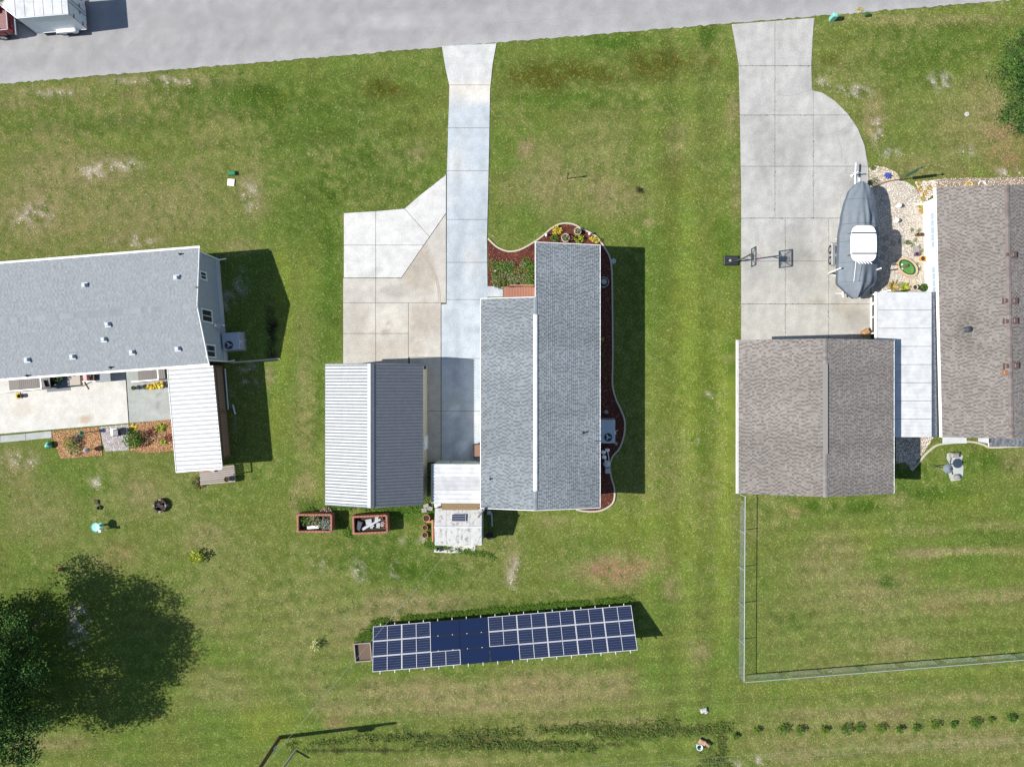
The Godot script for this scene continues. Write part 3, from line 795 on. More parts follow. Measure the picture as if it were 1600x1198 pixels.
# ---------------------------------------------------------------- buildings
func on_wall(px: float, py: float, p0: Vector2, p1: Vector2) -> Vector2:   # (distance along the wall, height) where a line of sight meets the wall p0-p1
	var d := Vector3((px - 800.0) / FOC, -1.0, (py - 599.0) / FOC)
	var w := (p1 - p0).normalized()
	var nn := Vector2(-w.y, w.x)
	var t := nn.dot(p0) / nn.dot(Vector2(d.x, d.z))
	var hit := Vector2(d.x, d.z) * t
	return Vector2((hit - p0).dot(w), CAM_H - t)

func wall_basis(p0: Vector2, p1: Vector2, flip := false) -> Basis:   # x along the wall, z out of it
	var w := (p1 - p0).normalized()
	var x := Vector3(w.x, 0, w.y)
	var z := x.cross(Vector3.UP)
	if flip: return Basis(-x, Vector3.UP, -z)
	return Basis(x, Vector3.UP, z)

func window_in(parent: Node3D, p0: Vector2, p1: Vector2, s0: float, s1: float, y0: float, y1: float, glass: Material, bars: int, flip := false, called := "window") -> void:
	var b := wall_basis(p0, p1, flip)
	var w := (p1 - p0).normalized()
	var m := p0 + w * (s0 + s1) * 0.5
	var at := Vector3(m.x, (y0 + y1) * 0.5, m.y)
	var sx := absf(s1 - s0); var sy := absf(y1 - y0)
	var mb := MB.new()
	for k in [[0, sy * 0.5, sx + 0.12, 0.08], [0, -sy * 0.5, sx + 0.16, 0.1], [-sx * 0.5, 0, 0.08, sy - 0.08], [sx * 0.5, 0, 0.08, sy - 0.08]]:
		mb.box(at + b * Vector3(k[0], k[1], 0.045), Vector3(k[2], k[3], 0.09), b)
	var f := part(called, mb, M.white_trim, parent)
	mb = MB.new()
	mb.box(at + b * Vector3(0, 0, 0.02), Vector3(sx - 0.08, sy - 0.08, 0.03), b)
	part("pane", mb, glass, f)
	for i in bars:
		mb = MB.new()
		mb.box(at + b * Vector3(-sx * 0.5 + sx * (i + 1) / (bars + 1), 0, 0.05), Vector3(0.035, sy - 0.1, 0.04), b)
		part("mullion", mb, M.white_trim, f)

func gable_walls(mb: MB, A: Vector2, B: Vector2, C: Vector2, D: Vector2, RA: Vector2, RB: Vector2, h: float, rh: float) -> void:   # A-B and D-C under the eaves, gables at A-RA-D and B-RB-C
	var w := func(p: Vector2, y: float) -> Vector3: return Vector3(p.x, y, p.y)
	for e in [[A, B], [C, D]]: mb.quad(w.call(e[0], 0), w.call(e[1], 0), w.call(e[1], h), w.call(e[0], h))
	for e in [[A, RA, D], [B, RB, C]]:
		mb.quad(w.call(e[0], 0), w.call(e[1], 0), w.call(e[1], rh), w.call(e[0], h))
		mb.quad(w.call(e[1], 0), w.call(e[2], 0), w.call(e[2], h), w.call(e[1], rh))

func roof_slope(parent: Node3D, a: Vector3, b: Vector3, c: Vector3, d: Vector3, tones: Array, under: Material, lay: Array, stain = null) -> MeshInstance3D:
	var mb := MB.new()
	var k := Vector3(0, -0.05, 0)
	if (b - a).cross(c - a).y > 0: mb.slab(a + k, b + k, c + k, d + k, 0.1)
	else: mb.slab(a + k, d + k, c + k, b + k, 0.1)
	var r := part("roof", mb, under, parent)
	mb = MB.new()
	shingles(mb, a, b, c, d, tones, lay, stain)
	part("shingles", mb, M.shingle, r).set_meta("kind", "stuff")
	return r

func ridge_caps(parent: Node3D, a: Vector3, b: Vector3, tones: Array, half := 0.13, drop := 0.03, side := Vector3.ZERO) -> void:
	var mb := MB.new()
	var along := (b - a).normalized()
	var s := along.cross(Vector3.UP).normalized()
	var n := int(a.distance_to(b) / 0.24)
	for i in n:
		var p := a.lerp(b, float(i) / n) + Vector3(0, 0.035, 0); var q := a.lerp(b, float(i + 1.15) / n) + Vector3(0, 0.026, 0)
		var f := rng.randf_range(0.85, 1.1)
		var t: Color = tones[rng.randi() % tones.size()]
		mb.col = Color(t.r * f, t.g * f, t.b * f)
		var k := Vector3(0, -drop, 0)
		mb.quad(p - s * half + k, q - s * half + k, q, p); mb.quad(p, q, q + s * half + k, p + s * half + k)
	part("ridge_cap", mb, M.shingle, parent).set_meta("kind", "stuff")

func gutter(parent: Node3D, a: Vector3, b: Vector3, out: Vector3, m: Material) -> void:
	var mb := MB.new()
	var o := out.normalized() * 0.13
	var dn := Vector3(0, -0.1, 0)
	mb.quad(a + dn, b + dn, b + dn + o, a + dn + o)
	mb.box((a + b) * 0.5 + o + Vector3(0, -0.05, 0), Vector3(a.distance_to(b), 0.11, 0.025), Basis((b - a).normalized(), Vector3.UP, (b - a).normalized().cross(Vector3.UP)))
	mb.box((a + b) * 0.5 + Vector3(0, -0.06, 0) + out.normalized() * 0.012, Vector3(a.distance_to(b), 0.12, 0.02), Basis((b - a).normalized(), Vector3.UP, (b - a).normalized().cross(Vector3.UP)))
	part("gutter", mb, m, parent)

func roof_box(parent: Node3D, at: Vector3, s: Vector3, m: Material, turn := 0.0, called := "roof_vent") -> void:
	var mb := MB.new()
	mb.cbox(at + Vector3(0, s.y * 0.5, 0), s, minf(0.05, s.y * 0.4), roty(turn))
	mb.box(at + Vector3(0, 0.015, 0), Vector3(s.x * 1.5, 0.03, s.z * 1.5), roty(turn))
	part(called, mb, m, parent)

func roof_pipe(parent: Node3D, at: Vector3, h := 0.35, r := 0.06, m: Material = null) -> void:
	var mb := MB.new()
	mb.lathe(at, [[r * 2.2, -0.08], [r * 1.6, 0.05], [r, 0.08], [r, h], [r * 0.7, h], [r * 0.7, h - 0.1]], 10)
	part("vent_pipe", mb, m if m else M.dark_metal, parent)

const GREY_TONES := [Color(0.235, 0.262, 0.285), Color(0.225, 0.251, 0.273), Color(0.212, 0.238, 0.26), Color(0.242, 0.268, 0.288), Color(0.218, 0.246, 0.27)]
const PALE_TONES := [Color(0.295, 0.315, 0.338), Color(0.287, 0.307, 0.33), Color(0.30, 0.32, 0.342), Color(0.282, 0.302, 0.325)]
const BROWN_TONES := [Color(0.25, 0.226, 0.208), Color(0.23, 0.206, 0.19), Color(0.258, 0.238, 0.223), Color(0.227, 0.215, 0.202), Color(0.242, 0.21, 0.192)]

const LAY_GREY := [0.15, 0.16, 0.10, 0.36, 0.135, 0.3]
const LAY_PALE := [0.15, 0.20, 0.07, 0.10, 0.15, 0.3]
const LAY_BROWN := [0.15, 0.15, 0.11, 0.36, 0.06, 0.14]

func grey_house() -> void:
	var he := 3.45; var hr := 4.5; var hl := 3.63
	var t := thing("shingled_house", "long house under a blue-grey shingle gable with a white ridge vent", "house", Vector3(2.0, 0, 1.0))
	var e0 := U(938, 378, he); var e1 := U(938, 795, he)
	var r0 := U(836.5, 378, hr); var r1 := U(836.5, 797.5, hr)
	e0.z = r0.z; e1.z = r1.z
	var weather := func(x: float, z: float) -> float: return 1.0 + 0.16 * n_mid.get_noise_2d(x * 0.35, z * 1.6) + 0.10 * n_big.get_noise_2d(x * 2.0, z * 2.0)
	var rm := r0; rm.z = U(836, 464, hr).z
	var l0 := U(751, 463, hl); var l1 := U(751, 795, hl)
	l0.z = rm.z; l1.z = r1.z
	roof_slope(t, e1, e0, r0, r1, GREY_TONES, M.white_trim, LAY_GREY, weather)
	roof_slope(t, l0, l1, r1, rm, GREY_TONES, M.white_trim, LAY_GREY, weather)
	# white metal edging along the rakes and eaves
	var mb := MB.new()
	for k in [[e0, r0], [e1, r1], [l1, r1], [l0, rm]]: mb.tube([k[0] + Vector3(0, 0.005, 0), k[1] + Vector3(0, 0.005, 0)], 0.028, 5)
	for k in [[e0, e1], [l0, l1], [r0, rm]]: mb.tube([k[0], k[1]], 0.03, 5)
	part("drip_edge", mb, M.white_trim, t)
	# ridge vent
	mb = MB.new()
	var v0 := U(837, 491, hr + 0.08); var v1 := U(837, 767, hr + 0.08)
	v0.x = r0.x; v1.x = r0.x
	mb.slab(v0 + Vector3(-0.13, -0.03, 0), v1 + Vector3(-0.13, -0.03, 0), v1 + Vector3(0, 0.02, 0), v0 + Vector3(0, 0.02, 0), 0.05)
	mb.slab(v0 + Vector3(0, 0.02, 0), v1 + Vector3(0, 0.02, 0), v1 + Vector3(0.13, -0.03, 0), v0 + Vector3(0.13, -0.03, 0), 0.05)
	part("ridge_vent", mb, M.white_trim, t)
	ridge_caps(t, rm, v0 - Vector3(0, 0.08, 0), GREY_TONES)
	ridge_caps(t, v1 - Vector3(0, 0.08, 0), r1, GREY_TONES)
	# walls
	mb = MB.new()
	var xr := e0.x - 0.35; var xl := l0.x + 0.3; var z0 := e0.z + 0.3; var z1 := e1.z - 0.3; var zm := rm.z + 0.25
	var xm := r0.x + 0.12
	gable_walls(mb, Vector2(xr, zm), Vector2(xr, z1), Vector2(xl, z1), Vector2(xl, zm), Vector2(r0.x, zm), Vector2(r0.x, z1), he - 0.1, hr - 0.16)
	gable_walls(mb, Vector2(xr, z0), Vector2(xr, zm + 0.1), Vector2(xm + 0.01, zm + 0.1), Vector2(xm, z0), Vector2(xm, z0), Vector2(xm + 0.01, zm + 0.1), he - 0.1, hr - 0.18)
	part("wall", mb, M.white_wall, t)
	var p0 := Vector2(xr, z0); var p1 := Vector2(xr, z1)
	for s in [2.0, 6.2, 9.0, 15.8]: window_in(t, p0, p1, s, s + 1.1, 1.3, 2.5, M.glass, 1, true)
	var q0 := Vector2(xl, zm); var q1 := Vector2(xl, z1)
	window_in(t, q0, q1, 2.0, 3.2, 1.3, 2.5, M.glass, 1)
	window_in(t, q0, q1, 8.6, 9.6, 0.5, 2.55, M.pale_glass, 0, false, "door")
	# pipes on the roof
	var slope := (hr - he) / (e0.x - r0.x)
	var a := U(911, 676, 3.75)
	roof_pipe(t, Vector3(a.x, hr - slope * (a.x - r0.x), a.z), 0.25, 0.06)
	a = U(766, 748, 3.8)
	roof_pipe(t, Vector3(a.x, 3.78, a.z), 0.2, 0.05)
	mb = MB.new()
	mb.tube([U(930, 689, 3.62), U(939, 689, 3.55)], 0.025, 5)
	part("conduit", mb, M.dark_metal, t)
	# service mast at the corner
	mb = MB.new()
	mb.tube([U(757, 795, 2.0), U(758, 794, 3.9)], 0.05, 7)
	mb.tube([U(758, 794, 3.9), U(747, 808, 3.75)], 0.06, 7)
	part("service_mast", mb, M.dark_metal, t)
	no_grass.append(PackedVector2Array([Vector2(xl, zm), Vector2(xr, zm), Vector2(xr, z1), Vector2(xl, z1)]))
	no_grass.append(PackedVector2Array([Vector2(xm, z0), Vector2(xr, z0), Vector2(xr, zm), Vector2(xm, zm)]))
	# red boarded entry steps in the angle of the two wings
	var d := thing("entry_deck", "red stained board landing between mulch bed and grey roof", "deck", U(811, 456))
	var n := 22
	for i in n:
		var x0 := lerpf(786.5, 840, float(i) / n); var x1 := lerpf(786.5, 840, float(i + 1) / n)
		mb = MB.new()
		var u := U(x0, 449, 0.0); var w := U(x1, 470, 0.0)
		mb.cbox(Vector3((u.x + w.x) * 0.5, 0.30, (u.z + w.z) * 0.5), Vector3(w.x - u.x - 0.018, 0.035, w.z - u.z), 0.006)
		part("plank", mb, M.wood_red, d)
	mb = MB.new()
	mb.box(U(813, 449.2) + Vector3(0, 0.15, 0), Vector3(2.5, 0.25, 0.05)); mb.box(U(813, 469) + Vector3(0, 0.15, 0), Vector3(2.5, 0.25, 0.05))
	part("joist", mb, M.wood_brown, d)
	mb = MB.new()
	for x in [797, 832]: mb.box(U(x, 449) + Vector3(0, 0.6, 0), Vector3(0.08, 1.2, 0.08))
	mb.box(U(815, 449) + Vector3(0, 1.17, 0), Vector3(1.75, 0.05, 0.09))
	part("railing", mb, M.wood_red, d)

func metal_building() -> void:
	var he := 3.2; var hr := 4.45
	var xl := U(508, 0, he).x; var xr := U(660, 0, he).x; var xm := U(579, 0, hr).x
	var z0 := U(0, 569, he).z; var z1 := U(0, 788, he).z
	var t := thing("metal_building", "tall workshop with a ribbed bare metal gable roof and cream walls", "shed", Vector3(xm, 0, (z0 + z1) * 0.5))
	var w := (z1 - z0) / 11.0
	for side in [0, 1]:
		var run := (xm - xl) if side == 0 else (xr - xm)
		var ln := sqrt(run * run + (hr - he) * (hr - he)) + 0.04
		var ang := atan2(hr - he, run)
		var b := rotz(rad_to_deg(ang if side == 0 else -ang))
		var mesh := roof_ribs(w, ln, w / 4.0, 0.06, 0.04)
		for i in 11:
			var at := Vector3(xl, he, z0 + i * w) if side == 0 else Vector3(xm, hr, z0 + i * w)
			again("roof_panel", mesh, M.galvanised, t, at + Vector3(0, rng.randf_range(0, 0.003), 0), b * Basis(Vector3.RIGHT, rng.randf_range(-0.004, 0.004)))
	var mb := MB.new()
	mb.slab(Vector3(xm - 0.24, hr - 0.03, z0 - 0.02), Vector3(xm - 0.24, hr - 0.03, z1 + 0.02), Vector3(xm, hr + 0.06, z1 + 0.02), Vector3(xm, hr + 0.06, z0 - 0.02), 0.02)
	mb.slab(Vector3(xm, hr + 0.06, z0 - 0.02), Vector3(xm, hr + 0.06, z1 + 0.02), Vector3(xm + 0.24, hr - 0.03, z1 + 0.02), Vector3(xm + 0.24, hr - 0.03, z0 - 0.02), 0.02)
	part("ridge_cap", mb, M.galvanised, t)
	for e in [z0 - 0.01, z1 + 0.01]:
		mb = MB.new()
		mb.tube([Vector3(xl, he, e), Vector3(xm, hr, e), Vector3(xr, he, e)], 0.035, 5)
		part("rake_trim", mb, M.galvanised, t)
	mb = MB.new()
	var xw := U(667.5, 0).x
	gable_walls(mb, Vector2(xl + 0.08, z0 + 0.06), Vector2(xl + 0.08, z1 - 0.06), Vector2(xw, z1 - 0.06), Vector2(xw, z0 + 0.06), Vector2(xm, z0 + 0.06), Vector2(xm, z1 - 0.06), he - 0.06, hr - 0.08)
	part("wall", mb, M.cream_wall, t)
	# cladding ribs on the side facing the drive
	for i in 32:
		var z := z0 + 0.2 + i * 0.305
		if z > z1 - 0.1: break
		mb = MB.new()
		mb.box(Vector3(xw + 0.012, he * 0.5 - 0.03, z), Vector3(0.024, he - 0.1, 0.06))
		part("cladding_rib", mb, M.cream_wall, t)
	mb = MB.new()
	mb.box(Vector3(xw + 0.03, 1.05, U(0, 690).z), Vector3(0.05, 2.05, 0.95))
	part("door", mb, M.white_trim, t)
	mb = MB.new()
	mb.cbox(Vector3(xw + 0.1, 2.1, U(0, 575).z), Vector3(0.16, 0.3, 0.22), 0.03)
	part("wall_lamp", mb, M.dark_metal, t)
	no_grass.append(PackedVector2Array([Vector2(xl + 0.1, z0 + 0.1), Vector2(xw, z0 + 0.1), Vector2(xw, z1 - 0.1), Vector2(xl + 0.1, z1 - 0.1)]))

func pale_home() -> void:
	var h := 3.5; var rh := 4.53
	var a1 := U(311, 387, h); var a0 := U(-150, 424, h)
	var b1 := U(326, 568, h); var b0 := U(-150, 602.5, h)
	var r1 := U(307.5, 478, rh); var r0 := U(-150, 513.6, rh)
	var t := thing("mobile_home", "pale grey shingled mobile home with white gutters and grey end wall", "house", Vector3(-27, 0, -4))
	roof_slope(t, a1, a0, r0, r1, PALE_TONES, M.white_trim, LAY_PALE)
	roof_slope(t, b0, b1, r1, r0, PALE_TONES, M.white_trim, LAY_PALE)
	ridge_caps(t, r0, r1, [Color(0.305, 0.325, 0.348), Color(0.30, 0.32, 0.343)], 0.19, 0.045)
	gutter(t, a0, a1, Vector3(0, 0, -1), M.white_trim)
	gutter(t, b0, b1, Vector3(0, 0, 1), M.white_trim)
	var mb := MB.new()
	for k in [[a1, r1], [b1, r1]]: mb.tube([k[0], k[1]], 0.035, 5)
	part("drip_edge", mb, M.white_trim, t)
	# walls
	var dirv := (G(326, 568, h) - G(-150, 602.5, h)).normalized()
	var A1 := Vector2(a1.x, a1.z) - dirv * 0.1 + dirv.orthogonal() * -0.25; var B1 := Vector2(b1.x, b1.z) - dirv * 0.1 - dirv.orthogonal() * -0.25
	var A0 := A1 - dirv * 21.0; var B0 := B1 - dirv * 21.0
	var R1 := (A1 + B1) * 0.5; var R0 := R1 - dirv * 21.0
	mb = MB.new()
	gable_walls(mb, A0, A1, B1, B0, R0, R1, h - 0.13, rh - 0.2)
	part("wall", mb, M.pale_wall, t)
	mb = MB.new()
	var wb := wall_basis(A1, B1, true)
	var m := (A1 + B1) * 0.5
	mb.box(Vector3(m.x, 0.35, m.y) + wb.z * 0.02, Vector3(A1.distance_to(B1) + 0.05, 0.7, 0.05), wb)
	part("skirting", mb, M.vent_grey, t)
	for i in 22:       # lap siding
		var y := 0.82 + i * 0.13
		if y > h - 0.2: break
		mb = MB.new()
		mb.box(Vector3(m.x, y, m.y) + wb.z * 0.006, Vector3(A1.distance_to(B1), 0.105, 0.012), wb * Basis(Vector3.RIGHT, -0.09))
		part("siding_board", mb, M.pale_wall, t)
	for q in [[311, 424, 321, 437.5, 1], [313.5, 483, 330, 504, 1], [320.5, 538, 335, 559, 1]]:
		var u := on_wall(q[0], (q[1] + q[3]) * 0.5, A1, B1); var v := on_wall(q[2], (q[1] + q[3]) * 0.5, A1, B1)
		var s0 := on_wall((q[0] + q[2]) * 0.5, q[1], A1, B1).x; var s1 := on_wall((q[0] + q[2]) * 0.5, q[3], A1, B1).x
		window_in(t, A1, B1, s0 + 0.05, s1 - 0.05, minf(u.y, v.y) + 0.05, maxf(u.y, v.y) - 0.05, M.glass, q[4], true)
	# power meter, its conduit and the round glass
	mb = MB.new()
	var s := on_wall(338, 509, A1, B1)
	var w := (B1 - A1).normalized()
	var mp := A1 + w * s.x
	mb.cbox(Vector3(mp.x, s.y, mp.y) + wb.z * 0.1, Vector3(0.4, 0.55, 0.18), 0.03, wb)
	part("meter_box", mb, M.grey_metal, t)
	for q in [[333, 509], [346, 509]]:
		var g := on_wall(q[0], q[1], A1, B1)
		var gp := A1 + w * g.x
		mb = MB.new()
		mb.lathe(Vector3(gp.x, g.y, gp.y) + wb.z * 0.12, [[0.09, -0.1], [0.09, 0.04], [0.05, 0.1], [0, 0.11]], 10)
		part("meter_globe", mb, M.white_trim, t)
	mb = MB.new()
	mb.box(Vector3(mp.x, 1.0, mp.y) + wb.z * 0.05 + wb.x * 0.12, Vector3(0.06, 2.0, 0.06), wb)
	part("conduit", mb, M.white_trim, t)
	# downspouts
	for e in [A1, B1]:
		mb = MB.new()
		var o: Vector3 = wb.z * 0.07 + Vector3(e.x, 0, e.y)
		mb.box(o + Vector3(0, 1.7, 0), Vector3(0.09, 3.4, 0.07), wb)
		mb.tube([o + Vector3(0, 0.15, 0), o + Vector3(0.5, 0.05, -0.1)], 0.05, 6)
		part("downspout", mb, M.white_trim, t)
	# vents on the roof, each with its hood
	var north := func(p: Vector3) -> float: return 0.0
	for q in [[132, 446], [275.5, 434], [168, 506.5], [162, 530], [206, 550], [277.5, 544.5], [113, 557], [42, 562]]:
		var at := U(q[0], q[1], 3.9)
		var f: float = clampf(absf(q[1] - (513.6 - 150 * 0.0777 + (q[0]) * -0.0777)) / 91.0, 0, 1)
		at = U(q[0], q[1], lerpf(rh, h, f) + 0.02)
		roof_box(t, at, Vector3(0.27, 0.2, 0.27), M.vent_grey, TILT)
	for q in [[281, 397, 3.6], [172, 574, 3.58], [41.5, 587, 3.55]]: roof_pipe(t, U(q[0], q[1], q[2]), 0.22, 0.05)
	var pk := U(307, 449, 4.25)
	mb = MB.new()
	mb.box(pk, Vector3(0.16, 0.1, 0.1))
	part("floodlight", mb, M.black, t)
	no_grass.append(PackedVector2Array([A0, A1, B1, B0]))

func white_annex() -> void:
	var h := 2.5
	var q := U(275, 738, 2.25); var p := U(261, 576, 2.25); var pr := U(332, 571, h); var qr := U(347, 731, h)
	var t := thing("porch_roof", "white ribbed metal porch roof with brown side wall beside mobile home", "porch", Vector3(-22.4, 0, 2.4))
	var along := (q - p); var zdir := along.normalized()
	var xdir := (pr - p).normalized()
	var ydir := zdir.cross(xdir).normalized()
	var n := 8
	var w := along.length() / n
	var mesh := roof_ribs(w, p.distance_to(pr), w / 3.0, 0.09, 0.055)
	for i in n: again("roof_panel", mesh, mat("white_rib", Color(0.44, 0.45, 0.465), 0.5, 0.0, "soft", 0.5), t, p + zdir * w * i, Basis(xdir, ydir, zdir))
	var mb := MB.new()
	mb.tube([pr, qr], 0.04, 5); mb.tube([p, q], 0.04, 5); mb.tube([q, qr], 0.04, 5)
	part("roof_edge", mb, M.white_trim, t)
	# walls: brown boards on the side turned to the lawn
	var wr0 := Vector2(pr.x, pr.z) + Vector2(xdir.x, xdir.z) * -0.35; var wr1 := wr0 + Vector2(zdir.x, zdir.z) * 6.65
	var wl0 := wr0 - Vector2(xdir.x, xdir.z) * 2.7; var wl1 := wl0 + Vector2(zdir.x, zdir.z) * 6.5
	mb = MB.new()
	for e in [[wl0, wl1], [wl1, wr1], [wr0, wl0]]:
		mb.quad(Vector3(e[0].x, 0.0, e[0].y), Vector3(e[1].x, 0.0, e[1].y), Vector3(e[1].x, 2.15, e[1].y), Vector3(e[0].x, 2.15, e[0].y))
	part("wall", mb, M.tan_wall, t)
	var b := wall_basis(wr0, wr1, true)
	var dd := (wr1 - wr0).normalized()
	var len := wr0.distance_to(wr1)
	for i in 34:
		var s := (i + 0.5) * len / 34.0
		var at := wr0 + dd * s
		mb = MB.new()
		mb.box(Vector3(at.x, 1.2, at.y) + b.z * rng.randf_range(0.0, 0.012), Vector3(len / 34.0 - 0.012, 2.4, 0.03), b)
		mb.col = Color.WHITE
		part("board", mb, M.tan_wall, t)
	for k in [0.0, 0.5, 1.0]:
		var at := wr0.lerp(wr1, k)
		mb = MB.new()
		mb.box(Vector3(at.x, 1.22, at.y) + b.z * 0.04, Vector3(0.12, 2.44, 0.1), b)
		part("post", mb, M.wood_brown, t)
	mb = MB.new()
	var mid := (wr0 + wr1) * 0.5
	mb.box(Vector3(mid.x, 1.3, mid.y) + b.z * 0.045, Vector3(len, 0.1, 0.05), b)
	part("rail", mb, M.wood_brown, t)
	no_grass.append(PackedVector2Array([wl0, wr0, wr1, wl1]))
	# weathered step deck at its far end
	var d := thing("step_deck", "weathered grey plank deck at the foot of the white porch", "deck", U(338, 743))
	for i in 8:
		var f0 := i / 8.0
		var c0 := U(310.5, 733, 0.45).lerp(U(313, 758, 0.45), f0 + 0.06); var c1 := U(366, 726, 0.45).lerp(U(368, 753, 0.45), f0 + 0.06)
		mb = MB.new()
		var bx := Basis((c1 - c0).normalized(), Vector3.UP, (c1 - c0).normalized().cross(Vector3.UP))
		var tone := rng.randf_range(0.8, 1.25)
		mb.col = Color(tone, tone * 0.97, tone * 0.94)
		mb.cbox((c0 + c1) * 0.5 + bx.x * rng.randf_range(-0.03, 0.03), Vector3(c0.distance_to(c1), 0.04, 0.135), 0.008, bx)
		part("plank", mb, M.wood_grey, d)
	for k in [[313, 738], [364, 731], [316, 756], [365, 752]]:
		mb = MB.new()
		mb.box(U(k[0], k[1], 0.2), Vector3(0.1, 0.42, 0.1))
		part("footing", mb, M.wood_brown, d)
	mb = MB.new()
	mb.box(U(366, 729, 0.85), Vector3(0.06, 0.06, 1.3), roty(TILT))
	for k in [[365, 716], [366.5, 741]]: mb.box(U(k[0], k[1], 0.65), Vector3(0.07, 0.5, 0.07), roty(TILT))
	part("railing", mb, M.dark_green, d)
	no_grass.append(polyg([312, 735, 364, 729, 366, 752, 314, 757]))

func brown_garage() -> void:
	var he := 3.65; var hr := 5.1
	var z0 := U(0, 531, he).z; var z1 := U(0, 771, he).z
	var xl := U(1154, 0, he).x; var xr := U(1397, 0, he).x; var xm := (xl + xr) * 0.5
	var t := thing("detached_garage", "detached garage with brown shingle gable at the end of grey drive", "garage", Vector3(xm, 0, 2.3))
	var weather := func(x: float, z: float) -> float: return 1.0 + 0.16 * n_mid.get_noise_2d(x * 0.35, z * 1.6) + 0.12 * n_big.get_noise_2d(x * 2.0, z * 2.0)
	roof_slope(t, Vector3(xl, he, z0), Vector3(xl, he, z1), Vector3(xm, hr, z1), Vector3(xm, hr, z0), BROWN_TONES, M.fascia_brown, LAY_BROWN, weather)
	roof_slope(t, Vector3(xr, he, z1), Vector3(xr, he, z0), Vector3(xm, hr, z0), Vector3(xm, hr, z1), BROWN_TONES, M.fascia_brown, LAY_BROWN, weather)
	var grey_caps := [Color(0.24, 0.225, 0.215), Color(0.21, 0.20, 0.19), Color(0.26, 0.24, 0.23)]
	ridge_caps(t, Vector3(xm, hr, z0), Vector3(xm, hr, z1), grey_caps, 0.16, 0.035)
	var mb := MB.new()
	mb.box(Vector3(xm, hr + 0.045, (z0 + z1) * 0.5 - 0.6), Vector3(0.3, 0.03, (z1 - z0) - 4.6))
	part("ridge_vent", mb, mat("vent_strip", Color(0.2, 0.19, 0.18), 0.8), t)
	gutter(t, Vector3(xl, he, z0), Vector3(xl, he, z1), Vector3(-1, 0, 0), M.white_trim)
	mb = MB.new()
	mb.box(Vector3(xr + 0.02, he - 0.06, (z0 + z1) * 0.5), Vector3(0.05, 0.14, z1 - z0))
	part("fascia", mb, M.white_trim, t)
	mb = MB.new()
	gable_walls(mb, Vector2(xl + 1.25, z0 + 0.25), Vector2(xl + 1.25, z1 - 0.25), Vector2(xr - 0.35, z1 - 0.25), Vector2(xr - 0.35, z0 + 0.25), Vector2(xm, z0 + 0.25), Vector2(xm, z1 - 0.25), he - 0.12, hr - 0.2)
	part("wall", mb, M.white_wall, t)
	for k in [-1.3, 2.6]:
		for j in 4:
			mb = MB.new()
			mb.cbox(Vector3(xm + k, 0.38 + j * 0.62, z0 + 0.23), Vector3(3.6, 0.59, 0.05), 0.01)
			part("door_panel", mb, M.white_trim, t)
	no_grass.append(PackedVector2Array([Vector2(xl + 0.4, z0), Vector2(xr - 0.4, z0), Vector2(xr - 0.4, z1 - 0.3), Vector2(xl + 0.4, z1 - 0.3)]))

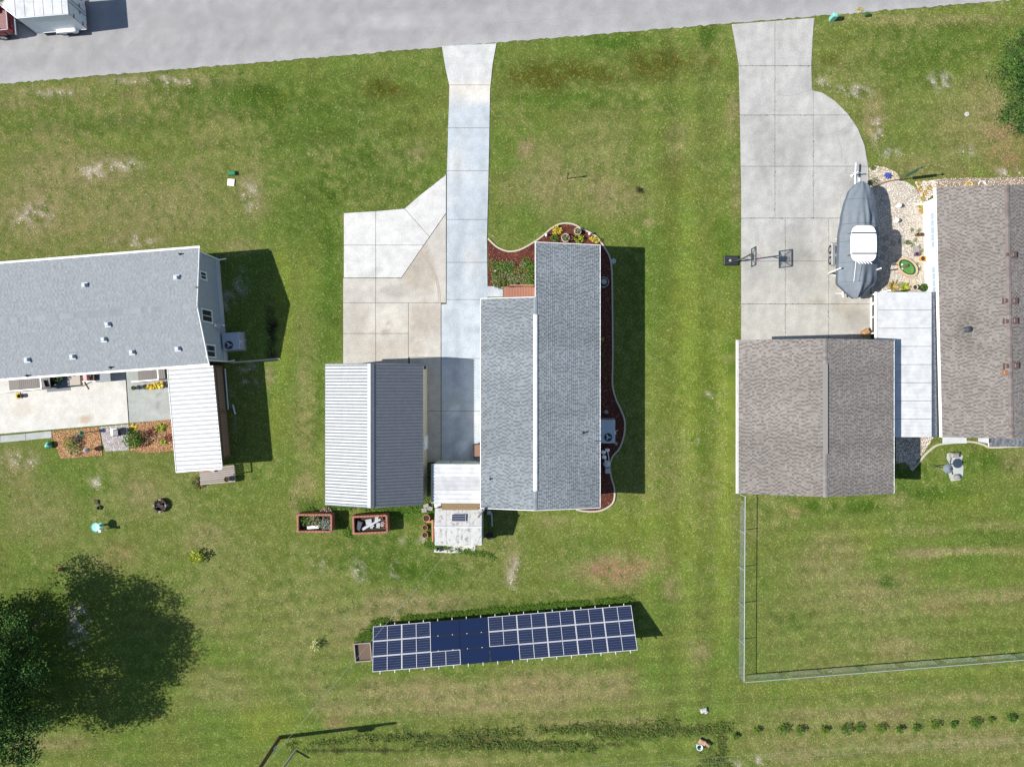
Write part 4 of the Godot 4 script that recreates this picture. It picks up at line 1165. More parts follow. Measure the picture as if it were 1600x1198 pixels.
func brown_house() -> void:
	var he := 2.9; var hr := 4.2
	var a0 := U(1463.5, 293, he); var a1 := U(1473, 683, he)
	var r0 := U(1574, 289, hr); var r1 := U(1581, 685, hr)
	var width := (r0.x - a0.x) * 2.0
	var b0 := Vector3(a0.x + width, he, a0.z - 0.2); var b1 := Vector3(a1.x + width, he, a1.z - 0.2)
	var t := thing("brown_house", "house with weathered brown shingle roof and white side wall", "house", Vector3(36, 0, -5))
	var stain := func(x: float, z: float) -> float:
		var g := Vector2(x, z)
		return 1.0 + 0.16 * n_mid.get_noise_2d(x * 0.35, z * 1.6) - 0.3 * clampf(1.2 - g.distance_to(G(1505, 512, 3.4)) / 1.4 + n_mid.get_noise_2d(x * 2, z * 2) * 0.6, 0, 1)
	roof_slope(t, a0, a1, r1, r0, BROWN_TONES, M.fascia_brown, LAY_BROWN, stain)
	roof_slope(t, b1, b0, r0, r1, BROWN_TONES, M.fascia_brown, LAY_BROWN)
	ridge_caps(t, r0, r1, [Color(0.24, 0.2, 0.19), Color(0.2, 0.17, 0.16)], 0.16, 0.03)
	gutter(t, a0, a1, Vector3(-1, 0, 0), M.white_trim)
	var mb := MB.new()
	var A0 := G(1443, 318); var A1 := Vector2(a1.x + 0.75, a1.z - 0.25)
	A0.x = a0.x + 0.72; A0.y = a0.z + 0.35
	var w2 := width - 1.4
	gable_walls(mb, A0, A1, Vector2(A1.x + w2, A1.y), Vector2(A0.x + w2, A0.y), Vector2(A0.x + w2 * 0.5, A0.y), Vector2(A1.x + w2 * 0.5, A1.y), he - 0.12, hr - 0.22)
	part("wall", mb, M.white_wall, t)
	var s := A0.distance_to(A1)
	for k in [[1.0, 3.6, 2], [4.9, 7.4, 2], [8.6, 10.2, 1]]: window_in(t, A0, A1, k[0], k[1], 0.9, 1.75, M.pale_glass, k[2] + 2)
	mb = MB.new()
	mb.box(Vector3(A0.x - 0.05, 1.4, A0.y + 0.1), Vector3(0.1, 2.8, 0.12)); mb.box(Vector3(A0.x - 0.35, 0.08, A0.y + 0.1), Vector3(0.5, 0.06, 0.1))
	part("downspout", mb, M.white_trim, t)
	for q in [[1573, 398], [1584.5, 398], [1571.5, 470], [1586, 470], [1572.5, 502], [1586.5, 501], [1573, 572], [1588, 571]]:
		roof_box(t, U(q[0], q[1], hr - 0.12), Vector3(0.3, 0.16, 0.3), M.vent_brown, 0)
	roof_box(t, U(1571.5, 582, hr - 0.12), Vector3(0.3, 0.12, 0.3), mat("vent_tan", Color(0.22, 0.11, 0.06), 0.7), 0)
	var pv := U(1510, 515, 3.5)
	mb = MB.new()
	mb.lathe(pv, [[0.2, -0.05], [0.12, 0.05], [0.12, 0.2], [0.22, 0.22], [0.2, 0.3], [0.06, 0.36], [0, 0.36]], 14)
	part("turbine_vent", mb, M.dark_metal, t)
	# a low lean-to at the far side
	mb = MB.new()
	var c0 := U(1546, 682, 2.3); var c1 := U(1660, 682, 2.3); var c2 := U(1660, 699, 2.0); var c3 := U(1546, 697, 2.0)
	mb.slab(c3, c2, c1, c0, 0.1)
	var lean := part("lean_to_roof", mb, M.white_trim, t)
	mb = MB.new()
	shingles(mb, c3, c2, c1, c0, [Color(0.16, 0.17, 0.19), Color(0.12, 0.13, 0.15), Color(0.2, 0.21, 0.23)])
	part("shingles", mb, M.shingle, lean).set_meta("kind", "stuff")
	mb = MB.new()
	mb.box(U(1600, 686, 1.0), Vector3(4.0, 2.0, 0.3))
	part("lean_to_wall", mb, M.white_wall, t)
	mb = MB.new()
	mb.slab(U(1474, 692.5, 2.4), U(1511, 692.5, 2.4), U(1511, 683, 2.5), U(1474, 683, 2.5), 0.06)
	part("awning", mb, M.white_metal, t)
	mb = MB.new()
	mb.slab(U(1530, 690, 2.4), U(1546, 693, 2.4), U(1546, 682, 2.5), U(1530, 682, 2.5), 0.06)
	part("awning", mb, M.white_metal, t)
	no_grass.append(PackedVector2Array([A0, A0 + Vector2(w2, 0), A1 + Vector2(w2, 0), A1]))
	mb = MB.new()
	kerb_line(curve_pts([1425, 735, 1436, 722, 1448, 708, 1463, 696, 1478, 693, 1515, 690, 1535, 694, 1548, 699, 1575, 698, 1620, 696], 0, 5), 0.12, 0.08, mb)
	single("edging_kerb", mb, M.curb, "pale concrete edging kerb curving behind the brown house", "kerb")

func breezeway() -> void:
	var h := 2.75
	var t := thing("breezeway_roof", "flat white panel roof linking brown garage and brown house", "roof", Vector3(27.5, 0, -1.5))
	var x0 := U(1370, 0, h).x; var x1 := U(1455.5, 0, h).x; var x2 := U(1472.5, 0, h).x
	var z0 := U(0, 456, h).z; var z1 := U(0, 683, h).z; var zc := U(0, 560, h).z
	var n := 8
	for i in n:
		var za := lerpf(z0, z1, float(i) / n); var zb := lerpf(z0, z1, float(i + 1) / n)
		var xa := x0 if za < zc else U(1396, 0, h).x
		var mb := MB.new()
		mb.slab(Vector3(xa, h, zb - 0.012), Vector3(x1, h + 0.05, zb - 0.012), Vector3(x1, h + 0.05, za + 0.012), Vector3(xa, h, za + 0.012), 0.08)
		part("roof_panel", mb, M.white_metal, t)
		for k in [0.2, 0.4, 0.6, 0.8]:
			mb = MB.new()
			var z := lerpf(za, zb, k)
			mb.box(Vector3((xa + x1) * 0.5, h + 0.04, z), Vector3(x1 - xa, 0.04, 0.035), rotz(rad_to_deg(atan2(0.05, x1 - xa))))
			part("seam", mb, M.white_metal, t)
	var mb := MB.new()
	mb.box(Vector3((xf(x0)), h - 0.03, (z0 + zc) * 0.5 - 0.3), Vector3(0.1, 0.16, zc - z0 - 0.6))
	part("fascia", mb, M.white_trim, t)
	# bare metal valley falling towards the house wall
	for i in 6:
		mb = MB.new()
		var za := lerpf(z0, z1, i / 6.0); var zb := lerpf(z0, z1, (i + 1) / 6.0)
		mb.slab(Vector3(x1, h + 0.03, zb), Vector3(x2 + 0.1, h - 0.12, zb), Vector3(x2 + 0.1, h - 0.12, za), Vector3(x1, h + 0.03, za), 0.02)
		part("valley_panel", mb, mat("zinc", Color(0.30, 0.33, 0.37), 0.35, 0.8, "blotch", 0.5), t)
	mb = MB.new()
	var xw := U(1361, 0).x
	for q in [461, 476, 496, 521]:
		mb.box(Vector3(xw, h * 0.5, U(0, q).z), Vector3(0.1, h - 0.06, 0.1))
		mb.box(Vector3((xw + x0) * 0.5, h - 0.12, U(0, q, h).z), Vector3(absf(xw - x0) + 0.1, 0.08, 0.08))
	mb.box(Vector3(xw, 0.1, (U(0, 461).z + U(0, 521).z) * 0.5), Vector3(0.08, 0.12, 2.8)); mb.box(Vector3(xw, 1.0, (U(0, 461).z + U(0, 521).z) * 0.5), Vector3(0.08, 0.1, 2.8))
	part("screen_frame", mb, M.white_trim, t)
	mb = MB.new()
	mb.box(Vector3(xw + 0.02, 1.3, (U(0, 461).z + U(0, 521).z) * 0.5), Vector3(0.012, 2.4, 2.8))
	part("screen", mb, M.screen, t)
	mb = MB.new()
	mb.box(Vector3((xw + x2) * 0.5, 1.25, z0 + 0.5), Vector3(x2 - xw, 2.5, 0.1)); mb.box(Vector3((xw + x2) * 0.5 + 0.5, 1.25, z1 - 0.3), Vector3(x2 - xw - 1.0, 2.5, 0.1))
	part("wall", mb, M.white_wall, t)
	no_grass.append(PackedVector2Array([Vector2(xw, z0), Vector2(x2 + 1, z0), Vector2(x2 + 1, z1 - 0.3), Vector2(xw, z1 - 0.3)]))

func xf(x: float) -> float: return x - 0.04

func back_sheds() -> void:
	# white roofed lean-to between workshop and grey house
	var h := 2.55
	var t := thing("lean_to_shed", "white panel roof lean-to between metal workshop and grey house", "shed", U(718, 752))
	var x0 := U(674.5, 0, h).x; var x1 := U(752, 0, h).x; var z0 := U(0, 725, h).z; var z1 := U(0, 786, h).z
	for i in 9:
		var za := lerpf(z0, z1, i / 9.0); var zb := lerpf(z0, z1, (i + 1) / 9.0)
		var mb := MB.new()
		var tone := 1.0 if i < 3 or i > 5 else 0.80
		mb.col = Color(tone, tone, tone * 1.02)
		mb.slab(Vector3(x0, h, zb - 0.006), Vector3(x1, h + 0.12, zb - 0.006), Vector3(x1, h + 0.12, za + 0.006), Vector3(x0, h, za + 0.006), 0.05)
		mb.col = Color(0.8, 0.8, 0.82)
		mb.box(Vector3((x0 + x1) * 0.5, h + 0.07, za), Vector3(x1 - x0, 0.03, 0.035), rotz(rad_to_deg(atan2(0.12, x1 - x0))))
		part("roof_panel", mb, M.white_metal, t)
	var mb := MB.new()
	mb.box(Vector3(x0 - 0.02, h - 0.02, (z0 + z1) * 0.5), Vector3(0.06, 0.12, z1 - z0))
	part("fascia", mb, M.pale_pot, t)
	mb = MB.new()
	mb.box(Vector3((x0 + x1) * 0.5 + 0.05, h * 0.5 - 0.03, (z0 + z1) * 0.5), Vector3(x1 - x0 - 0.1, h - 0.06, z1 - z0 - 0.12))
	part("wall", mb, M.green_wall, t)
	for k in 3:
		mb = MB.new()
		mb.box(Vector3(lerpf(x0, x1, 0.2 + k * 0.28), 1.15, z0 + 0.04), Vector3(0.92, 2.2, 0.06))
		part("door_panel", mb, M.green_wall, t)
	no_grass.append(polyg([685, 719, 755, 719, 755, 790, 685, 790]))
	# tan sheet bridging the gap behind it
	mb = MB.new()
	mb.slab(U(690, 794, 2.2), U(752, 793, 2.2), U(752, 786, 2.3), U(690, 786, 2.3), 0.04)
	mb.box(U(720, 790, 1.1), Vector3(2.6, 2.1, 0.25))
	single("gap_roof", mb, mat("tan_sheet", Color(0.30, 0.20, 0.10), 0.7, 0, "blotch", 1.0), "narrow tan sheet roof in the gap before the white garden shed", "roof")
	# little white shed with a dirty gable roof
	h = 2.1
	var hr := 2.5
	var s := thing("garden_shed", "small shed with stained white metal gable and one small solar panel", "shed", U(718, 825))
	var a := U(679.5, 794, h); var b := U(753, 794, h); var c := U(753, 852, h); var d := U(679.5, 852, h)
	var r0 := U(680, 823.5, hr); var r1 := U(753, 823, hr)
	r0.x = a.x; r1.x = b.x
	for i in 4:
		var f0 := i / 4.0; var f1 := (i + 1) / 4.0 - 0.004
		mb = MB.new()
		mb.slab(r0.lerp(r1, f0), r0.lerp(r1, f1), a.lerp(b, f1), a.lerp(b, f0), 0.03)
		part("roof_panel", mb, M.grimy_metal, s)
		mb = MB.new()
		mb.slab(d.lerp(c, f0), d.lerp(c, f1), r0.lerp(r1, f1), r0.lerp(r1, f0), 0.03)
		part("roof_panel", mb, M.grimy_metal, s)
	mb = MB.new()
	mb.box((r0 + r1) * 0.5 + Vector3(0, 0.02, 0), Vector3(r1.x - r0.x, 0.04, 0.14))
	part("ridge_cap", mb, M.white_metal, s)
	mb = MB.new()
	mb.box((a + c) * 0.5 + Vector3(0.05, -h * 0.5 - 0.05, 0), Vector3(b.x - a.x - 0.05, h - 0.1, d.z - a.z - 0.15))
	mb.tri(Vector3(b.x - 0.02, h - 0.1, a.z + 0.08), Vector3(b.x - 0.02, h - 0.1, d.z - 0.08), Vector3(b.x - 0.02, hr - 0.04, r0.z))
	mb.tri(Vector3(a.x + 0.08, h - 0.1, d.z - 0.08), Vector3(a.x + 0.08, h - 0.1, a.z + 0.08), Vector3(a.x + 0.08, hr - 0.04, r0.z))
	part("wall", mb, M.green_wall, s)
	mb = MB.new()
	var sp := U(716.5, 809, 2.42)
	mb.box(sp, Vector3(1.0, 0.03, 0.5), Basis(Vector3.RIGHT, -0.28))
	var pan := part("solar_panel", mb, M.frame_alu, s)
	mb = MB.new()
	for i in 4: mb.box(sp + Basis(Vector3.RIGHT, -0.28) * Vector3(0, 0.018, -0.18 + i * 0.12), Vector3(0.95, 0.01, 0.105), Basis(Vector3.RIGHT, -0.28))
	part("cell_row", mb, M.cell, pan)
	no_grass.append(polyg([682, 796, 757, 796, 757, 848, 682, 848]))

# ---------------------------------------------------------------- plants
func leafy(mb: MB, at: Vector3, r: float, h: float, n: int, size: float, tones: Array) -> void:   # leaves through a rounded volume
	for i in n:
		var d := Vector3(rng.randfn(), rng.randfn(), rng.randfn()).normalized() * pow(rng.randf(), 0.4)
		var p := at + Vector3(d.x * r, h * 0.5 + d.y * h * 0.5, d.z * r)
		var t: Color = tones[rng.randi() % tones.size()]
		var f := rng.randf_range(0.7, 1.3)
		mb.col = Color(t.r * f, t.g * f, t.b * f)
		var dir := (d + Vector3(rng.randfn(), rng.randfn() * 0.5 + 0.2, rng.randfn()) * 0.7).normalized()
		mb.leaf(p, dir, size * rng.randf_range(0.6, 1.4), size * 0.5, 0.25)

const LEAF_GREEN := [Color(0.045, 0.10, 0.016), Color(0.06, 0.125, 0.02), Color(0.035, 0.075, 0.014), Color(0.09, 0.15, 0.025)]
const LEAF_LIME := [Color(0.20, 0.24, 0.02), Color(0.14, 0.20, 0.02), Color(0.26, 0.27, 0.04)]
const LEAF_YELLOW := [Color(0.55, 0.42, 0.03), Color(0.48, 0.35, 0.03), Color(0.20, 0.24, 0.03), Color(0.60, 0.50, 0.12)]
const LEAF_RED := [Color(0.16, 0.05, 0.04), Color(0.10, 0.035, 0.03), Color(0.2, 0.09, 0.06)]
const LEAF_DUSTY := [Color(0.13, 0.15, 0.07), Color(0.2, 0.19, 0.10), Color(0.09, 0.11, 0.05)]
const LEAF_DARK := [Color(0.034, 0.080, 0.018), Color(0.05, 0.11, 0.024), Color(0.075, 0.15, 0.03), Color(0.022, 0.052, 0.015)]

func bush(called: String, label: String, px: float, py: float, r: float, h: float, n: int, size: float, tones: Array, group := "", y := 0.0) -> Node3D:
	var at := U(px, py, y)
	var t := thing(called, label, "plant", at, 0, group)
	var mb := MB.new()
	for k in 4:
		var a := rng.randf() * TAU
		mb.tube([at, at + Vector3(cos(a) * r * 0.5, h * 0.7, sin(a) * r * 0.5)], 0.014, 4, 0.005)
	part("stem", mb, M.bark, t)
	mb = MB.new()
	leafy(mb, at + Vector3(0, h * 0.12, 0), r, h, n, size, tones)
	part("foliage", mb, M.leaf, t)
	return t

func rosette(called: String, label: String, px: float, py: float, r: float, n: int, width: float, tones: Array, group := "", y := 0.0, lift := 0.6) -> void:
	var at := U(px, py, y)
	var mb := MB.new()
	for i in n:
		var a := i * 2.4 + rng.randf() * 0.4
		var up := rng.randf_range(0.15, 1.0) * lift
		var t: Color = tones[rng.randi() % tones.size()]
		mb.col = t
		var d := Vector3(cos(a), up, sin(a)).normalized()
		mb.leaf(at + Vector3(0, 0.02, 0), d, r * rng.randf_range(0.8, 1.3), width, 0.3)
	single(called, mb, M.leaf, label, "plant", group)

func pot(called: String, label: String, px: float, py: float, r: float, h: float, m: Material, tones: Array, group := "", y := 0.0, fill := 40) -> void:
	var at := U(px, py, y)
	var t := thing(called, label, "pot", at, 0, group)
	var mb := MB.new()
	mb.lathe(at, [[0.0, 0.0], [r * 0.7, 0.0], [r * 0.95, h - 0.05], [r * 1.06, h - 0.05], [r * 1.06, h], [r * 0.88, h], [r * 0.84, h - 0.07]], 18)
	part("rim", mb, m, t)
	mb = MB.new()
	mb.lathe(at + Vector3(0, h - 0.07, 0), [[r * 0.85, 0.0], [r * 0.5, 0.015], [0, 0.02]], 14)
	part("soil", mb, M.soil, t)
	if tones.size():
		mb = MB.new()
		leafy(mb, at + Vector3(0, h - 0.05, 0), r * 0.7, r * 0.9, fill, r * 0.5, tones)
		part("foliage", mb, M.leaf, t)

func tree(called: String, label: String, base: Vector3, blobs: Array, leaves: int, size: float, tones: Array, trunk_r: float) -> void:
	var t := thing(called, label, "tree", base)
	var mb := MB.new()
	var fork := base + Vector3(0.1, 1.9, 0)
	mb.tube([base, base + Vector3(0.05, 1.0, 0.03), fork], trunk_r, 9, trunk_r * 0.75)
	for b in blobs:
		var c: Vector3 = b[0]
		var m := fork.lerp(c, 0.5) + Vector3(0, -0.3, 0)
		mb.tube([fork, m, c], trunk_r * 0.32, 6, 0.03)
		for k in 7:
			var d: Vector3 = Vector3(rng.randfn(), rng.randfn() * 0.6, rng.randfn()).normalized() * b[1] * 0.8
			mb.tube([c.lerp(m, rng.randf() * 0.4), c + d], 0.035, 4, 0.008)
	part("trunk", mb, M.bark, t)
	mb = MB.new()
	var bag := []
	for b in blobs:
		for k in maxi(1, int(b[1] * b[1] * 8.0)): bag.append(b)
	for i in leaves:
		var b: Array = bag[rng.randi() % bag.size()]
		# twigs carry the leaves in clumps, leaving gaps between
		var twig: Vector3 = Vector3(rng.randfn(), rng.randfn() * 0.75, rng.randfn()).normalized() * b[1] * pow(rng.randf(), 0.33)
		for k in 9:
			var p: Vector3 = b[0] + twig + Vector3(rng.randfn(), rng.randfn() * 0.6, rng.randfn()) * 0.2
			var tone: Color = tones[rng.randi() % tones.size()]
			var f := rng.randf_range(0.7, 1.35)
			mb.col = Color(tone.r * f, tone.g * f, tone.b * f)
			var dir := Vector3(rng.randfn(), rng.randfn() * 0.4, rng.randfn()).normalized()
			mb.leaf(p, dir, size * rng.randf_range(0.7, 1.3), size * 0.45, 0.2)
	part("crown", mb, M.leaf, t)

func make_trees() -> void:
	var b := U(-50, 1085)
	var bl := []
	for q in [[-105, 960, 7.0, 2.2], [-55, 985, 7.3, 2.2], [-12, 1020, 6.4, 1.9], [-65, 1060, 8.0, 2.5], [-115, 1040, 7.6, 2.6], [-5, 1080, 6.0, 1.8], [-45, 1130, 6.4, 2.1], [-95, 1140, 6.6, 2.2], [-90, 905, 5.6, 1.7], [-40, 925, 5.0, 1.6], [10, 1045, 5.4, 1.3], [-15, 965, 5.6, 1.6], [25, 1115, 4.2, 1.2], [0, 1000, 4.8, 1.4], [-25, 1060, 7.0, 1.9], [5, 905, 3.6, 1.0], [40, 1010, 3.4, 0.9], [-60, 1010, 4.4, 2.0], [-50, 1090, 4.4, 2.0], [-130, 960, 4.6, 2.0], [-130, 1040, 4.6, 2.2], [-120, 1110, 4.6, 2.0], [-60, 960, 3.6, 1.6], [-50, 1050, 3.4, 1.6], [-80, 1110, 3.4, 1.6], [-95, 1000, 3.2, 1.6], [-10, 1060, 3.4, 1.3], [-20, 980, 3.4, 1.3], [-90, 1060, 2.6, 1.3], [-70, 930, 3.0, 1.3], [30, 935, 3.0, 0.8], [48, 1000, 6.2, 0.85], [52, 1078, 5.8, 0.8], [15, 925, 5.8, 0.9], [40, 1130, 5.4, 0.8], [45, 960, 5.0, 0.6], [75, 905, 2.6, 0.6]]:
		bl.append([U(q[0], q[1] + 52, q[2]), q[3]])
	tree("shade_tree", "broad dark leafy tree casting a wide shadow over the back lawn", b, bl, 5600, 0.2, LEAF_DARK, 0.34)
	bl = []
	for q in [[1580, 75, 3.6, 0.75], [1566, 112, 3.9, 0.85], [1590, 130, 4.4, 1.0], [1584, 170, 3.8, 0.9], [1598, 60, 4.0, 0.8], [1610, 100, 4.8, 1.3], [1612, 180, 4.4, 1.2], [1570, 185, 3.2, 0.5], [1640, 130, 5.5, 1.9], [1595, 95, 4.2, 0.8]]:
		bl.append([U(q[0], q[1], q[2]), q[3]])
	tree("young_tree", "light green tree reaching over dry grass near the road", U(1590, 140), bl, 620, 0.16, [Color(0.034, 0.082, 0.016), Color(0.055, 0.115, 0.024), Color(0.022, 0.058, 0.013)], 0.16)
	# a row of young shrubs along the back line
	var row := [[1183, 1136], [1224, 1134], [1250, 1135], [1288, 1135], [1320, 1134], [1342, 1132], [1374, 1133], [1404, 1134], [1432, 1133], [1460, 1128], [1490, 1127], [1521, 1124], [1549, 1120], [1580, 1117], [1150, 1145]]
	for i in row.size():
		bush("hedge_shrub", ("knee-high dark green" if i % 3 else "knee-high yellow-green") + " shrub in the row planted beyond the chain-link fence", row[i][0] - 2, row[i][1] + 3, rng.randf_range(0.16, 0.36), rng.randf_range(0.3, 0.65), 150, 0.13, LEAF_GREEN if i % 3 else [Color(0.10, 0.15, 0.02), Color(0.07, 0.12, 0.02)], "row of young shrubs behind the fence")
	bush("croton_bush", "yellow-green young bush alone on the open lawn", 310, 868, 0.42, 0.75, 150, 0.2, LEAF_LIME)
	bush("croton_bush", "small pale flowering bush on lawn near the solar array", 494, 1006, 0.36, 0.6, 150, 0.13, [Color(0.5, 0.5, 0.28), Color(0.2, 0.24, 0.04), Color(0.12, 0.16, 0.03)])
	# tall weeds along the ditch and under the array
	weeds("weeds", "tall dark weeds along the back ditch", [[620, 1150, 1060, 1130, 9, 500], [800, 1163, 930, 1168, 9, 380], [930, 1150, 1140, 1137, 8, 420], [450, 1165, 640, 1150, 8, 200], [640, 1164, 800, 1164, 10, 220], [1125, 1140, 1128, 1195, 7, 120], [1100, 1185, 1135, 1198, 10, 120]], 0.34, [Color(0.05, 0.09, 0.018), Color(0.075, 0.13, 0.025), Color(0.15, 0.15, 0.05)])
	weeds("weeds", "long green grass growing round the solar array", [[585, 971, 985, 937, 5, 1500], [760, 955, 985, 935, 4, 500], [560, 1000, 600, 975, 9, 260], [640, 1030, 960, 1000, 9, 500]], 0.3, [Color(0.05, 0.11, 0.015), Color(0.08, 0.13, 0.02)])
	weeds("weeds", "long grass left unmown round the raised planters and metal workshop", [[510, 793, 660, 788, 5, 420], [525, 805, 545, 835, 5, 160], [665, 770, 672, 850, 4, 160], [660, 850, 770, 868, 4, 220], [610, 800, 665, 795, 5, 160]], 0.26, [Color(0.06, 0.13, 0.018), Color(0.09, 0.15, 0.025)])

func weeds(called: String, label: String, runs: Array, h: float, tones: Array) -> void:
	var mb := MB.new()
	for r in runs:
		for i in r[5]:
			var f := rng.randf()
			if n_mid.get_noise_2d(f * 26.0 + r[0], r[1]) < -0.3: continue
			var at := U(lerpf(r[0], r[2], f) + rng.randfn() * r[4] * 0.5, lerpf(r[1], r[3], f) + rng.randfn() * r[4] * 0.5)
			for k in 7:
				var t: Color = tones[rng.randi() % tones.size()]
				var g := rng.randf_range(0.6, 1.3)
				mb.col = Color(t.r * g, t.g * g, t.b * g)
				var a := rng.randf() * TAU
				mb.leaf(at, Vector3(cos(a), rng.randf_range(0.5, 1.8), sin(a)).normalized(), h * rng.randf_range(0.5, 1.2), 0.035, 0.3)
	single(called, mb, M.leaf, label, "weeds", "", "stuff")

# ---------------------------------------------------------------- beds
func bed(called: String, label: String, poly: PackedVector2Array, tone: Color, chips: int, size: float, tones: Array, y := 0.035, flat := 0.45) -> Node3D:
	var mb := MB.new()
	sheet(mb, poly, y, 0.3, func(x, z):
		var f := 1.0 + 0.25 * n_fine.get_noise_2d(x, z) + 0.2 * n_mid.get_noise_2d(x * 2, z * 2)
		return Color(tone.r * f, tone.g * f, tone.b * f))
	mb.col = tone
	mb.prism(poly, -0.02, y, false)
	var o := single(called, mb, M.mulch, label, "garden bed", "", "structure")
	scatter("chips", poly, chips, size, tones, M.pebble, o, y + 0.006, flat)
	no_grass.append_array(Geometry2D.offset_polygon(poly, -0.03))
	return o

func make_beds() -> void:
	var red := [Color(0.19, 0.062, 0.042), Color(0.145, 0.047, 0.034), Color(0.10, 0.034, 0.026), Color(0.24, 0.10, 0.07)]
	# red mulch bed before the grey house, with a pale kerb winding round it
	var line := curve_pts([762.5, 373, 775, 385, 787, 391, 797, 393, 810, 391, 825, 384, 845, 371, 860, 358, 872, 351, 884, 349, 897, 351, 910, 358, 928, 367, 937, 376, 946, 389, 953, 403, 956, 425, 957, 480, 957.5, 560, 957, 600, 962, 622, 970, 640, 976, 657, 975, 680, 968, 700, 958, 712, 953, 726, 955, 745, 960, 763, 959, 782, 950, 792, 935, 798, 915, 798.5, 900, 796], 0.0, 5)
	var poly := line.duplicate()
	for q in [[900, 780], [880, 770], [880, 500], [842, 447], [763, 447]]: poly.append(G(q[0], q[1]))
	bed("mulch_bed", "dark red bark mulch bed wrapped round the grey shingled house", poly, Color(0.135, 0.048, 0.034), 9000, 0.075, red)
	var mb := MB.new()
	kerb_line(line, 0.11, 0.1, mb)
	single("edging_kerb", mb, M.curb, "cream concrete kerb winding round the red mulch bed", "kerb")
	for i in 84:
		var px := rng.randf_range(765, 834); var py := rng.randf_range(402, 445)
		if py < 446 - (px - 762) * 0.62 and py < 412: continue
		var tones: Array = LEAF_GREEN if rng.randf() < 0.5 else (LEAF_DUSTY if rng.randf() < 0.7 else [Color(0.25, 0.09, 0.04), Color(0.10, 0.11, 0.03)])
		var look := "low green" if tones == LEAF_GREEN else ("dusty olive" if tones == LEAF_DUSTY else "red tinged")
		bush("border_plant", look + " border plant in red mulch near the entry landing", px, py, rng.randf_range(0.22, 0.4), rng.randf_range(0.2, 0.4), 75, 0.12, tones, "low plants in the red mulch bed")
	for q in [[869, 357], [874, 361], [867, 363]]: bush("flowering_plant", "bright yellow flowering plant at the bend of the cream kerb", q[0], q[1], 0.2, 0.35, 70, 0.1, LEAF_YELLOW, "yellow flowers at the kerb")
	for q in [[926, 374], [933, 376]]: bush("flowering_plant", "bright yellow flowering plant by the corner of grey roof", q[0], q[1], 0.2, 0.4, 60, 0.11, LEAF_YELLOW, "yellow flowers at the roof corner")
	bush("border_plant", "leafy green plant between stone pots in red mulch", 904, 374, 0.35, 0.35, 120, 0.14, LEAF_LIME)
	bush("border_plant", "green plant close under the front roof edge", 866, 373, 0.25, 0.3, 90, 0.13, LEAF_GREEN)
	pot("planter_pot", "round pale pot holding soil, standing alone in red mulch", 902, 362.5, 0.26, 0.36, M.pale_pot, LEAF_DUSTY, "", 0.03, 25)
	pot("planter_pot", "largest pale pot at the front wall, full of dry plants", 883, 373, 0.30, 0.4, M.pale_pot, LEAF_DUSTY, "", 0.03, 50)
	pot("planter_pot", "small terracotta pot squeezed beside the largest pale pot", 891.5, 373, 0.17, 0.3, M.terracotta, LEAF_RED, "", 0.03, 25)
	for q in [773, 779.5]: pot("planter_pot", "small dark terracotta pot at the corner of blue driveway", q, 442, 0.14, 0.25, M.terracotta, [], "twin pots by the entry landing")
	mb = MB.new()
	mb.lathe(U(853.5, 368), [[0.1, 0], [0.06, 0.1], [0.09, 0.3], [0.03, 0.42], [0, 0.44]], 10)
	single("garden_ornament", mb, M.white_trim, "small white ornament in mulch by the front wall", "ornament")
	mb = MB.new()
	mb.lathe(U(774.5, 424), [[0.12, 0], [0.08, 0.12], [0.1, 0.25], [0.05, 0.36], [0, 0.4]], 10)
	single("garden_ornament", mb, M.stone_white, "cream ornament among green plants near blue driveway", "ornament")
	mb = MB.new()
	mb.lathe(U(921, 366), [[0.11, 0], [0.05, 0.1], [0.05, 0.3], [0.1, 0.4], [0, 0.46]], 10)
	single("garden_ornament", mb, mat("lilac", Color(0.6, 0.42, 0.55), 0.5), "pale lilac ornament beside the yellow flowers", "ornament")
	# fountain ring
	var at := U(943, 441)
	var t := thing("garden_fountain", "round dark basin with pale rim and bowl beside grey house", "fountain", at)
	mb = MB.new()
	mb.lathe(at, [[0.40, 0], [0.40, 0.16], [0.36, 0.16], [0.36, 0.05]], 26)
	part("rim", mb, M.stone_white, t)
	mb = MB.new()
	mb.lathe(at, [[0.36, 0.07], [0.0, 0.075]], 24)
	part("water", mb, M.glass, t)
	mb = MB.new()
	mb.lathe(at, [[0.1, 0.05], [0.08, 0.3], [0.2, 0.42], [0.2, 0.45], [0.1, 0.4], [0, 0.4]], 18)
	part("bowl", mb, M.stone_white, t)
	mb = MB.new()
	mb.lathe(U(958.5, 408), [[0.2, 0.0], [0.2, 0.06], [0, 0.07]], 14)
	single("stepping_stone", mb, M.stone_white, "round pale stone on the shaded lawn edge by the kerb", "stone")
	for q in [[944, 571], [942, 530], [943, 545], [943, 555], [946, 590]]: bush("border_plant", "small plant in shaded mulch along the grey house", q[0], q[1], 0.12, 0.18, 40, 0.08, LEAF_YELLOW if q[1] == 530 else LEAF_GREEN, "plants along the shaded wall")
	mb = MB.new()
	mb.lathe(U(947, 643.5), [[0.16, 0], [0.16, 0.12], [0.1, 0.16], [0, 0.17]], 12)
	single("stepping_stone", mb, M.stone, "round grey stone in dark mulch above the cooling unit", "stone")
	mb = MB.new()
	mb.lathe(U(962.5, 693), [[0.13, 0], [0.12, 0.1], [0, 0.13]], 10)
	single("stepping_stone", mb, M.stone, "small stone in mulch below the cooling unit", "stone")
	# water equipment below the cooling unit
	at = U(947.5, 724)
	t = thing("water_filter", "pale round water tank with valves and pipes in dark mulch", "water tank", at)
	mb = MB.new()
	mb.lathe(at, [[0.24, 0], [0.26, 0.3], [0.22, 0.5], [0.1, 0.58], [0, 0.6]], 18)
	part("tank", mb, M.vent_grey, t)
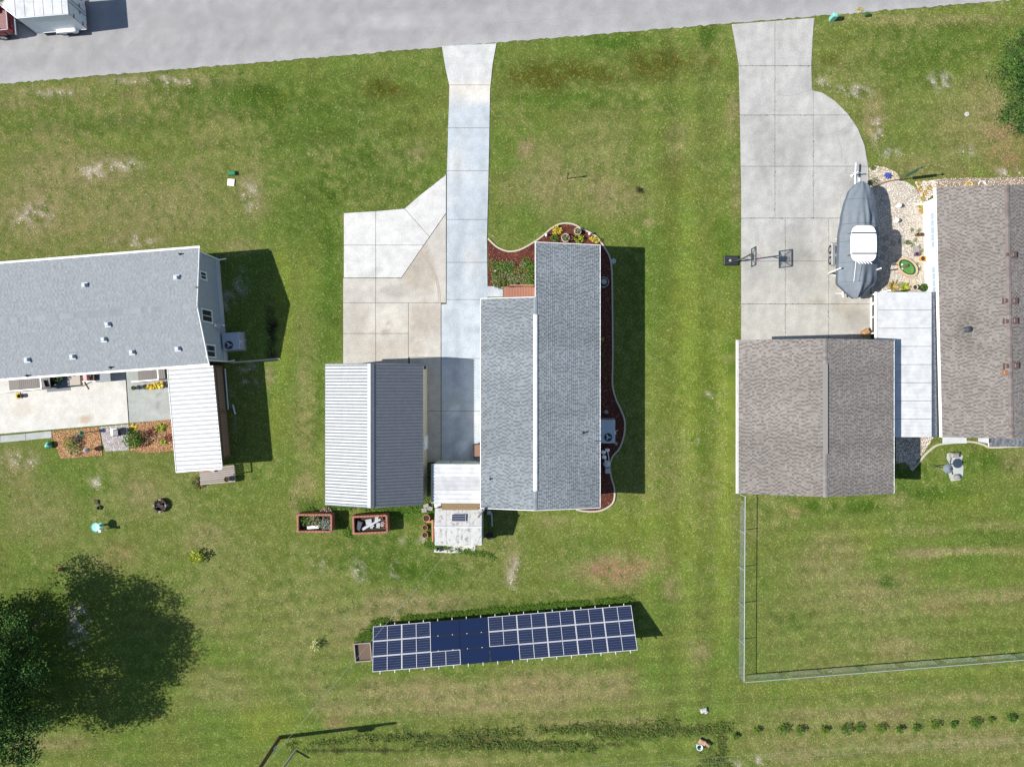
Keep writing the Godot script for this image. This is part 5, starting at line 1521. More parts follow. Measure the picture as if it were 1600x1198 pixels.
	mb = MB.new()
	mb.cbox(at + Vector3(0.05, 0.2, 0.5), Vector3(0.35, 0.4, 0.4), 0.04)
	part("pump", mb, M.grey_metal, t)
	mb = MB.new()
	for k in [[943, 706, 0.3], [949, 703, 0.25], [944, 714, 0.3]]: mb.cbox(U(k[0], k[1], k[2]), Vector3(0.3, 0.3, 0.22), 0.05)
	mb.tube([U(943, 706, 0.4), U(944, 714, 0.45), at + Vector3(0, 0.5, 0)], 0.035, 6); mb.tube([U(949, 703, 0.3), U(951, 712, 0.2), at + Vector3(0.2, 0.1, 0)], 0.03, 6)
	part("valve", mb, M.white_trim, t)

	# bark beds of the pale mobile home
	var tan := [Color(0.42, 0.24, 0.12), Color(0.34, 0.17, 0.08), Color(0.50, 0.31, 0.16), Color(0.24, 0.12, 0.06)]
	bed("mulch_bed", "orange bark bed below the beige patio, with one spreading bush", polyg([80, 674, 154, 667, 158, 690, 160, 711, 130, 714, 95, 716, 86, 695]), Color(0.33, 0.19, 0.10), 2600, 0.07, tan)
	bed("mulch_bed", "orange bark bed against the white porch, crowded with plants", polyg([202, 662, 268, 655, 272, 704, 225, 708, 202, 703]), Color(0.33, 0.19, 0.10), 2200, 0.07, tan)
	bed("gravel_bed", "pale shell gravel strip between the two orange bark beds", polyg([155, 667, 201, 662.5, 201, 703, 165, 705, 160, 690]), Color(0.42, 0.38, 0.36), 1800, 0.05, [Color(0.5, 0.46, 0.45), Color(0.38, 0.34, 0.33), Color(0.6, 0.56, 0.55)])
	bush("garden_bush", "round bright green bush at the corner of bark bed", 213, 686, 0.62, 0.85, 420, 0.16, LEAF_GREEN)
	bush("garden_bush", "olive bush spreading low over orange bark", 114, 692, 0.55, 0.5, 260, 0.14, [Color(0.13, 0.15, 0.03), Color(0.09, 0.11, 0.02), Color(0.2, 0.19, 0.05)])
	bush("garden_bush", "purple leaved shrub next to the olive bush", 122, 685, 0.28, 0.4, 110, 0.12, [Color(0.1, 0.07, 0.08), Color(0.16, 0.12, 0.13)])
	bush("garden_bush", "pale grassy clump at the edge of orange bark", 117, 703, 0.5, 0.3, 180, 0.14, [Color(0.32, 0.28, 0.15), Color(0.24, 0.22, 0.09)])
	rosette("bromeliad", "tall lime green strappy plant by the white porch roof", 251, 668, 0.55, 22, 0.08, LEAF_LIME, "", 0.03, 1.2)
	rosette("bromeliad", "dark red strappy plant among orange bark", 238, 674, 0.5, 22, 0.08, LEAF_RED, "", 0.03, 0.9)
	rosette("bromeliad", "low yellow and green plant at the patio corner", 208, 669, 0.4, 20, 0.08, LEAF_YELLOW, "", 0.03, 0.6)
	rosette("bromeliad", "reddish spiky plant close to the porch edge", 262, 684, 0.45, 20, 0.07, LEAF_RED, "", 0.03, 0.9)
	rosette("bromeliad", "lime rosette at the end of the bark bed", 256, 690, 0.35, 18, 0.08, LEAF_LIME, "", 0.03, 0.7)
	rosette("bromeliad", "brown wilted strappy plant lying over bark", 246, 682, 0.5, 18, 0.06, [Color(0.3, 0.2, 0.12), Color(0.2, 0.12, 0.07)], "", 0.03, 0.4)
	# solar lights and ornaments in those beds
	lamp_post("bird_feeder", "green bird feeder on a pole in orange bark", 139, 675, 1.1, 0.13, M.green_plastic)
	lamp_post("bird_feeder", "dark round feeder with pale lid in the lower bark corner", 142, 702, 0.7, 0.16, M.stone)
	ball_ornament()

	# pale gravel garden by the boat
	var gr := [Color(0.60, 0.55, 0.48), Color(0.52, 0.47, 0.40), Color(0.68, 0.64, 0.58), Color(0.40, 0.34, 0.28), Color(0.56, 0.47, 0.38)]
	bed("gravel_bed", "pale pebble garden between covered boat and white house wall", polyg([1358, 290, 1370, 285, 1400, 281, 1416, 284, 1430, 293, 1440, 308, 1443, 330, 1446, 380, 1448, 458, 1362, 458, 1360, 380]), Color(0.55, 0.50, 0.44), 9000, 0.06, gr, 0.03, 0.5)
	bed("gravel_bed", "narrow strip of shells and pebbles at the white wall corner", polyg([1430, 284, 1463, 281, 1463, 300, 1443, 318, 1438, 304]), Color(0.38, 0.30, 0.22), 1000, 0.07, gr)
	bed("gravel_bed", "shell gravel patch behind the white breezeway roof", polyg([1400, 678, 1460, 680, 1450, 698, 1436, 716, 1424, 734, 1416, 722, 1400, 724]), Color(0.40, 0.33, 0.27), 1500, 0.07, gr)
	bed("gravel_bed", "thin pebble strip along the front of the brown house", polyg([1463, 279, 1640, 276, 1640, 300, 1463, 302]), Color(0.34, 0.26, 0.19), 1400, 0.06, gr)
	bed("gravel_bed", "triangle of white stones at the end of the grey drive", polyg([1358, 262, 1368, 259, 1385, 262, 1402, 270, 1408, 282, 1375, 285, 1359, 290]), Color(0.46, 0.40, 0.33), 900, 0.07, [Color(0.6, 0.56, 0.5), Color(0.48, 0.40, 0.32), Color(0.3, 0.27, 0.12)])
	mb = MB.new()
	kerb_line(curve_pts([1368, 292, 1380, 286, 1395, 282, 1408, 281], 0, 6), 0.08, 0.09, mb)
	single("edging_kerb", mb, M.wood_brown, "short brown timber edging at the top of pebble garden", "kerb")
	for q in [[1384, 372], [1396, 380], [1409, 377], [1383, 388], [1379, 402], [1371, 413], [1372, 428], [1370, 444]]:
		mb = MB.new()
		mb.cbox(U(q[0], q[1]) + Vector3(0, 0.04, 0), Vector3(0.4, 0.06, 0.4), 0.015, roty(rng.randf_range(-25, 25)))
		single("stepping_stone", mb, M.stone, "square grey paving stone in pebbles shaded by the boat", "stone", "square stepping stones beside the boat")
	for q in [[1417, 441, 0.15], [1428, 439, 0.15]]:
		mb = MB.new()
		mb.lathe(U(q[0], q[1]), [[q[2], 0.0], [q[2], 0.07], [0, 0.08]], 14)
		single("stepping_stone", mb, mat("stone_cream", Color(0.62, 0.48, 0.30), 0.85, 0, "grain", 2.0), "round cream paving stone near the little pond", "stone", "round cream stones")
	mb = MB.new()
	mb.lathe(U(1407.5, 445), [[0.26, 0.0], [0.26, 0.06], [0, 0.07]], 16)
	single("stepping_stone", mb, M.stone, "large round grey stone in pebbles below the pond", "stone")
	mb = MB.new()
	mb.cbox(U(1431, 390) + Vector3(0, 0.05, 0), Vector3(0.5, 0.08, 0.5), 0.02)
	single("stepping_stone", mb, M.stone, "square pale grey slab against the white house wall", "stone")
	globe("gazing_ball", "white globe lamp on pebbles abreast of the boat's bow", 1402, 322.5)
	globe("gazing_ball", "white globe lamp on pebbles abreast of the hardtop's front", 1398, 345.5)
	pond()
	var pots := [[1431.5, 367.5, 0.13, "small dark pot by the wall, first of a touching pair", M.wood_brown], [1437, 367.5, 0.12, "small dark pot by the wall, second of a touching pair", M.wood_brown], [1430, 398, 0.15, "purple glazed pot near the orange pot", M.purple], [1439, 405, 0.20, "bright orange glazed pot against the white wall", M.orange], [1427, 449.5, 0.19, "pale ring topped pot before the breezeway", M.pale_pot]]
	for q in pots: pot("planter_pot", q[3], q[0], q[1], q[2], 0.35, q[4], [])
	pot("planter_pot", "wide green tub of water plants before the breezeway", 1440, 450, 0.28, 0.35, M.dark_green, LEAF_GREEN, "", 0.0, 80)
	rosette("bromeliad", "orange brown grassy clump before the breezeway", 1395, 448, 0.6, 40, 0.06, [Color(0.34, 0.22, 0.07), Color(0.2, 0.19, 0.05)], "", 0.02, 0.8)
	rosette("bromeliad", "lime green clump of leaves beside the ring topped pot", 1413, 449, 0.45, 34, 0.09, LEAF_LIME, "", 0.02, 1.0)
	bush("garden_bush", "small green plant at the tip of the hardtop shadow", 1416, 379, 0.14, 0.3, 60, 0.1, LEAF_GREEN)
	for q in [[1425, 359], [1430, 375], [1424, 380], [1436, 360], [1437, 385], [1433, 413], [1437, 420], [1426, 384], [1440, 392]]:
		rosette("bromeliad", "small dry plant dotted along the white house wall", q[0], q[1], 0.2, 12, 0.05, LEAF_DUSTY, "small plants along the white wall", 0.02)
	for q in [[1438, 296], [1445, 302], [1442, 310], [1452, 294], [1436, 286], [1438, 322], [1440, 330]]:
		rosette("bromeliad", "orange and green plant at the corner of the white wall", q[0], q[1], 0.28, 18, 0.07, [Color(0.4, 0.24, 0.05), Color(0.2, 0.22, 0.04), Color(0.3, 0.16, 0.08)], "plants at the wall corner", 0.02)
	bush("garden_bush", "brown and green weeds in front of the boat trailer", 1363, 285, 0.35, 0.3, 130, 0.12, LEAF_DUSTY)
	bush("garden_bush", "green sprig in white stones at drive edge", 1362, 263, 0.15, 0.2, 60, 0.1, LEAF_GREEN)
	mb = MB.new()
	for i in 6:
		var a := i * TAU / 6
		mb.leaf(U(1387, 274, 0.3), Vector3(cos(a), 0.15, sin(a)), 0.3, 0.16, 0.1)
	mb.tube([U(1387, 274, 0), U(1387, 274, 0.3)], 0.02, 5)
	single("pinwheel", mb, M.blue, "bright blue pinwheel on a stick among white stones", "pinwheel")
	lamp_post("garden_flag", "dark slim post with a pennant standing on the grass edge", 1404, 281, 3.0, 0.07, M.dark_green)
	for q in [[1494, 292, M.pale_pot], [1514, 291, M.yellow], [1534, 290, M.white_trim]]:
		mb = MB.new()
		var pts := []
		for i in 13:
			var a := PI * i / 12
			pts.append(U(q[0], q[1]) + Vector3(cos(a) * 0.26, 0.1, -sin(a) * 0.26 - 0.05))
		mb.tube(pts, 0.035, 6)
		single("garden_hoop", mb, q[2], {0: "tan hoop edging before the brown house", 1: "yellow hoop edging before the brown house", 2: "white hoop edging before the brown house"}[[1494, 1514, 1534].find(q[0])], "hoop")

func lamp_post(called: String, label: String, px: float, py: float, h: float, r: float, m: Material) -> void:
	var at := U(px, py)
	var t := thing(called, label, "post")
	t.position = at
	var mb := MB.new()
	mb.tube([at, at + Vector3(0, h, 0)], 0.03, 6)
	part("pole", mb, M.dark_metal, t)
	mb = MB.new()
	if called == "garden_flag":
		mb.cbox(at + Vector3(0.03, h * 0.6, 0), Vector3(0.05, h * 0.55, 0.22), 0.02)
		mb.lathe(at + Vector3(0, h, 0), [[0.02, -0.05], [0.09, 0.05], [0.05, 0.14], [0, 0.16]], 10)
		part("pennant", mb, m, t)
		return
	mb.lathe(at + Vector3(0, h - 0.25, 0), [[0.02, -0.05], [r, 0.0], [r, 0.2], [r * 1.3, 0.22], [r * 0.3, 0.34], [0, 0.35]], 12)
	part("head", mb, m, t)

func ball_ornament() -> void:
	var at := U(78.5, 695)
	var t := thing("beach_ball", "large green and white ball on grass beside bark bed", "ball", at)
	var r := 0.26
	for k in 6:
		var mb := MB.new()
		for i in 8:
			var p0 := PI * i / 8; var p1 := PI * (i + 1) / 8
			for j in 3:
				var a0 := TAU * (k + j / 3.0) / 6; var a1 := TAU * (k + (j + 1) / 3.0) / 6
				var f := func(p: float, a: float) -> Vector3: return Vector3(sin(p) * cos(a), cos(p), sin(p) * sin(a))
				var q := [f.call(p0, a0), f.call(p0, a1), f.call(p1, a1), f.call(p1, a0)]
				var c := at + Vector3(0, r, 0)
				mb.stri(c + q[0] * r, c + q[1] * r, c + q[2] * r, q[0], q[1], q[2]); mb.stri(c + q[0] * r, c + q[2] * r, c + q[3] * r, q[0], q[2], q[3])
		part("gore", mb, M.green_plastic if k % 2 else M.teal, t)

func globe(called: String, label: String, px: float, py: float) -> void:
	var mb := MB.new()
	var prof := []
	for i in 9: prof.append([maxf(0.0, sin(PI * i / 8) * 0.17), 0.35 - cos(PI * i / 8) * 0.17])
	mb.lathe(U(px, py), [[0.1, 0], [0.1, 0.05], [0.04, 0.08], [0.04, 0.18]], 10)
	mb.lathe(U(px, py), prof, 16)
	single(called, mb, M.white_trim, label, "lamp")

func pond() -> void:
	var at := U(1416, 418)
	var t := thing("garden_pond", "small oval pond of bright green water with tan rim", "pond", at)
	var out := PackedVector2Array(); var inn := PackedVector2Array()
	for i in 32:
		var a := TAU * i / 32
		var d := Vector2(cos(a) * 0.80, sin(a) * 0.54)
		d = d.rotated(deg_to_rad(38))
		out.append(Vector2(at.x, at.z) + d); inn.append(Vector2(at.x, at.z) + d * 0.84)
	var mb := MB.new()
	kerb_line(out + PackedVector2Array([out[0]]), 0.15, 0.22, mb)
	part("rim", mb, mat("pond_rim", Color(0.52, 0.38, 0.26), 0.85, 0, "grain", 2.0), t)
	mb = MB.new()
	kerb_line(inn + PackedVector2Array([inn[0]]), 0.1, 0.2, mb)
	part("liner", mb, M.dark_green, t)
	mb = MB.new()
	mb.prism(inn, 0.05, 0.13)
	part("water", mb, M.pool_green, t)
	mb = MB.new()
	mb.cbox(at + Vector3(-0.12, 0.25, -0.1), Vector3(0.3, 0.22, 0.2), 0.05, roty(20))
	part("pump_rock", mb, M.stone_dark, t)
	mb = MB.new()
	mb.lathe(at + Vector3(-0.35, 0.14, 0.12), [[0.07, 0], [0.05, 0.06], [0, 0.07]], 8); mb.lathe(at + Vector3(-0.36, 0.14, -0.2), [[0.07, 0], [0.05, 0.06], [0, 0.07]], 8)
	part("float", mb, M.white_trim, t)

# ---------------------------------------------------------------- solar array
func solar_array() -> void:
	var tl := U(583, 979, 0.65); var tr := U(989.5, 945.5, 0.65); var bl := U(583, 1050, 2.05); var br := U(994, 1016, 2.05)
	var t := thing("solar_array", "tilted ground array of navy solar panels, six without pale frames", "solar array", U(790, 995))
	var xd := ((tr - tl) + (br - bl)).normalized()
	var zd := (bl - tl); zd = (zd - xd * xd.dot(zd))
	var b := Basis(xd, zd.normalized().cross(xd), zd.normalized())
	var w := (tl.distance_to(tr) + bl.distance_to(br)) * 0.5 / 9.0; var d := zd.length() / 3.0
	var glass := MB.new(); glass.box(Vector3(0, 0, 0), Vector3(w - 0.03, 0.03, d - 0.03))
	var frame := MB.new()
	for k in [[0, -d * 0.5 + 0.025, w - 0.01, 0.029], [0, d * 0.5 - 0.025, w - 0.01, 0.029], [-w * 0.5 + 0.025, 0, 0.029, d - 0.08], [w * 0.5 - 0.025, 0, 0.029, d - 0.08]]: frame.box(Vector3(k[0], 0.012, k[1]), Vector3(k[2], 0.045, k[3]))
	var divider := MB.new(); divider.box(Vector3(0, 0.018, 0), Vector3(0.03, 0.01, d - 0.13))
	var bus := MB.new()
	for i in 5:
		for s in [-1, 1]: bus.box(Vector3(s * w * 0.25, 0.017, -d * 0.5 + d * (i + 1) / 6.0), Vector3(w * 0.5 - 0.08, 0.006, 0.02))
	var thin := MB.new()
	for k in [[0, -d * 0.5 + 0.02, w - 0.01, 0.02], [0, d * 0.5 - 0.02, w - 0.01, 0.02]]: thin.box(Vector3(k[0], 0.012, k[1]), Vector3(k[2], 0.035, k[3]))
	var gm := glass.commit(Vector3.ZERO); var fm := frame.commit(Vector3.ZERO); var dm := divider.commit(Vector3.ZERO); var bm := bus.commit(Vector3.ZERO); var tm := thin.commit(Vector3.ZERO)
	for r in 3:
		for c in 9:
			var dark: bool = (r < 2 and (c == 2 or c == 3)) or (r == 2 and (c == 3 or c == 4))
			var at := tl + xd * (w * (c + 0.5)) + b.z * (d * (r + 0.5)) + b.y * 0.06
			var tint: Basis = b * Basis(Vector3.RIGHT, rng.randf_range(-0.006, 0.006))
			var p := again("solar_panel", gm, M.cell_black if dark else M.cell, t, at, tint)
			for k in ([["frame", tm, M.black]] if dark else [["frame", fm, M.frame_alu], ["divider", dm, M.frame_alu], ["bus_bars", bm, M.bus_bar]]):
				var o := MeshInstance3D.new()
				o.name = k[0]; o.mesh = k[1]; o.material_override = k[2]
				p.add_child(o, true)
			if dark:
				var o := MeshInstance3D.new()
				var clamp := MB.new()
				clamp.box(Vector3(-w * 0.25, 0.02, d * 0.5 - 0.01), Vector3(0.06, 0.03, 0.05)); clamp.box(Vector3(w * 0.25, 0.02, d * 0.5 - 0.01), Vector3(0.06, 0.03, 0.05))
				o.name = "clamp"; o.mesh = clamp.commit(Vector3.ZERO); o.material_override = M.frame_alu
				p.add_child(o, true)
	var rail := MB.new(); rail.box(Vector3(0, 0, 0), Vector3(0.045, 0.06, d * 3 + 0.34))
	var rm := rail.commit(Vector3.ZERO)
	for i in 18: again("mounting_rail", rm, M.frame_alu, t, tl + xd * (w * (i * 0.5 + 0.25)) + b.z * d * 1.5 - b.y * 0.0, b)
	for i in 7:
		for k in [0.2, 0.85]:
			var top: Vector3 = tl + xd * (w * 9 * (i + 0.4) / 7.0) + b.z * d * 3 * k
			var mb := MB.new()
			mb.tube([Vector3(top.x, 0, top.z), top - Vector3(0, 0.05, 0)], 0.04, 6)
			part("post", mb, M.wire_steel, t)
	for k in [0.2, 0.85]:
		var mb := MB.new()
		mb.tube([tl + b.z * d * 3 * k - b.y * 0.07, tl + xd * w * 9 + b.z * d * 3 * k - b.y * 0.07], 0.04, 6)
		part("beam", mb, M.wire_steel, t)
	# empty wooden box at its end
	var o := thing("raised_bed", "low empty timber box of bare soil at the array's end", "garden bed", U(568, 1017), TILT)
	for k in [[0, -0.66, 1.25, 0.07], [0, 0.66, 1.25, 0.07], [-0.6, 0, 0.07, 1.25], [0.6, 0, 0.07, 1.25]]:
		var mb := MB.new()
		mb.cbox(Vector3(k[0], 0.15, k[1]), Vector3(k[2], 0.3, k[3]), 0.012)
		part("board", mb, M.wood_grey, o, true)
	var mb := MB.new()
	mb.box(Vector3(0, 0.05, 0), Vector3(1.15, 0.08, 1.25))
	part("soil", mb, mat("dry_soil", Color(0.2, 0.14, 0.1), 0.95, 0, "strong", 1.5), o, true)
	no_grass.append(polyg([556, 1003, 581, 1002, 581, 1031, 557, 1032]))

# ---------------------------------------------------------------- cooling units
func cooling_unit(label: String, at: Vector3, turn: float, s: Vector3, fan: Vector2, m: Material) -> void:
	var t := thing("air_conditioner", label, "air conditioner", at, turn)
	var mb := MB.new()
	mb.cbox(Vector3(0, s.y * 0.5 + 0.05, 0), s, 0.03)
	part("housing", mb, m, t, true)
	mb = MB.new()
	mb.box(Vector3(0, 0.025, 0), Vector3(s.x + 0.2, 0.05, s.z + 0.2))
	part("pad", mb, M.stone, t, true)
	mb = MB.new()
	var top := s.y + 0.052
	mb.lathe(Vector3(fan.x, top, fan.y), [[0.30, 0.0], [0.0, 0.004]], 24)
	part("fan_well", mb, M.black, t, true)
	mb = MB.new()
	for i in 3:
		var a := TAU * i / 3
		var c := Vector3(fan.x + cos(a) * 0.13, top + 0.02, fan.y + sin(a) * 0.13)
		mb.box(c, Vector3(0.2, 0.008, 0.12), Basis(Vector3.UP, -a) * Basis(Vector3.RIGHT, 0.35))
	mb.lathe(Vector3(fan.x, top, fan.y), [[0.06, 0.0], [0.06, 0.05], [0, 0.055]], 10)
	part("fan", mb, M.grey_metal, t, true)
	for r in [0.30, 0.2]:
		mb = MB.new()
		var pts := []
		for i in 25: pts.append(Vector3(fan.x + cos(TAU * i / 24) * r, top + 0.05, fan.y + sin(TAU * i / 24) * r))
		mb.tube(pts, 0.008, 4)
		part("guard_ring", mb, M.dark_metal, t, true)
	for i in 9:
		mb = MB.new()
		mb.box(Vector3(-s.x * 0.5 + s.x * (i + 1) / 10.0, s.y * 0.5, -s.z * 0.5 - 0.006), Vector3(0.03, s.y * 0.75, 0.012))
		part("louvre", mb, M.dark_metal, t, true)
	mb = MB.new()
	mb.cbox(Vector3(s.x * 0.5 + 0.02, 0.75, 0.1), Vector3(0.12, 0.3, 0.25), 0.02)
	mb.tube([Vector3(s.x * 0.5, 0.5, 0), Vector3(s.x * 0.5 + 0.3, 0.4, -0.05)], 0.02, 5)
	part("shut_off_box", mb, M.vent_grey, t, true)

# ---------------------------------------------------------------- hoop
func basketball_hoop() -> void:
	var base := U(1143, 407.5)
	var t := thing("basketball_hoop", "portable basketball hoop with black base at the grey drive's edge", "basketball hoop", base)
	var mb := MB.new()
	mb.cbox(base + Vector3(-0.05, 0.1, 0), Vector3(1.1, 0.2, 0.72), 0.07)
	part("base", mb, M.black, t)
	mb = MB.new()
	mb.lathe(base + Vector3(-0.15, 0.19, 0), [[0.09, 0], [0.08, 0.05], [0, 0.055]], 10)
	part("cap", mb, M.stone_white, t)
	var bb := U(1178.3, 401, 3.3)
	var foot := base + Vector3(0.42, 0.15, 0.05)
	var top := Vector3(foot.x + 0.12, 2.75, base.z)
	mb = MB.new()
	mb.tube([foot, top], 0.05, 8)
	mb.tube([top - Vector3(0, 0.4, 0), Vector3(bb.x - 0.06, 3.05, bb.z)], 0.035, 6); mb.tube([top, Vector3(bb.x - 0.06, 3.5, bb.z)], 0.035, 6)
	part("pole", mb, M.dark_metal, t)
	mb = MB.new()
	mb.tube([base + Vector3(-0.4, 0.2, -0.2), foot + Vector3(0.05, 0.9, 0)], 0.02, 5); mb.tube([base + Vector3(-0.4, 0.2, 0.2), foot + Vector3(0.05, 0.9, 0)], 0.02, 5)
	part("brace", mb, M.dark_metal, t)
	mb = MB.new()
	var hw := 0.62; var y0 := 2.85; var y1 := 3.72
	for k in [[0, y1, hw * 2 + 0.06, 0.07], [0, y0, hw * 2 + 0.06, 0.07]]: mb.box(Vector3(bb.x, k[1], bb.z), Vector3(0.07, k[3], k[2]))
	for s in [-1, 1]: mb.box(Vector3(bb.x, (y0 + y1) * 0.5, bb.z + s * hw), Vector3(0.07, y1 - y0, 0.06))
	for s in [-1, 1]: mb.tube([Vector3(bb.x - 0.05, y0 + 0.25, bb.z + s * 0.12), Vector3(bb.x - 0.02, y1, bb.z + s * hw)], 0.025, 5); mb.tube([Vector3(bb.x - 0.05, y0 + 0.25, bb.z + s * 0.12), Vector3(bb.x - 0.02, y0, bb.z + s * hw)], 0.02, 5)
	mb.box(Vector3(bb.x - 0.04, 3.15, bb.z), Vector3(0.06, 0.45, 0.35))
	part("backboard_frame", mb, M.dark_metal, t)
	mb = MB.new()
	mb.box(Vector3(bb.x + 0.01, (y0 + y1) * 0.5, bb.z), Vector3(0.012, y1 - y0 - 0.08, hw * 2 - 0.06))
	part("backboard", mb, M.clear, t)
	mb = MB.new()
	var pts := []
	for i in 25: pts.append(Vector3(bb.x + 0.33 + cos(TAU * i / 24) * 0.23, 3.03, bb.z + sin(TAU * i / 24) * 0.23))
	mb.tube(pts, 0.012, 5)
	part("rim", mb, M.red, t)
	mb = MB.new()
	for i in 12:
		for s in [1, -1]:
			var a0 := TAU * i / 12; var a1: float = TAU * (i + s) / 12
			mb.tube([Vector3(bb.x + 0.33 + cos(a0) * 0.23, 3.02, bb.z + sin(a0) * 0.23), Vector3(bb.x + 0.33 + cos(a1) * 0.14, 2.62, bb.z + sin(a1) * 0.14)], 0.004, 3)
	part("net", mb, M.white_trim, t)

# ---------------------------------------------------------------- boat on its trailer
func covered_boat() -> void:
	var bow := U(1346.5, 284, 2.1); var cx := 24.82
	var zb := bow.z; var zs := U(0, 466, 1.7).z
	var t := thing("covered_boat", "boat under fitted grey cover with white hardtop, parked on drive", "boat", Vector3(cx, 0, (zb + zs) * 0.5))
	# hull and cover: stations from bow to stern, half width, gunwale height, centre height
	var st := [[0.0, 0.06, 2.2, 2.22], [0.025, 0.5, 2.16, 2.28], [0.083, 0.86, 2.1, 2.34], [0.19, 1.12, 2.0, 2.42], [0.3, 1.29, 1.95, 2.5], [0.47, 1.42, 1.9, 2.55], [0.62, 1.43, 1.86, 2.55], [0.75, 1.41, 1.82, 2.5], [0.87, 1.37, 1.74, 2.42], [0.93, 0.85, 1.66, 2.25], [0.98, 0.33, 1.62, 1.95], [1.0, 0.08, 1.6, 1.75]]
	var cover := MB.new(); var hull := MB.new()
	var grid := []; var hg := []
	for i in 67:
		var u := i / 66.0
		var k := 0
		while k < st.size() - 2 and st[k + 1][0] < u: k += 1
		var f: float = smoothstep(0, 1, clampf((u - st[k][0]) / (st[k + 1][0] - st[k][0]), 0, 1)) * 0.5 + 0.5 * clampf((u - st[k][0]) / (st[k + 1][0] - st[k][0]), 0, 1)
		var hw := lerpf(st[k][1], st[k + 1][1], f); var gy := lerpf(st[k][2], st[k + 1][2], f); var cy := lerpf(st[k][3], st[k + 1][3], f)
		var shift := 0.16 - 0.2 * u
		var z := lerpf(zb, zs, u)
		var row := []; var hr := []
		for j in 33:
			var v := -1.0 + j / 16.0
			var y := lerpf(cy, gy, pow(absf(v), 1.5))
			# folds of the cloth running from the tower legs and along the edge
			var folds := 0.022 * sin(u * 40.0 + v * 6.0 + 2.0 * sin(u * 9.0)) * smoothstep(0.1, 0.8, absf(v)) + 0.04 * sin(v * 13.0) * exp(-pow((u - 0.82) / 0.1, 2)) + 0.035 * sin(v * 17.0 + 1.0) * exp(-pow((u - 0.33) / 0.07, 2)) + 0.015 * sin(u * 17.0 + v * 9.0)
			folds += 0.10 * exp(-pow((v - 0.28 - 0.1 * u) / 0.09, 2)) * smoothstep(0.05, 0.25, u) * (1.0 - smoothstep(0.3, 0.42, u)) + 0.18 * exp(-pow(v / 0.16, 2)) * smoothstep(0.72, 0.95, u)
			row.append(Vector3(cx + shift + v * hw, y + folds, z))
		for j in 7:
			var v := -1.0 + j / 3.0
			hr.append(Vector3(cx + shift + v * hw * 0.93, lerpf(0.62, gy - 0.02, pow(absf(v), 1.3)), lerpf(zb, zs, u * 0.9 + 0.02 + 0.06 * (1.0 - absf(v)) * (1.0 - u))))
		grid.append(row); hg.append(hr)
	for i in 66:
		for j in 32:
			cover.quad(grid[i][j], grid[i + 1][j], grid[i + 1][j + 1], grid[i][j + 1])
		for j in 6: hull.quad(hg[i][j], hg[i][j + 1], hg[i + 1][j + 1], hg[i + 1][j])
		for e in [[0, -1], [32, 1]]:
			var a: Vector3 = grid[i][e[0]]; var b: Vector3 = grid[i + 1][e[0]]
			cover.quad(a, b, b + Vector3(-0.03 * e[1], -0.35, 0), a + Vector3(-0.03 * e[1], -0.35, 0))
	var sn := PackedVector3Array(); sn.resize(cover.n.size())       # smooth the cloth
	var acc := {}
	for i in cover.v.size():
		var key := Vector3i(cover.v[i] * 1000.0)
		acc[key] = acc.get(key, Vector3.ZERO) + cover.n[i]
	for i in cover.v.size(): cover.n[i] = acc[Vector3i(cover.v[i] * 1000.0)].normalized()
	part("hull", hull, M.gel_coat, t)
	var cv := part("cover", cover, M.tarp, t)
	for i in [10, 24, 34, 46, 57]:
		var seam := MB.new()
		var line := []
		for j in 33: line.append(grid[i][j] + Vector3(0, 0.006, 0))
		seam.tube(line, 0.014, 4)
		part("seam", seam, mat("seam", Color(0.08, 0.105, 0.145), 0.8), cv)
	var hem := MB.new()
	for j in [0, 32]:
		var line := []
		for i in 67: line.append(grid[i][j] + Vector3(0, -0.02, 0))
		hem.tube(line, 0.03, 5)
	part("hem_rope", hem, mat("seam", Color.WHITE), cv)
	# hardtop
	var hy := 3.35
	var top := MB.new(); var shape := PackedVector2Array()
	var a0 := G(1330, 352, hy); var a1 := G(1370.5, 408.5, hy)
	var mid := (a0 + a1) * 0.5; var hx := (a1.x - a0.x) * 0.5; var hz := (a1.y - a0.y) * 0.5
	for i in 36:
		var a := TAU * i / 36
		var c := cos(a); var s := sin(a)
		shape.append(mid + Vector2(signf(c) * pow(absf(c), 0.42) * hx * (1.0 - 0.06 * clampf(-s, 0, 1)), signf(s) * pow(absf(s), 0.55) * hz))
	top.prism(shape, hy - 0.07, hy)
	var inset := Geometry2D.offset_polygon(shape, -0.07)[0]
	top.prism(inset, hy, hy + 0.035)
	var ht := part("hardtop", top, M.gel_coat, t)
	for q in [364, 396]:
		var mb := MB.new()
		mb.box(Vector3(mid.x, hy + 0.045, U(0, q, hy).z), Vector3(hx * 1.94, 0.03, 0.10))
		part("strap", mb, M.dark_metal, ht)
	var legs := MB.new()
	for s in [[-0.75, -0.7], [0.75, -0.7], [-0.75, 0.5], [0.75, 0.5]]: legs.tube([Vector3(mid.x + s[0] * hx, 2.3, mid.y + s[1] * hz * 1.05), Vector3(mid.x + s[0] * hx, hy - 0.05, mid.y + s[1] * hz * 0.9)], 0.03, 6)
	part("hardtop_leg", legs, M.steel, t)
	for i in 5:
		var mb := MB.new()
		var p := U(1341 + i * 4.6, 409, hy)
		mb.tube([p, p + Vector3(0.0, 0.28, 0.16)], 0.035, 6)
		part("rod_holder", mb, M.white_trim, ht)
	var an := MB.new()
	an.tube([U(1338, 408, hy), U(1334.5, 440, 3.1)], 0.018, 5)
	part("antenna", an, M.white_trim, t)
	an = MB.new()
	an.tube([U(1341, 387, hy), U(1341.5, 386, hy + 0.35)], 0.03, 6); an.tube([U(1350, 399, hy), U(1350, 399, hy + 0.2)], 0.02, 5)
	part("mast_light", an, M.grey_metal, ht)
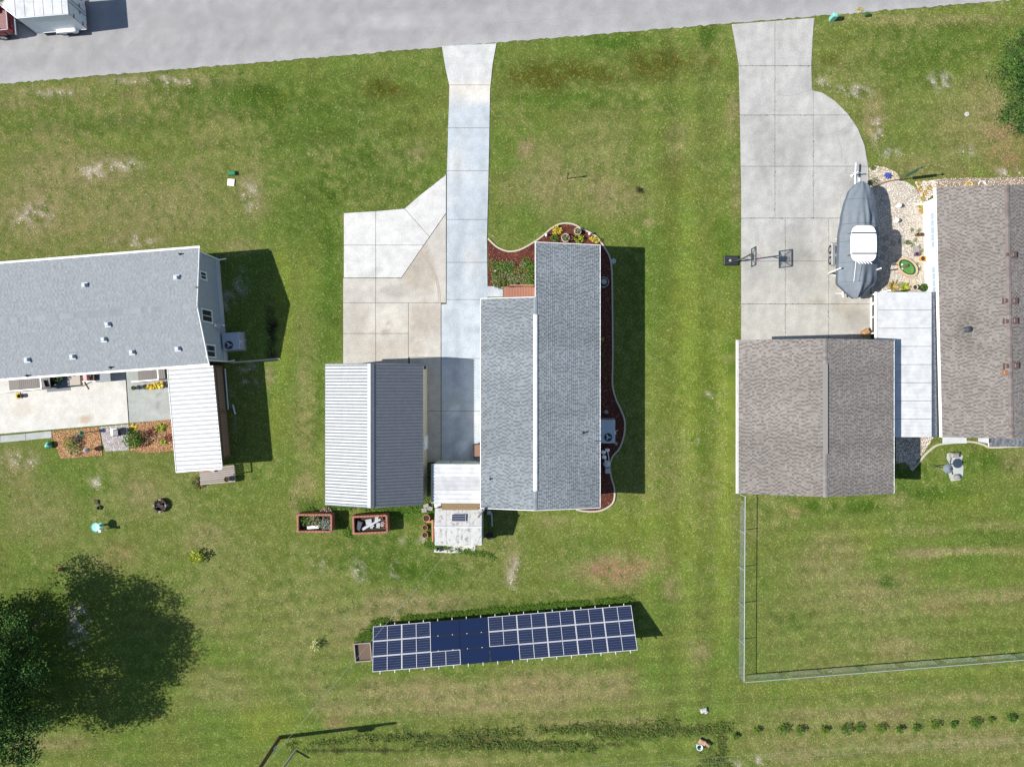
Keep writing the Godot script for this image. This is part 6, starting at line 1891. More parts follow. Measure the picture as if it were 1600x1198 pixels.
	# trailer
	var tr := thing("boat_trailer", "galvanised boat trailer with tongue, jack and white guide posts", "trailer", Vector3(cx, 0, (zb + zs) * 0.5))
	var fr := MB.new()
	for s in [-1, 1]:
		fr.tube([Vector3(cx + 0.2 + s * 0.6, 0.55, zs - 0.2), Vector3(cx + 0.2 + s * 0.6, 0.55, zb + 2.6), Vector3(cx + 0.42, 0.55, zb + 0.8)], 0.05, 6)
		fr.tube([Vector3(cx + s * 0.5, 0.7, zs - 0.3), Vector3(cx + s * 0.5, 0.75, zb + 2.2)], 0.06, 6)
	for z in [zs - 0.5, zs - 2.5, zs - 4.5]: fr.tube([Vector3(cx - 0.95, 0.55, z), Vector3(cx + 0.95, 0.55, z)], 0.05, 6)
	fr.tube([Vector3(cx + 0.42, 0.55, zb + 0.9), Vector3(cx + 0.5, 0.6, U(0, 255, 0.6).z)], 0.06, 6)
	part("frame", fr, M.frame_alu, tr)
	fr = MB.new()
	fr.tube([Vector3(cx + 0.42, 0.6, zb + 0.3), Vector3(cx + 0.35, 1.5, zb - 0.3)], 0.05, 6); fr.cbox(Vector3(cx + 0.35, 1.45, zb - 0.3), Vector3(0.18, 0.25, 0.4), 0.05)
	part("winch_post", fr, M.grey_metal, tr)
	fr = MB.new()
	var jk := U(1337, 271, 0.6)
	fr.tube([Vector3(jk.x, 0.05, jk.z), Vector3(jk.x, 1.0, jk.z)], 0.045, 7); fr.tube([Vector3(jk.x - 0.35, 0.8, jk.z), Vector3(jk.x + 0.3, 0.8, jk.z)], 0.025, 5); fr.lathe(Vector3(jk.x, 0.02, jk.z), [[0.1, 0], [0.1, 0.08], [0, 0.09]], 8)
	fr.tube([U(1339, 283, 0.5), U(1338, 254, 0.55)], 0.035, 5)
	part("jack", fr, M.frame_alu, tr)
	var wheel_spots := [[-1.18, U(0, 391).z], [-1.18, U(0, 408).z], [1.18, U(0, 391).z], [1.18, U(0, 408).z]]
	for q in wheel_spots:
		var wh := MB.new()
		var o := Vector3(cx + q[0], 0.33, q[1])
		wh.lathe(o, [[0.18, -0.11], [0.31, -0.11], [0.33, -0.05], [0.33, 0.05], [0.31, 0.11], [0.18, 0.11]], 20, rotz(90))
		var ty := part("wheel", wh, M.rubber, tr)
		wh = MB.new()
		wh.lathe(o, [[0.0, -0.06], [0.18, -0.1], [0.19, 0.1], [0.0, 0.06]], 14, rotz(90))
		part("rim", wh, M.steel, ty)
	for s in [-1, 1]:
		var fd := MB.new()
		fd.cbox(Vector3(cx + s * 1.2, 0.72, U(0, 399.5).z), Vector3(0.26, 0.05, 1.6), 0.02)
		for e in [-1, 1]: fd.box(Vector3(cx + s * 1.2, 0.62, U(0, 399.5).z + e * 0.82), Vector3(0.26, 0.2, 0.04), Basis(Vector3.RIGHT, e * -0.5))
		part("fender", fd, M.steel, tr)
		fd = MB.new()
		var gx := 23.36 if s < 0 else 26.24
		fd.tube([Vector3(cx + s * 0.95, 0.5, U(0, 432).z), Vector3(gx, 0.5, U(0, 428).z), Vector3(gx, 2.4, U(0, 427).z)], 0.05, 7)
		part("guide_post", fd, M.white_trim, tr)

# ---------------------------------------------------------------- truck and cargo trailer
func wheel_parts(t: Node3D, at: Vector3, r: float, w: float) -> void:   # axle along local z
	var mb := MB.new()
	mb.lathe(at, [[r * 0.6, -w * 0.5], [r * 0.95, -w * 0.5], [r, -w * 0.25], [r, w * 0.25], [r * 0.95, w * 0.5], [r * 0.6, w * 0.5]], 22, Basis(Vector3.RIGHT, PI / 2))
	var ty := part("wheel", mb, M.rubber, t, true)
	mb = MB.new()
	mb.lathe(at, [[0.0, -w * 0.3], [r * 0.6, -w * 0.46], [r * 0.62, w * 0.46], [r * 0.45, w * 0.5], [r * 0.3, w * 0.3], [0.0, w * 0.42]], 16, Basis(Vector3.RIGHT, PI / 2))
	part("rim", mb, M.steel, ty, true)

func cargo_trailer() -> void:
	# local x along the road, z towards the lawns
	var rear := U(135, 45.5, 0.45)
	var b := roty(TILT)
	var L := 3.65; var W := 2.1; var nose := 1.0
	var at := rear - b * Vector3(L * 0.5, 0, W * 0.5)
	at.y = 0
	var t := thing("cargo_trailer", "white enclosed cargo trailer with pointed nose behind red pickup", "trailer", at, TILT)
	var y0 := 0.45; var y1 := 2.6
	var prof := PackedVector2Array([Vector2(L * 0.5, -W * 0.5), Vector2(L * 0.5, W * 0.5), Vector2(-L * 0.5, W * 0.5), Vector2(-L * 0.5 - nose, 0.12), Vector2(-L * 0.5 - nose, -0.12), Vector2(-L * 0.5, -W * 0.5)])
	var mb := MB.new()
	mb.prism(prof, y0, y1, false)
	part("body", mb, mat("trailer_white", Color(0.66, 0.72, 0.76), 0.45, 0.0, "soft", 0.5), t, true)
	mb = MB.new()      # roof skin, rippled between its bows
	var inset := Geometry2D.offset_polygon(prof, -0.03)[0]
	mb.prism(inset, y1 - 0.02, y1 + 0.02)
	part("roof", mb, M.white_metal, t, true)
	for i in 6:
		mb = MB.new()
		mb.cbox(Vector3(-L * 0.5 - 0.1 + i * 0.66, y1 + 0.028, 0), Vector3(0.06, 0.025, W - 0.12), 0.01)
		part("roof_bow", mb, M.white_metal, t, true)
	mb = MB.new()
	for i in prof.size():
		var p := prof[i]; var q := prof[(i + 1) % prof.size()]
		mb.tube([Vector3(p.x, y1, p.y), Vector3(q.x, y1, q.y)], 0.035, 6); mb.tube([Vector3(p.x, y0, p.y), Vector3(q.x, y0, q.y)], 0.04, 6)
	for p in prof: mb.tube([Vector3(p.x, y0, p.y), Vector3(p.x, y1, p.y)], 0.03, 6)
	part("corner_trim", mb, M.steel, t, true)
	for s in [-1, 1]:      # barn doors with their hinges and locks
		mb = MB.new()
		mb.cbox(Vector3(L * 0.5 + 0.02, (y0 + y1) * 0.5, s * W * 0.245), Vector3(0.04, y1 - y0 - 0.14, W * 0.47), 0.008)
		var door := part("rear_door", mb, mat("trailer_white", Color.WHITE), t, true)
		for k in [0.25, 0.75]:
			mb = MB.new()
			mb.box(Vector3(L * 0.5 + 0.05, lerpf(y0, y1, k), s * W * 0.44), Vector3(0.05, 0.06, 0.3))
			part("hinge", mb, M.black, door, true)
		mb = MB.new()
		mb.tube([Vector3(L * 0.5 + 0.06, y0 + 0.1, s * 0.14), Vector3(L * 0.5 + 0.06, y1 - 0.1, s * 0.14)], 0.018, 5); mb.box(Vector3(L * 0.5 + 0.07, 1.3, s * 0.25), Vector3(0.03, 0.05, 0.25))
		part("lock_bar", mb, M.dark_metal, door, true)
	for s in [-1, 1]:
		for x in [0.05, 0.85]: wheel_parts(t, Vector3(x, 0.33, s * (W * 0.5 + 0.02)), 0.33, 0.2)
		mb = MB.new()
		mb.cbox(Vector3(0.45, 0.74, s * (W * 0.5 + 0.12)), Vector3(1.3, 0.06, 0.26), 0.02); mb.box(Vector3(0.45, 0.66, s * (W * 0.5 + 0.24)), Vector3(1.3, 0.14, 0.02))
		for e in [-1, 1]: mb.box(Vector3(0.45 + e * 0.74, 0.64, s * (W * 0.5 + 0.12)), Vector3(0.05, 0.26, 0.26), rotz(e * 35))
		part("fender", mb, M.white_trim, t, true)
	mb = MB.new()
	for s in [-1, 1]: mb.tube([Vector3(-L * 0.5, 0.42, s * 0.7), Vector3(-L * 0.5 - nose - 0.65, 0.45, 0)], 0.05, 6)
	part("tongue", mb, M.dark_metal, t, true)
	mb = MB.new()
	for s in [-1, 1]: mb.box(Vector3(L * 0.5 + 0.05, 0.42, s * 0.8), Vector3(0.06, 0.12, 0.3))
	part("tail_light", mb, M.red, t, true)

func pickup_truck() -> void:
	var tail := U(20, 53, 0.7)
	var b := roty(TILT)
	var L := 5.6; var W := 1.95
	var at := tail - b * Vector3(L * 0.5, 0, W * 0.5)
	at.y = 0
	var t := thing("pickup_truck", "dark red pickup truck with pale lined cargo bed on the road", "truck", at, TILT)
	var paint: Material = M.red_paint
	var mb := MB.new()
	# bed: floor, sides, tailgate with rounded rails
	mb.box(Vector3(L * 0.5 - 0.95, 0.68, 0), Vector3(1.85, 0.1, W - 0.06))
	for s in [-1, 1]: mb.cbox(Vector3(L * 0.5 - 0.95, 0.92, s * (W * 0.5 - 0.09)), Vector3(1.85, 0.56, 0.18), 0.05)
	mb.cbox(Vector3(L * 0.5 - 2.0, 0.92, 0), Vector3(0.25, 0.56, W), 0.05)
	for s in [-1, 1]: mb.cbox(Vector3(L * 0.5 - 0.95, 0.85, s * (W * 0.5 + 0.0)), Vector3(1.1, 0.35, 0.1), 0.06)
	part("bed", mb, paint, t, true)
	mb = MB.new()
	mb.cbox(Vector3(L * 0.5 - 0.04, 0.92, 0), Vector3(0.09, 0.56, W - 0.1), 0.03)
	part("tailgate", mb, paint, t, true)
	mb = MB.new()
	mb.box(Vector3(L * 0.5 - 0.98, 0.745, 0), Vector3(1.72, 0.02, W - 0.4))
	for s in [-1, 1]: mb.cbox(Vector3(L * 0.5 - 1.2, 0.85, s * 0.68), Vector3(0.8, 0.25, 0.22), 0.06)
	part("bed_liner", mb, M.bed_liner, t, true)
	mb = MB.new()
	for s in [-1, 1]: mb.tube([Vector3(L * 0.5 - 0.05, 1.215, s * (W * 0.5 - 0.09)), Vector3(L * 0.5 - 1.9, 1.215, s * (W * 0.5 - 0.09))], 0.03, 6)
	mb.tube([Vector3(L * 0.5 - 0.04, 1.215, -W * 0.5 + 0.1), Vector3(L * 0.5 - 0.04, 1.215, W * 0.5 - 0.1)], 0.035, 6)
	part("bed_rail", mb, M.vent_grey, t, true)
	# cab and bonnet
	mb = MB.new()
	mb.cbox(Vector3(-0.25, 0.85, 0), Vector3(2.3, 0.7, W), 0.06)
	var cab := [Vector3(-1.2, 1.2, 0), Vector3(0.75, 1.2, 0), Vector3(0.6, 1.78, 0), Vector3(-0.55, 1.78, 0)]
	var lo := 0.9; var hi := 0.72
	for s in [-1, 1]:
		var q := []
		for i in 4: q.append(cab[i] + Vector3(0, 0, s * (lo if i < 2 else hi)))
		if s > 0: mb.quad(q[0], q[1], q[2], q[3])
		else: mb.quad(q[3], q[2], q[1], q[0])
	for e in [[0, 3], [3, 2], [2, 1]]:
		var wa := lo if e[0] < 2 else hi; var wb := lo if e[1] < 2 else hi
		mb.quad(cab[e[0]] + Vector3(0, 0, -wa), cab[e[0]] + Vector3(0, 0, wa), cab[e[1]] + Vector3(0, 0, wb), cab[e[1]] + Vector3(0, 0, -wb))
	mb.cbox(Vector3(-2.1, 0.85, 0), Vector3(1.4, 0.6, W - 0.08), 0.12)
	part("cab", mb, paint, t, true)
	mb = MB.new()
	mb.quad(Vector3(-1.16, 1.24, 0.8), Vector3(-1.16, 1.24, -0.8), Vector3(-0.6, 1.74, -0.66), Vector3(-0.6, 1.74, 0.66))
	mb.quad(Vector3(0.745, 1.26, -0.7), Vector3(0.745, 1.26, 0.7), Vector3(0.63, 1.72, 0.6), Vector3(0.63, 1.72, -0.6))
	part("window", mb, M.glass, t, true)
	mb = MB.new()
	mb.cbox(Vector3(L * 0.5 + 0.08, 0.55, 0), Vector3(0.16, 0.2, W - 0.1), 0.04)
	part("bumper", mb, M.steel, t, true)
	for s in [-1, 1]:
		mb = MB.new()
		mb.cbox(Vector3(L * 0.5 + 0.005, 0.95, s * (W * 0.5 - 0.1)), Vector3(0.05, 0.4, 0.14), 0.01)
		part("tail_light", mb, M.red, t, true)
		for x in [L * 0.5 - 0.95, -2.0]: wheel_parts(t, Vector3(x, 0.38, s * (W * 0.5 - 0.05)), 0.38, 0.24)

# ---------------------------------------------------------------- fence, pole, wires
func fence_run(label: String, a: Vector2, b: Vector2, posts: int, h := 1.2) -> void:
	var t := thing("chain_link_fence", label, "fence", Vector3(a.x, 0, a.y))
	var d := (b - a).normalized(); var ln := a.distance_to(b)
	var d3 := Vector3(d.x, 0, d.y); var A := Vector3(a.x, 0, a.y)
	for i in posts + 1:
		var mb := MB.new()
		mb.tube([A + d3 * ln * i / posts, A + d3 * ln * i / posts + Vector3(0, h + 0.03, 0)], 0.03, 7)
		mb.lathe(A + d3 * ln * i / posts + Vector3(0, h + 0.03, 0), [[0.035, 0], [0.025, 0.03], [0, 0.04]], 7)
		part("post", mb, M.wire_steel, t)
	var mb := MB.new()
	mb.tube([A + Vector3(0, h, 0), A + d3 * ln + Vector3(0, h, 0)], 0.024, 7)
	part("top_rail", mb, M.wire_steel, t)
	mb = MB.new()
	var step := 0.085
	var side := d3.cross(Vector3.UP) * 0.0022
	for i in int(ln / step):
		for s in [0, 1]:
			var p := A + d3 * step * i; var q := A + d3 * minf(step * i + h, ln) + Vector3(0, minf(h, ln - step * i), 0)
			if s: 
				p = A + d3 * step * i + Vector3(0, h, 0); q = A + d3 * minf(step * i + h, ln) + Vector3(0, h - minf(h, ln - step * i), 0)
			var u := Vector3(0, 0.0022, 0)
			mb.quad(p - side, q - side, q + side, p + side); mb.quad(p - u, q - u, q + u, p + u)
	part("wire_mesh", mb, M.wire_steel, t).set_meta("kind", "stuff")

func wire(mb: MB, a: Vector3, b: Vector3, sag: float, r: float) -> void:
	var pts := []
	for i in 17:
		var f := i / 16.0
		pts.append(a.lerp(b, f) - Vector3(0, sag * 4.0 * f * (1.0 - f), 0))
	mb.tube(pts, r, 5)

func utility_lines() -> void:
	var base := U(437, 1152)
	var t := thing("utility_pole", "dark wooden utility pole leaning out over the back line", "utility pole", base)
	var mb := MB.new()
	var h := 8.0
	mb.tube([base, base + Vector3(0, h, 0)], 0.15, 10, 0.11)
	part("pole", mb, M.wood_brown, t)
	mb = MB.new()
	mb.lathe(base + Vector3(0.32, 5.2, 0.1), [[0.0, 0], [0.22, 0], [0.24, 0.1], [0.24, 0.8], [0.18, 0.9], [0, 0.92]], 14)
	part("transformer", mb, M.grey_metal, t)
	mb = MB.new()
	mb.box(base + Vector3(0, 1.6, 0.0) + Vector3(0.14, 0, 0), Vector3(0.1, 0.5, 0.16))
	part("sign_plate", mb, M.vent_grey, t)
	var top := base + Vector3(0, 7.8, 0)
	var west := top + Vector3(-40, 0, 3.1); var east := top + Vector3(60, 0, -4.2)
	var names := ["high power line above the back ditch", "lower power line above the back ditch"]
	for k in 2:
		mb = MB.new()
		var o := Vector3(0, -0.9 * k, 0.15 * k)
		wire(mb, west + o, top + o, 0.3, 0.008); wire(mb, top + o, east + o, 0.3, 0.008)
		single("power_line", mb, mat("cable", Color(0.20, 0.22, 0.20), 0.6), names[k], "cable")
	mb = MB.new()
	wire(mb, U(748, 806, 3.75), base + Vector3(0, 6.3, 0), 0.25, 0.010)
	single("service_cable", mb, M.cable, "thin service cable running from grey house to wooden pole", "cable")
	# a short second post with a brace in the ditch
	t = thing("stub_post", "short leaning timber post at the end of the ditch", "post", U(425, 1190))
	mb = MB.new()
	mb.tube([U(462, 1172), U(438, 1205, 1.5)], 0.07, 7)
	part("timber", mb, M.wood_grey, t)

# ---------------------------------------------------------------- yard things
func planter_box(label: String, px: float, py: float, turn: float, junk: bool) -> void:
	var h := 0.95
	var at := U(px, py, h); at.y = 0
	var t := thing("raised_planter", label, "planter", at, turn)
	var L := 2.45; var W := 1.22; var th := 0.14
	# brick courses, joints recessed behind the faces
	var mb := MB.new()
	for k in [[0, -W * 0.5, L - 0.02, th - 0.03], [0, W * 0.5, L - 0.02, th - 0.03], [-L * 0.5, 0, th - 0.03, W], [L * 0.5, 0, th - 0.03, W]]: mb.box(Vector3(k[0], h * 0.5 - 0.01, k[1]), Vector3(k[2], h - 0.02, k[3]))
	part("mortar", mb, M.stone, t, true)
	for k in [[0, -1, L, 0], [0, 1, L, 0], [-1, 0, W - 0.14, 1], [1, 0, W - 0.14, 1]]:
		var n := int(k[2] / 0.24)
		for i in n:
			var f: float = -k[2] * 0.5 + k[2] * (i + 0.5) / n
			var bm := MB.new()
			var tone := rng.randf_range(0.75, 1.25)
			bm.col = Color(tone, tone * rng.randf_range(0.9, 1.1), tone)
			var bw: float = k[2] / n - 0.012
			if k[3] == 0: bm.cbox(Vector3(f, h - 0.03, k[1] * W * 0.5), Vector3(bw, 0.08, th), 0.012)
			else: bm.cbox(Vector3(k[0] * L * 0.5, h - 0.03, f), Vector3(th, 0.08, bw), 0.012)
			part("brick", bm, M.brick, t, true)
	for j in 10:      # side courses, joined
		if j == 0:
			mb = MB.new()
		var y := 0.05 + j * 0.088
		if y > h - 0.1: break
		for k in [[0, -1, L, 0], [0, 1, L, 0], [-1, 0, W - 0.14, 1], [1, 0, W - 0.14, 1]]:
			var n := int(k[2] / 0.24)
			for i in n:
				var f: float = -k[2] * 0.5 + k[2] * (fposmod(i + 0.5 + 0.5 * (j % 2), n)) / n
				var tone := rng.randf_range(0.75, 1.2)
				mb.col = Color(tone, tone, tone)
				if k[3] == 0: mb.box(Vector3(f, y, k[1] * W * 0.5), Vector3(k[2] / n - 0.014, 0.075, th))
				else: mb.box(Vector3(k[0] * L * 0.5, y, f), Vector3(th, 0.075, k[2] / n - 0.014))
	part("brick_course", mb, M.brick, t, true).set_meta("kind", "stuff")
	mb = MB.new()
	mb.box(Vector3(0, 0.3, 0), Vector3(L - th, 0.5, W - th))
	part("soil", mb, M.soil, t, true)
	if junk:
		mb = MB.new()
		for k in [[0.05, 0.66, 0.05, 28, 1.5], [-0.2, 0.62, 0.15, 24, 1.1]]: mb.box(Vector3(k[0], k[1], k[2]), Vector3(k[4], 0.05, 0.14), roty(k[3]))
		part("plank", mb, M.grey_metal, t, true)
		mb = MB.new()
		for i in 7: mb.cbox(Vector3(rng.randf_range(-0.3, 1.0), 0.58 + rng.randf() * 0.05, rng.randf_range(-0.4, 0.4)), Vector3(rng.randf_range(0.25, 0.55), 0.05, rng.randf_range(0.2, 0.4)), 0.01, roty(rng.randf() * 90))
		part("scrap_sheet", mb, mat("scrap_white", Color(0.52, 0.52, 0.55), 0.7, 0, "blotch", 1.0), t, true)
		mb = MB.new()
		mb.cbox(Vector3(-0.85, 0.66, 0.1), Vector3(0.4, 0.25, 0.7), 0.05, roty(-20))
		part("dark_tub", mb, M.dark_metal, t, true)
		mb = MB.new()
		for i in 5: mb.lathe(Vector3(rng.randf_range(0.75, 1.05), 0.56, rng.randf_range(-0.4, 0.4)), [[0.07, 0], [0.1, 0.14], [0.08, 0.14]], 9)
		part("small_pot", mb, M.terracotta, t, true)
	else:
		mb = MB.new()
		for k in [[-0.75, -0.1, LEAF_GREEN, 110, 0.35], [-0.2, -0.2, LEAF_DUSTY, 150, 0.4], [0.3, 0.0, LEAF_DUSTY, 120, 0.35], [0.75, 0.1, [Color(0.16, 0.19, 0.16), Color(0.1, 0.13, 0.1), Color(0.22, 0.25, 0.2)], 200, 0.42]]: leafy(mb, Vector3(k[0], 0.5, k[1]), k[4], 0.45, k[3], 0.14, k[2])
		part("foliage", mb, M.leaf, t, true)
		mb = MB.new()
		mb.cbox(Vector3(-0.2, 0.58, 0.36), Vector3(0.85, 0.08, 0.22), 0.02, roty(4))
		part("pale_board", mb, M.white_trim, t, true)
	no_grass.append(PackedVector2Array([Vector2(at.x - 1.2, at.z - 0.6), Vector2(at.x + 1.2, at.z - 0.6), Vector2(at.x + 1.2, at.z + 0.6), Vector2(at.x - 1.2, at.z + 0.6)]))

func porch_landing(label: String, at: Vector3, W: float, D: float, steps: bool) -> void:   # local x along the house, z away from it
	var t := thing("porch_landing", label, "porch", at, TILT)
	var h := 0.8
	var n := int(W / 0.145)
	for i in n:
		var mb := MB.new()
		var tone := rng.randf_range(0.88, 1.1)
		mb.col = Color(tone, tone, tone)
		mb.cbox(Vector3(-W * 0.5 + W * (i + 0.5) / n, h, 0), Vector3(W / n - 0.008, 0.03, D), 0.005)
		part("plank", mb, M.deck, t, true)
	var mb: MB
	for k in [[-W * 0.5 + 0.06, -D * 0.5 + 0.1], [W * 0.5 - 0.06, -D * 0.5 + 0.1], [-W * 0.5 + 0.06, D * 0.5 - 0.06], [W * 0.5 - 0.06, D * 0.5 - 0.06]]:
		mb = MB.new()
		mb.box(Vector3(k[0], h * 0.5 - 0.02, k[1]), Vector3(0.1, h - 0.03, 0.1))
		part("footing", mb, M.white_trim, t, true)
	for k in [[-W * 0.5 + 0.04, D * 0.5 - 0.04], [W * 0.5 - 0.04, D * 0.5 - 0.04], [W * 0.5 - 0.04, -D * 0.5 + 0.1], [0.0, D * 0.5 - 0.04]]:
		mb = MB.new()
		mb.box(Vector3(k[0], h + 0.5, k[1]), Vector3(0.08, 1.0, 0.08))
		part("post", mb, M.white_trim, t, true)
	mb = MB.new()
	mb.box(Vector3(0, h + 0.98, D * 0.5 - 0.04), Vector3(W, 0.05, 0.09)); mb.box(Vector3(W * 0.5 - 0.04, h + 0.98, 0.05), Vector3(0.09, 0.05, D - 0.2))
	part("handrail", mb, M.white_trim, t, true)
	for i in 4:
		if not steps: break
		mb = MB.new()
		mb.cbox(Vector3(-W * 0.5 - 0.15 - i * 0.28, h - 0.18 * (i + 1), 0), Vector3(0.28, 0.04, D * 0.85), 0.006)
		part("step", mb, M.deck, t, true)
	if steps:
		mb = MB.new()
		mb.tube([Vector3(-W * 0.5, h + 1.0, D * 0.5 - 0.04), Vector3(-W * 0.5 - 1.1, 1.0, D * 0.5 - 0.04), Vector3(-W * 0.5 - 1.1, 0.05, D * 0.5 - 0.04)], 0.035, 6)
		part("stair_rail", mb, M.white_trim, t, true)

func chair(label: String, px: float, py: float, turn: float, m: Material, seat_m: Material) -> void:
	var t := thing("patio_chair", label, "chair", U(px, py), turn)
	var mb := MB.new()
	mb.cbox(Vector3(0, 0.42, 0), Vector3(0.5, 0.06, 0.5), 0.02)
	part("seat", mb, seat_m, t, true)
	mb = MB.new()
	mb.cbox(Vector3(-0.28, 0.72, 0), Vector3(0.06, 0.6, 0.5), 0.02, rotz(12))
	part("backrest", mb, seat_m, t, true)
	for s in [-1, 1]:
		for e in [-1, 1]:
			mb = MB.new()
			mb.tube([Vector3(e * 0.22, 0, s * 0.24), Vector3(e * 0.22, 0.42, s * 0.24)], 0.018, 5)
			part("leg", mb, m, t, true)
		mb = MB.new()
		mb.cbox(Vector3(0, 0.62, s * 0.27), Vector3(0.5, 0.035, 0.06), 0.01)
		part("armrest", mb, m, t, true)

func yard_things() -> void:
	cooling_unit("grey packaged cooling unit with round fan beside pale mobile home", U(361, 533, 0.9) * Vector3(1, 0, 1), TILT, Vector3(1.25, 0.95, 1.25), Vector2(-0.15, 0.28), M.grey_metal)
	cooling_unit("grey cooling unit with three bladed fan in dark mulch", U(949, 674, 0.9) * Vector3(1, 0, 1), 0, Vector3(1.15, 0.9, 1.7), Vector2(0.05, 0.42), M.grey_metal)
	planter_box("brick planter filled with leafy plants and one white board", 491, 817.5, 0, false)
	planter_box("brick planter holding scrap sheets and loose grey planks", 578, 819.5, 2.5, true)
	bush("garden_bush", "dusty pink succulent clump behind the leafy brick planter", 511, 800, 0.4, 0.45, 220, 0.12, [Color(0.26, 0.16, 0.14), Color(0.18, 0.1, 0.09), Color(0.3, 0.22, 0.2)])
	bush("garden_bush", "trailing green plant at the back of the leafy brick planter", 484, 801, 0.5, 0.35, 160, 0.11, LEAF_GREEN)
	porch_landing("grey plank landing with white rails and steps, below mobile home eave", U(52, 596, 0.8) * Vector3(1, 0, 1), 2.4, 1.3, true)
	porch_landing("smaller grey plank landing with white rail beside the white porch", U(236, 584, 0.8) * Vector3(1, 0, 1), 2.0, 1.1, false)
	# things on the patio
	var mb := MB.new()
	mb.box(U(91, 600) + Vector3(0, 0.055, 0), Vector3(1.75, 0.015, 1.05), roty(TILT))
	single("outdoor_rug", mb, mat("rug_grey", Color(0.19, 0.2, 0.23), 0.9, 0, "grain", 2.0), "grey outdoor rug on the beige patio under the eave", "rug")
	mb = MB.new()
	mb.box(U(118, 595) + Vector3(0, 0.055, 0), Vector3(0.9, 0.015, 0.9), roty(TILT))
	single("outdoor_rug", mb, mat("rug_beige", Color(0.45, 0.40, 0.35), 0.9, 0, "grain", 2.0), "striped beige mat on patio between rug and chairs", "rug")
	chair("black folding chair standing on the grey outdoor rug", 89, 597, 20, M.black, M.black)
	chair("white chair with red flowered seat on the patio", 140, 590, 185, M.white_trim, M.pink)
	chair("white chair with brown seat next to the dark table", 151, 589.5, 180, M.white_trim, M.tan_wall)
	var t := thing("patio_table", "long dark slate topped patio table under the eave", "table", U(169.5, 590), TILT)
	mb = MB.new()
	mb.cbox(Vector3(0, 0.72, 0), Vector3(1.1, 0.05, 0.62), 0.012)
	part("tabletop", mb, mat("slate", Color(0.10, 0.115, 0.14), 0.5), t, true)
	for s in [[-0.5, -0.27], [0.5, -0.27], [-0.5, 0.27], [0.5, 0.27]]:
		mb = MB.new()
		mb.tube([Vector3(s[0], 0, s[1]), Vector3(s[0], 0.7, s[1])], 0.025, 5)
		part("leg", mb, M.dark_metal, t, true)
	t = thing("shepherd_hook", "brown leaning timber frame propped on the patio", "frame", U(128, 600))
	mb = MB.new()
	mb.tube([U(126, 588, 0.05), U(138, 608, 0.05)], 0.05, 6); mb.tube([U(128, 586, 1.2), U(128, 603, 0.08)], 0.035, 6)
	part("timber", mb, M.wood_brown, t)
	bush("potted_palm", "dark green potted plant in eave shade on the patio", 97, 588, 0.35, 0.7, 120, 0.18, LEAF_DARK)
	rosette("potted_palm", "yellow striped potted plant by the stair foot", 29, 618, 0.35, 22, 0.07, LEAF_YELLOW, "", 0.05, 0.8)
	mb = MB.new()
	mb.lathe(U(34, 618.5), [[0.12, 0], [0.16, 0.35], [0.13, 0.35], [0.12, 0.3]], 10)
	single("planter_pot", mb, M.wood_brown, "brown pot at the foot of the white stair rail", "pot")
	for q in [[211, 606, 0.16, "dark green tub plant at the end of the shaded pot row", LEAF_DARK], [220, 605, 0.18, "blue grey potted plant in the row before the small landing", [Color(0.08, 0.1, 0.12), Color(0.05, 0.07, 0.09)]], [228, 604, 0.15, "small dark potted plant next to the yellow crotons", LEAF_DARK]]:
		pot("planter_pot", q[3], q[0], q[1], q[2], 0.32, M.dark_metal, q[4], "", 0.04, 60)
	for q in [[234, 605], [240, 603], [246, 602], [251, 601]]: rosette("potted_croton", "yellow and red potted croton in the row before the small landing", q[0], q[1], 0.32, 20, 0.1, LEAF_YELLOW + [Color(0.3, 0.08, 0.03)], "crotons before the small landing", 0.25, 0.9)
	# white cube and dark grill on the gravel
	mb = MB.new()
	mb.cbox(U(180, 674.5, 0.25), Vector3(0.5, 0.5, 0.5), 0.03, roty(TILT))
	single("storage_box", mb, M.white_trim, "plain white box on gravel next to the dark grill", "box")
	t = thing("charcoal_grill", "dark grill on legs beside the white box", "grill", U(190.5, 675), TILT)
	mb = MB.new()
	mb.cbox(Vector3(0, 0.75, 0), Vector3(0.45, 0.3, 0.5), 0.06)
	part("firebox", mb, M.dark_metal, t, true)
	for s in [[-0.18, -0.2], [0.18, -0.2], [-0.18, 0.2], [0.18, 0.2]]:
		mb = MB.new()
		mb.tube([Vector3(s[0], 0, s[1]), Vector3(s[0], 0.62, s[1])], 0.018, 5)
		part("leg", mb, M.black, t, true)
	# lawn things
	var fp := U(252, 789)
	t = thing("fire_pit", "round stone fire pit with charred logs on the lawn", "fire pit", fp)
	for i in 12:
		mb = MB.new()
		var a := TAU * i / 12
		mb.cbox(fp + Vector3(cos(a) * 0.44, 0.16, sin(a) * 0.44), Vector3(0.14, 0.32, 0.21), 0.03, Basis(Vector3.UP, -a))
		mb.col = Color.WHITE
		part("stone", mb, M.stone if i % 3 == 0 else mat("char_stone", Color(0.1, 0.06, 0.045), 0.9, 0, "blotch", 1.5), t)
	mb = MB.new()
	mb.lathe(fp, [[0.4, 0.08], [0, 0.1]], 14)
	part("ash", mb, M.soil, t)
	for i in 5:
		mb = MB.new()
		var a := rng.randf() * TAU
		mb.tube([fp + Vector3(cos(a) * 0.35, 0.2, sin(a) * 0.35), fp + Vector3(-cos(a + 0.4) * 0.3, 0.32, -sin(a + 0.4) * 0.3)], 0.05, 6)
		part("log", mb, M.bark, t)
	no_grass.append(polyg([242, 780, 262, 780, 262, 798, 242, 798]))
	mb = MB.new()
	mb.lathe(U(157.5, 820.5), [[0.2, 0], [0.08, 0.12], [0.06, 0.6], [0.3, 0.72], [0.34, 0.78], [0.28, 0.74], [0, 0.72]], 18)
	single("bird_bath", mb, M.teal, "teal bird bath with wide bowl on open lawn", "bird bath")
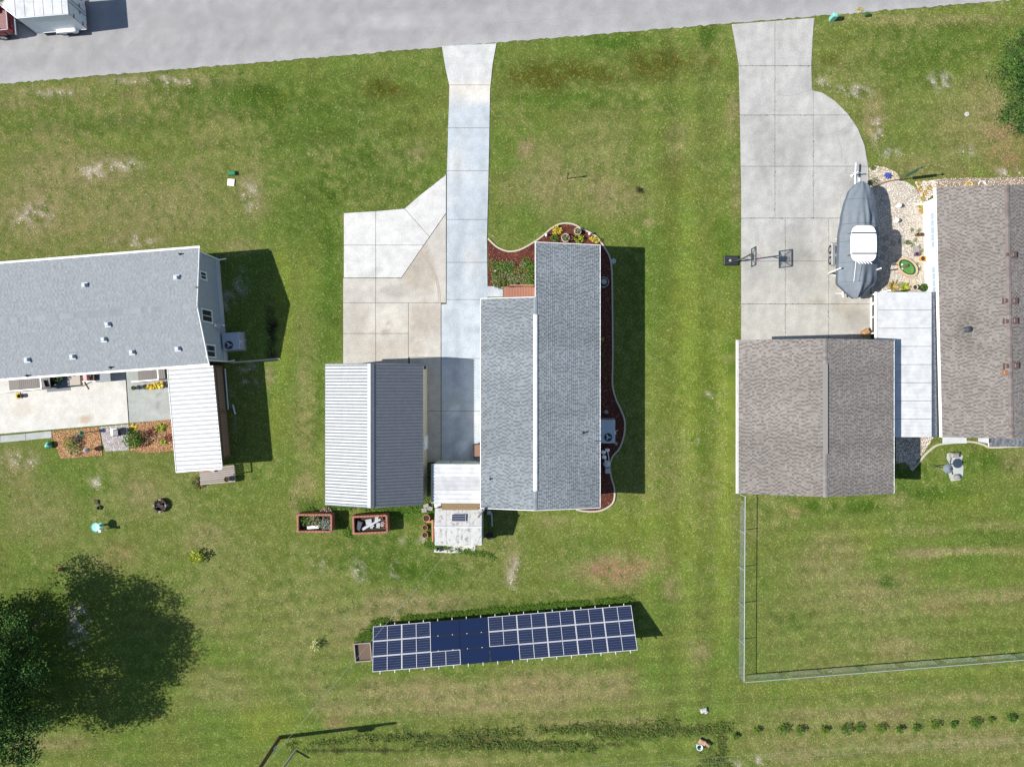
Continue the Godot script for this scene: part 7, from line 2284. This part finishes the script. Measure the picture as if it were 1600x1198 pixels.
	mb = MB.new()
	mb.tube([U(166, 826), U(166, 826) + Vector3(0, 0.75, 0)], 0.03, 6); mb.cbox(U(166, 826) + Vector3(0, 0.8, 0), Vector3(0.2, 0.2, 0.2), 0.04)
	single("lawn_light", mb, M.white_trim, "short white lawn light standing next to teal bird bath", "light")
	mb = MB.new()
	mb.lathe(U(155, 793), [[0.16, 0], [0.16, 0.16], [0.11, 0.16], [0.1, 0.06]], 12); mb.cbox(U(150, 784, 0.06), Vector3(0.35, 0.12, 0.3), 0.04)
	single("tree_stump", mb, M.bark, "small hollow brown stump on worn grass", "stump")
	mb = MB.new()
	mb.lathe(U(94, 889), [[0.14, 0], [0.13, 0.3], [0.06, 0.36], [0, 0.37]], 10)
	single("clay_urn", mb, M.terracotta, "terracotta urn at the sunny edge of tree shade", "urn")
	pot("planter_pot", "round dark pot on the corner of plank deck", 356.5, 748, 0.19, 0.35, M.wood_brown, [], "", 0.45)
	mb = MB.new()
	mb.cbox(U(322, 733.5, 0.6), Vector3(0.5, 0.3, 0.25), 0.06, roty(10))
	single("tool_case", mb, M.red, "red case on the plank deck under porch edge", "case")
	mb = MB.new()
	mb.cbox(U(332, 734, 0.55), Vector3(0.4, 0.2, 0.25), 0.05, roty(-8))
	single("tool_case", mb, M.pale_pot, "tan bag next to the red case on deck", "bag")
	bush("potted_palm", "dark drooping plant spilling over the deck corner", 309, 754, 0.4, 0.4, 140, 0.16, LEAF_RED + LEAF_DARK)
	mb = MB.new()
	mb.tube([U(351, 576, 0.06), U(356, 640, 0.06)], 0.06, 6); mb.tube([U(363, 632, 0.05), U(367, 647, 0.05)], 0.07, 6)
	single("drain_pipe", mb, M.vent_grey, "pale drain pipe lying along the brown porch wall", "pipe")
	mb = MB.new()
	kerb_line(curve_pts([360, 566, 385, 564.5, 410, 562.5, 437, 560], 0, 4), 0.1, 0.05, mb)
	single("edging_kerb", mb, M.curb, "line of pale edging stones beside the cooling unit pad", "kerb")
	mb = MB.new()
	mb.cbox(U(362, 270.5, 0.12), Vector3(0.55, 0.24, 0.3), 0.04, roty(4))
	single("valve_box", mb, M.green_plastic, "small green box on the front lawn", "box")
	mb = MB.new()
	mb.box(U(360.5, 285, 0.04), Vector3(0.5, 0.08, 0.5), roty(-5))
	single("cover_plate", mb, M.white_trim, "square white cover plate beside the small green box", "plate")
	mb = MB.new()
	mb.tube([U(886, 279), U(886, 279) + Vector3(0, 1.2, 0)], 0.035, 6); mb.cbox(U(886, 279) + Vector3(0, 1.2, 0), Vector3(0.12, 0.2, 0.12), 0.02)
	single("yard_post", mb, M.dark_green, "thin green yard post standing on the front lawn", "post")
	mb = MB.new()
	mb.cbox(U(1303, 26.5, 0.4), Vector3(0.35, 0.8, 0.3), 0.05)
	single("cable_pedestal", mb, M.teal, "teal cable pedestal on the verge beside the road", "pedestal")
	bush("flowering_plant", "yellow flowering weed on the verge beside the road", 1342, 16, 0.2, 0.2, 50, 0.1, LEAF_YELLOW)
	mb = MB.new()
	mb.cbox(U(1356, 23, 0.15), Vector3(0.25, 0.3, 0.2), 0.04)
	single("valve_box", mb, M.dark_green, "small dark green box on the road verge", "box")
	mb = MB.new()
	mb.lathe(U(1511, 178.5), [[0.17, 0], [0.17, 0.05], [0, 0.055]], 14)
	single("cover_plate", mb, M.stone_white, "round cream cover plate in dry front grass", "plate")
	mb = MB.new()
	mb.lathe(U(1461, 728, 0), [[0.1, 0], [0.04, 0.1], [0.035, 2.1], [0.05, 2.15]], 8)
	var up := thing("garden_umbrella", "small blue-grey round topped stand by the well slab", "umbrella", U(1458, 727))
	part("pole", mb, M.dark_metal, up)
	mb = MB.new()
	mb.lathe(U(1461, 728, 0) + Vector3(0, 1.6, 0), [[0.36, 0], [0.34, 0.06], [0.1, 0.2], [0, 0.22]], 18)
	part("canopy", mb, M.tarp, up)
	mb = MB.new()
	mb.cbox(U(1492, 711, 0.25), Vector3(0.6, 0.4, 0.35), 0.1); mb.lathe(U(1494, 745, 0.1), [[0.2, 0], [0.18, 0.25], [0.1, 0.3], [0, 0.3]], 12); mb.tube([U(1486, 712, 0.2), U(1484, 725, 0.15), U(1488, 742, 0.2)], 0.04, 6)
	single("well_pump", mb, M.stone, "grey well pump and pipes on the rough concrete slab", "pump")
	mb = MB.new()
	mb.cbox(U(1353, 519, 0.25), Vector3(0.55, 0.5, 0.4), 0.1, roty(30))
	single("firewood_crate", mb, mat("tan_box", Color(0.38, 0.22, 0.09), 0.8, 0, "grain", 1.5), "tan brown box by the screened breezeway door", "box")
	mb = MB.new()
	mb.cbox(U(746, 704, 0.2), Vector3(0.55, 0.4, 0.95), 0.03)
	var st := thing("door_step", "brown box step with dark frame against grey house", "step", U(746, 704))
	part("tread", mb, mat("step_brown", Color(0.22, 0.13, 0.09), 0.8, 0, "grain", 1.5), st)
	mb = MB.new()
	for k in [[-0.3, 0, 0.06, 1.05], [0.3, 0, 0.06, 1.05], [0, -0.5, 0.54, 0.06], [0, 0.5, 0.54, 0.06]]: mb.box(U(746, 704, 0.42) + Vector3(k[0], 0, k[1]), Vector3(k[2], 0.06, k[3]))
	part("frame", mb, M.black, st)
	# pots and blocks beside the little white shed
	for q in [[667, 808, 0.26, "largest terracotta pot beside the stained white shed", 0.4], [664.5, 823, 0.2, "terracotta pot in the middle of the shed's pot row", 0.3], [664.5, 834.5, 0.22, "terracotta pot at the lower end of the shed's pot row", 0.3]]:
		pot("planter_pot", q[3], q[0], q[1], q[2], q[4], M.terracotta, [])
	pot("planter_pot", "black tub at the shaded corner of the white shed", 765, 836, 0.26, 0.3, M.black, [])
	mb = MB.new()
	for k in [[666, 790, 0.1], [663, 797, 0.1], [672, 794, 0.1]]: mb.cbox(U(k[0], k[1], k[2]), Vector3(0.4, 0.2, 0.3), 0.02, roty(rng.randf_range(-15, 15)))
	single("block_stack", mb, M.stone, "few grey concrete blocks by the lean-to corner", "blocks")
	mb = MB.new()
	mb.tube([U(676, 812, 0.25), U(676.5, 846, 0.25)], 0.09, 7); mb.box(U(671, 815, 0.15), Vector3(0.5, 0.06, 0.15))
	single("timber_beam", mb, M.terracotta, "reddish timber beam lying along the white shed wall", "beam")
	mb = MB.new()
	mb.cbox(U(684, 788.5, 0.5), Vector3(0.45, 0.6, 0.35), 0.06); mb.lathe(U(687, 788, 0.8), [[0.12, 0], [0.12, 0.05], [0, 0.06]], 10)
	single("gas_tank", mb, M.vent_grey, "grey tank and fittings under the lean-to edge", "tank")
	mb = MB.new()
	mb.tube([U(762, 797, 0.3), U(768, 802, 0.6), U(769, 822, 0.25)], 0.06, 6); mb.cbox(U(764, 800, 0.4), Vector3(0.3, 0.5, 0.3), 0.05)
	single("hose_reel", mb, M.grey_metal, "grey pipe and reel in shade behind the house corner", "hose")
	mb = MB.new()
	mb.cbox(U(683, 858, 0.15), Vector3(0.1, 0.3, 0.2), 0.03); mb.cbox(U(688, 858, 0.12), Vector3(0.14, 0.24, 0.3), 0.03)
	single("tool_case", mb, M.black, "pair of black cans on the pale shed apron", "cans")
	# back line
	mb = MB.new()
	mb.cbox(U(1098, 1160, 0.2), Vector3(0.55, 0.15, 0.35), 0.05, roty(-25)); mb.cbox(U(1105, 1163, 0.3), Vector3(0.5, 0.12, 0.2), 0.05, roty(-40))
	var heap := thing("scrap_heap", "peach and pale blue scrap dumped in the rough back grass", "scrap", U(1098, 1162))
	part("board", mb, mat("peach", Color(0.55, 0.33, 0.22), 0.8, 0, "blotch", 1.0), heap)
	mb = MB.new()
	mb.lathe(U(1092, 1165), [[0.2, 0], [0.24, 0.3], [0.2, 0.3], [0.18, 0.05]], 12)
	part("bucket", mb, mat("pale_blue", Color(0.5, 0.62, 0.68), 0.5), heap)
	mb = MB.new()
	mb.cbox(U(1100, 1110, 0.12), Vector3(0.5, 0.22, 0.32), 0.08, roty(15)); mb.cbox(U(1104, 1112, 0.08), Vector3(0.3, 0.15, 0.25), 0.06, roty(40))
	single("field_stone", mb, M.stone_white, "pale rough stones in the grass near the shrub row", "stone")
	fence_run("chain-link fence running from garage corner down the yard", G(1156.5, 772), G(1154.8, 1055.5), 5)
	fence_run("chain-link fence along the back of the brown house yard", G(1154.8, 1055.5), G(1700, 1012), 9)

func _ready() -> void:
	rng.seed = 20240
	n_big.seed = 4; n_big.frequency = 0.05; n_big.fractal_octaves = 4
	n_mid.seed = 9; n_mid.frequency = 0.22; n_mid.fractal_octaves = 4
	n_fine.seed = 15; n_fine.frequency = 1.1; n_fine.fractal_octaves = 3
	make_light()
	make_materials()
	make_ground()
	make_road()
	make_paving()
	grey_house()
	metal_building()
	pale_home()
	white_annex()
	brown_garage()
	brown_house()
	breezeway()
	back_sheds()
	make_beds()
	solar_array()
	basketball_hoop()
	covered_boat()
	cargo_trailer()
	pickup_truck()
	yard_things()
	utility_lines()
	make_trees()
	make_grass()
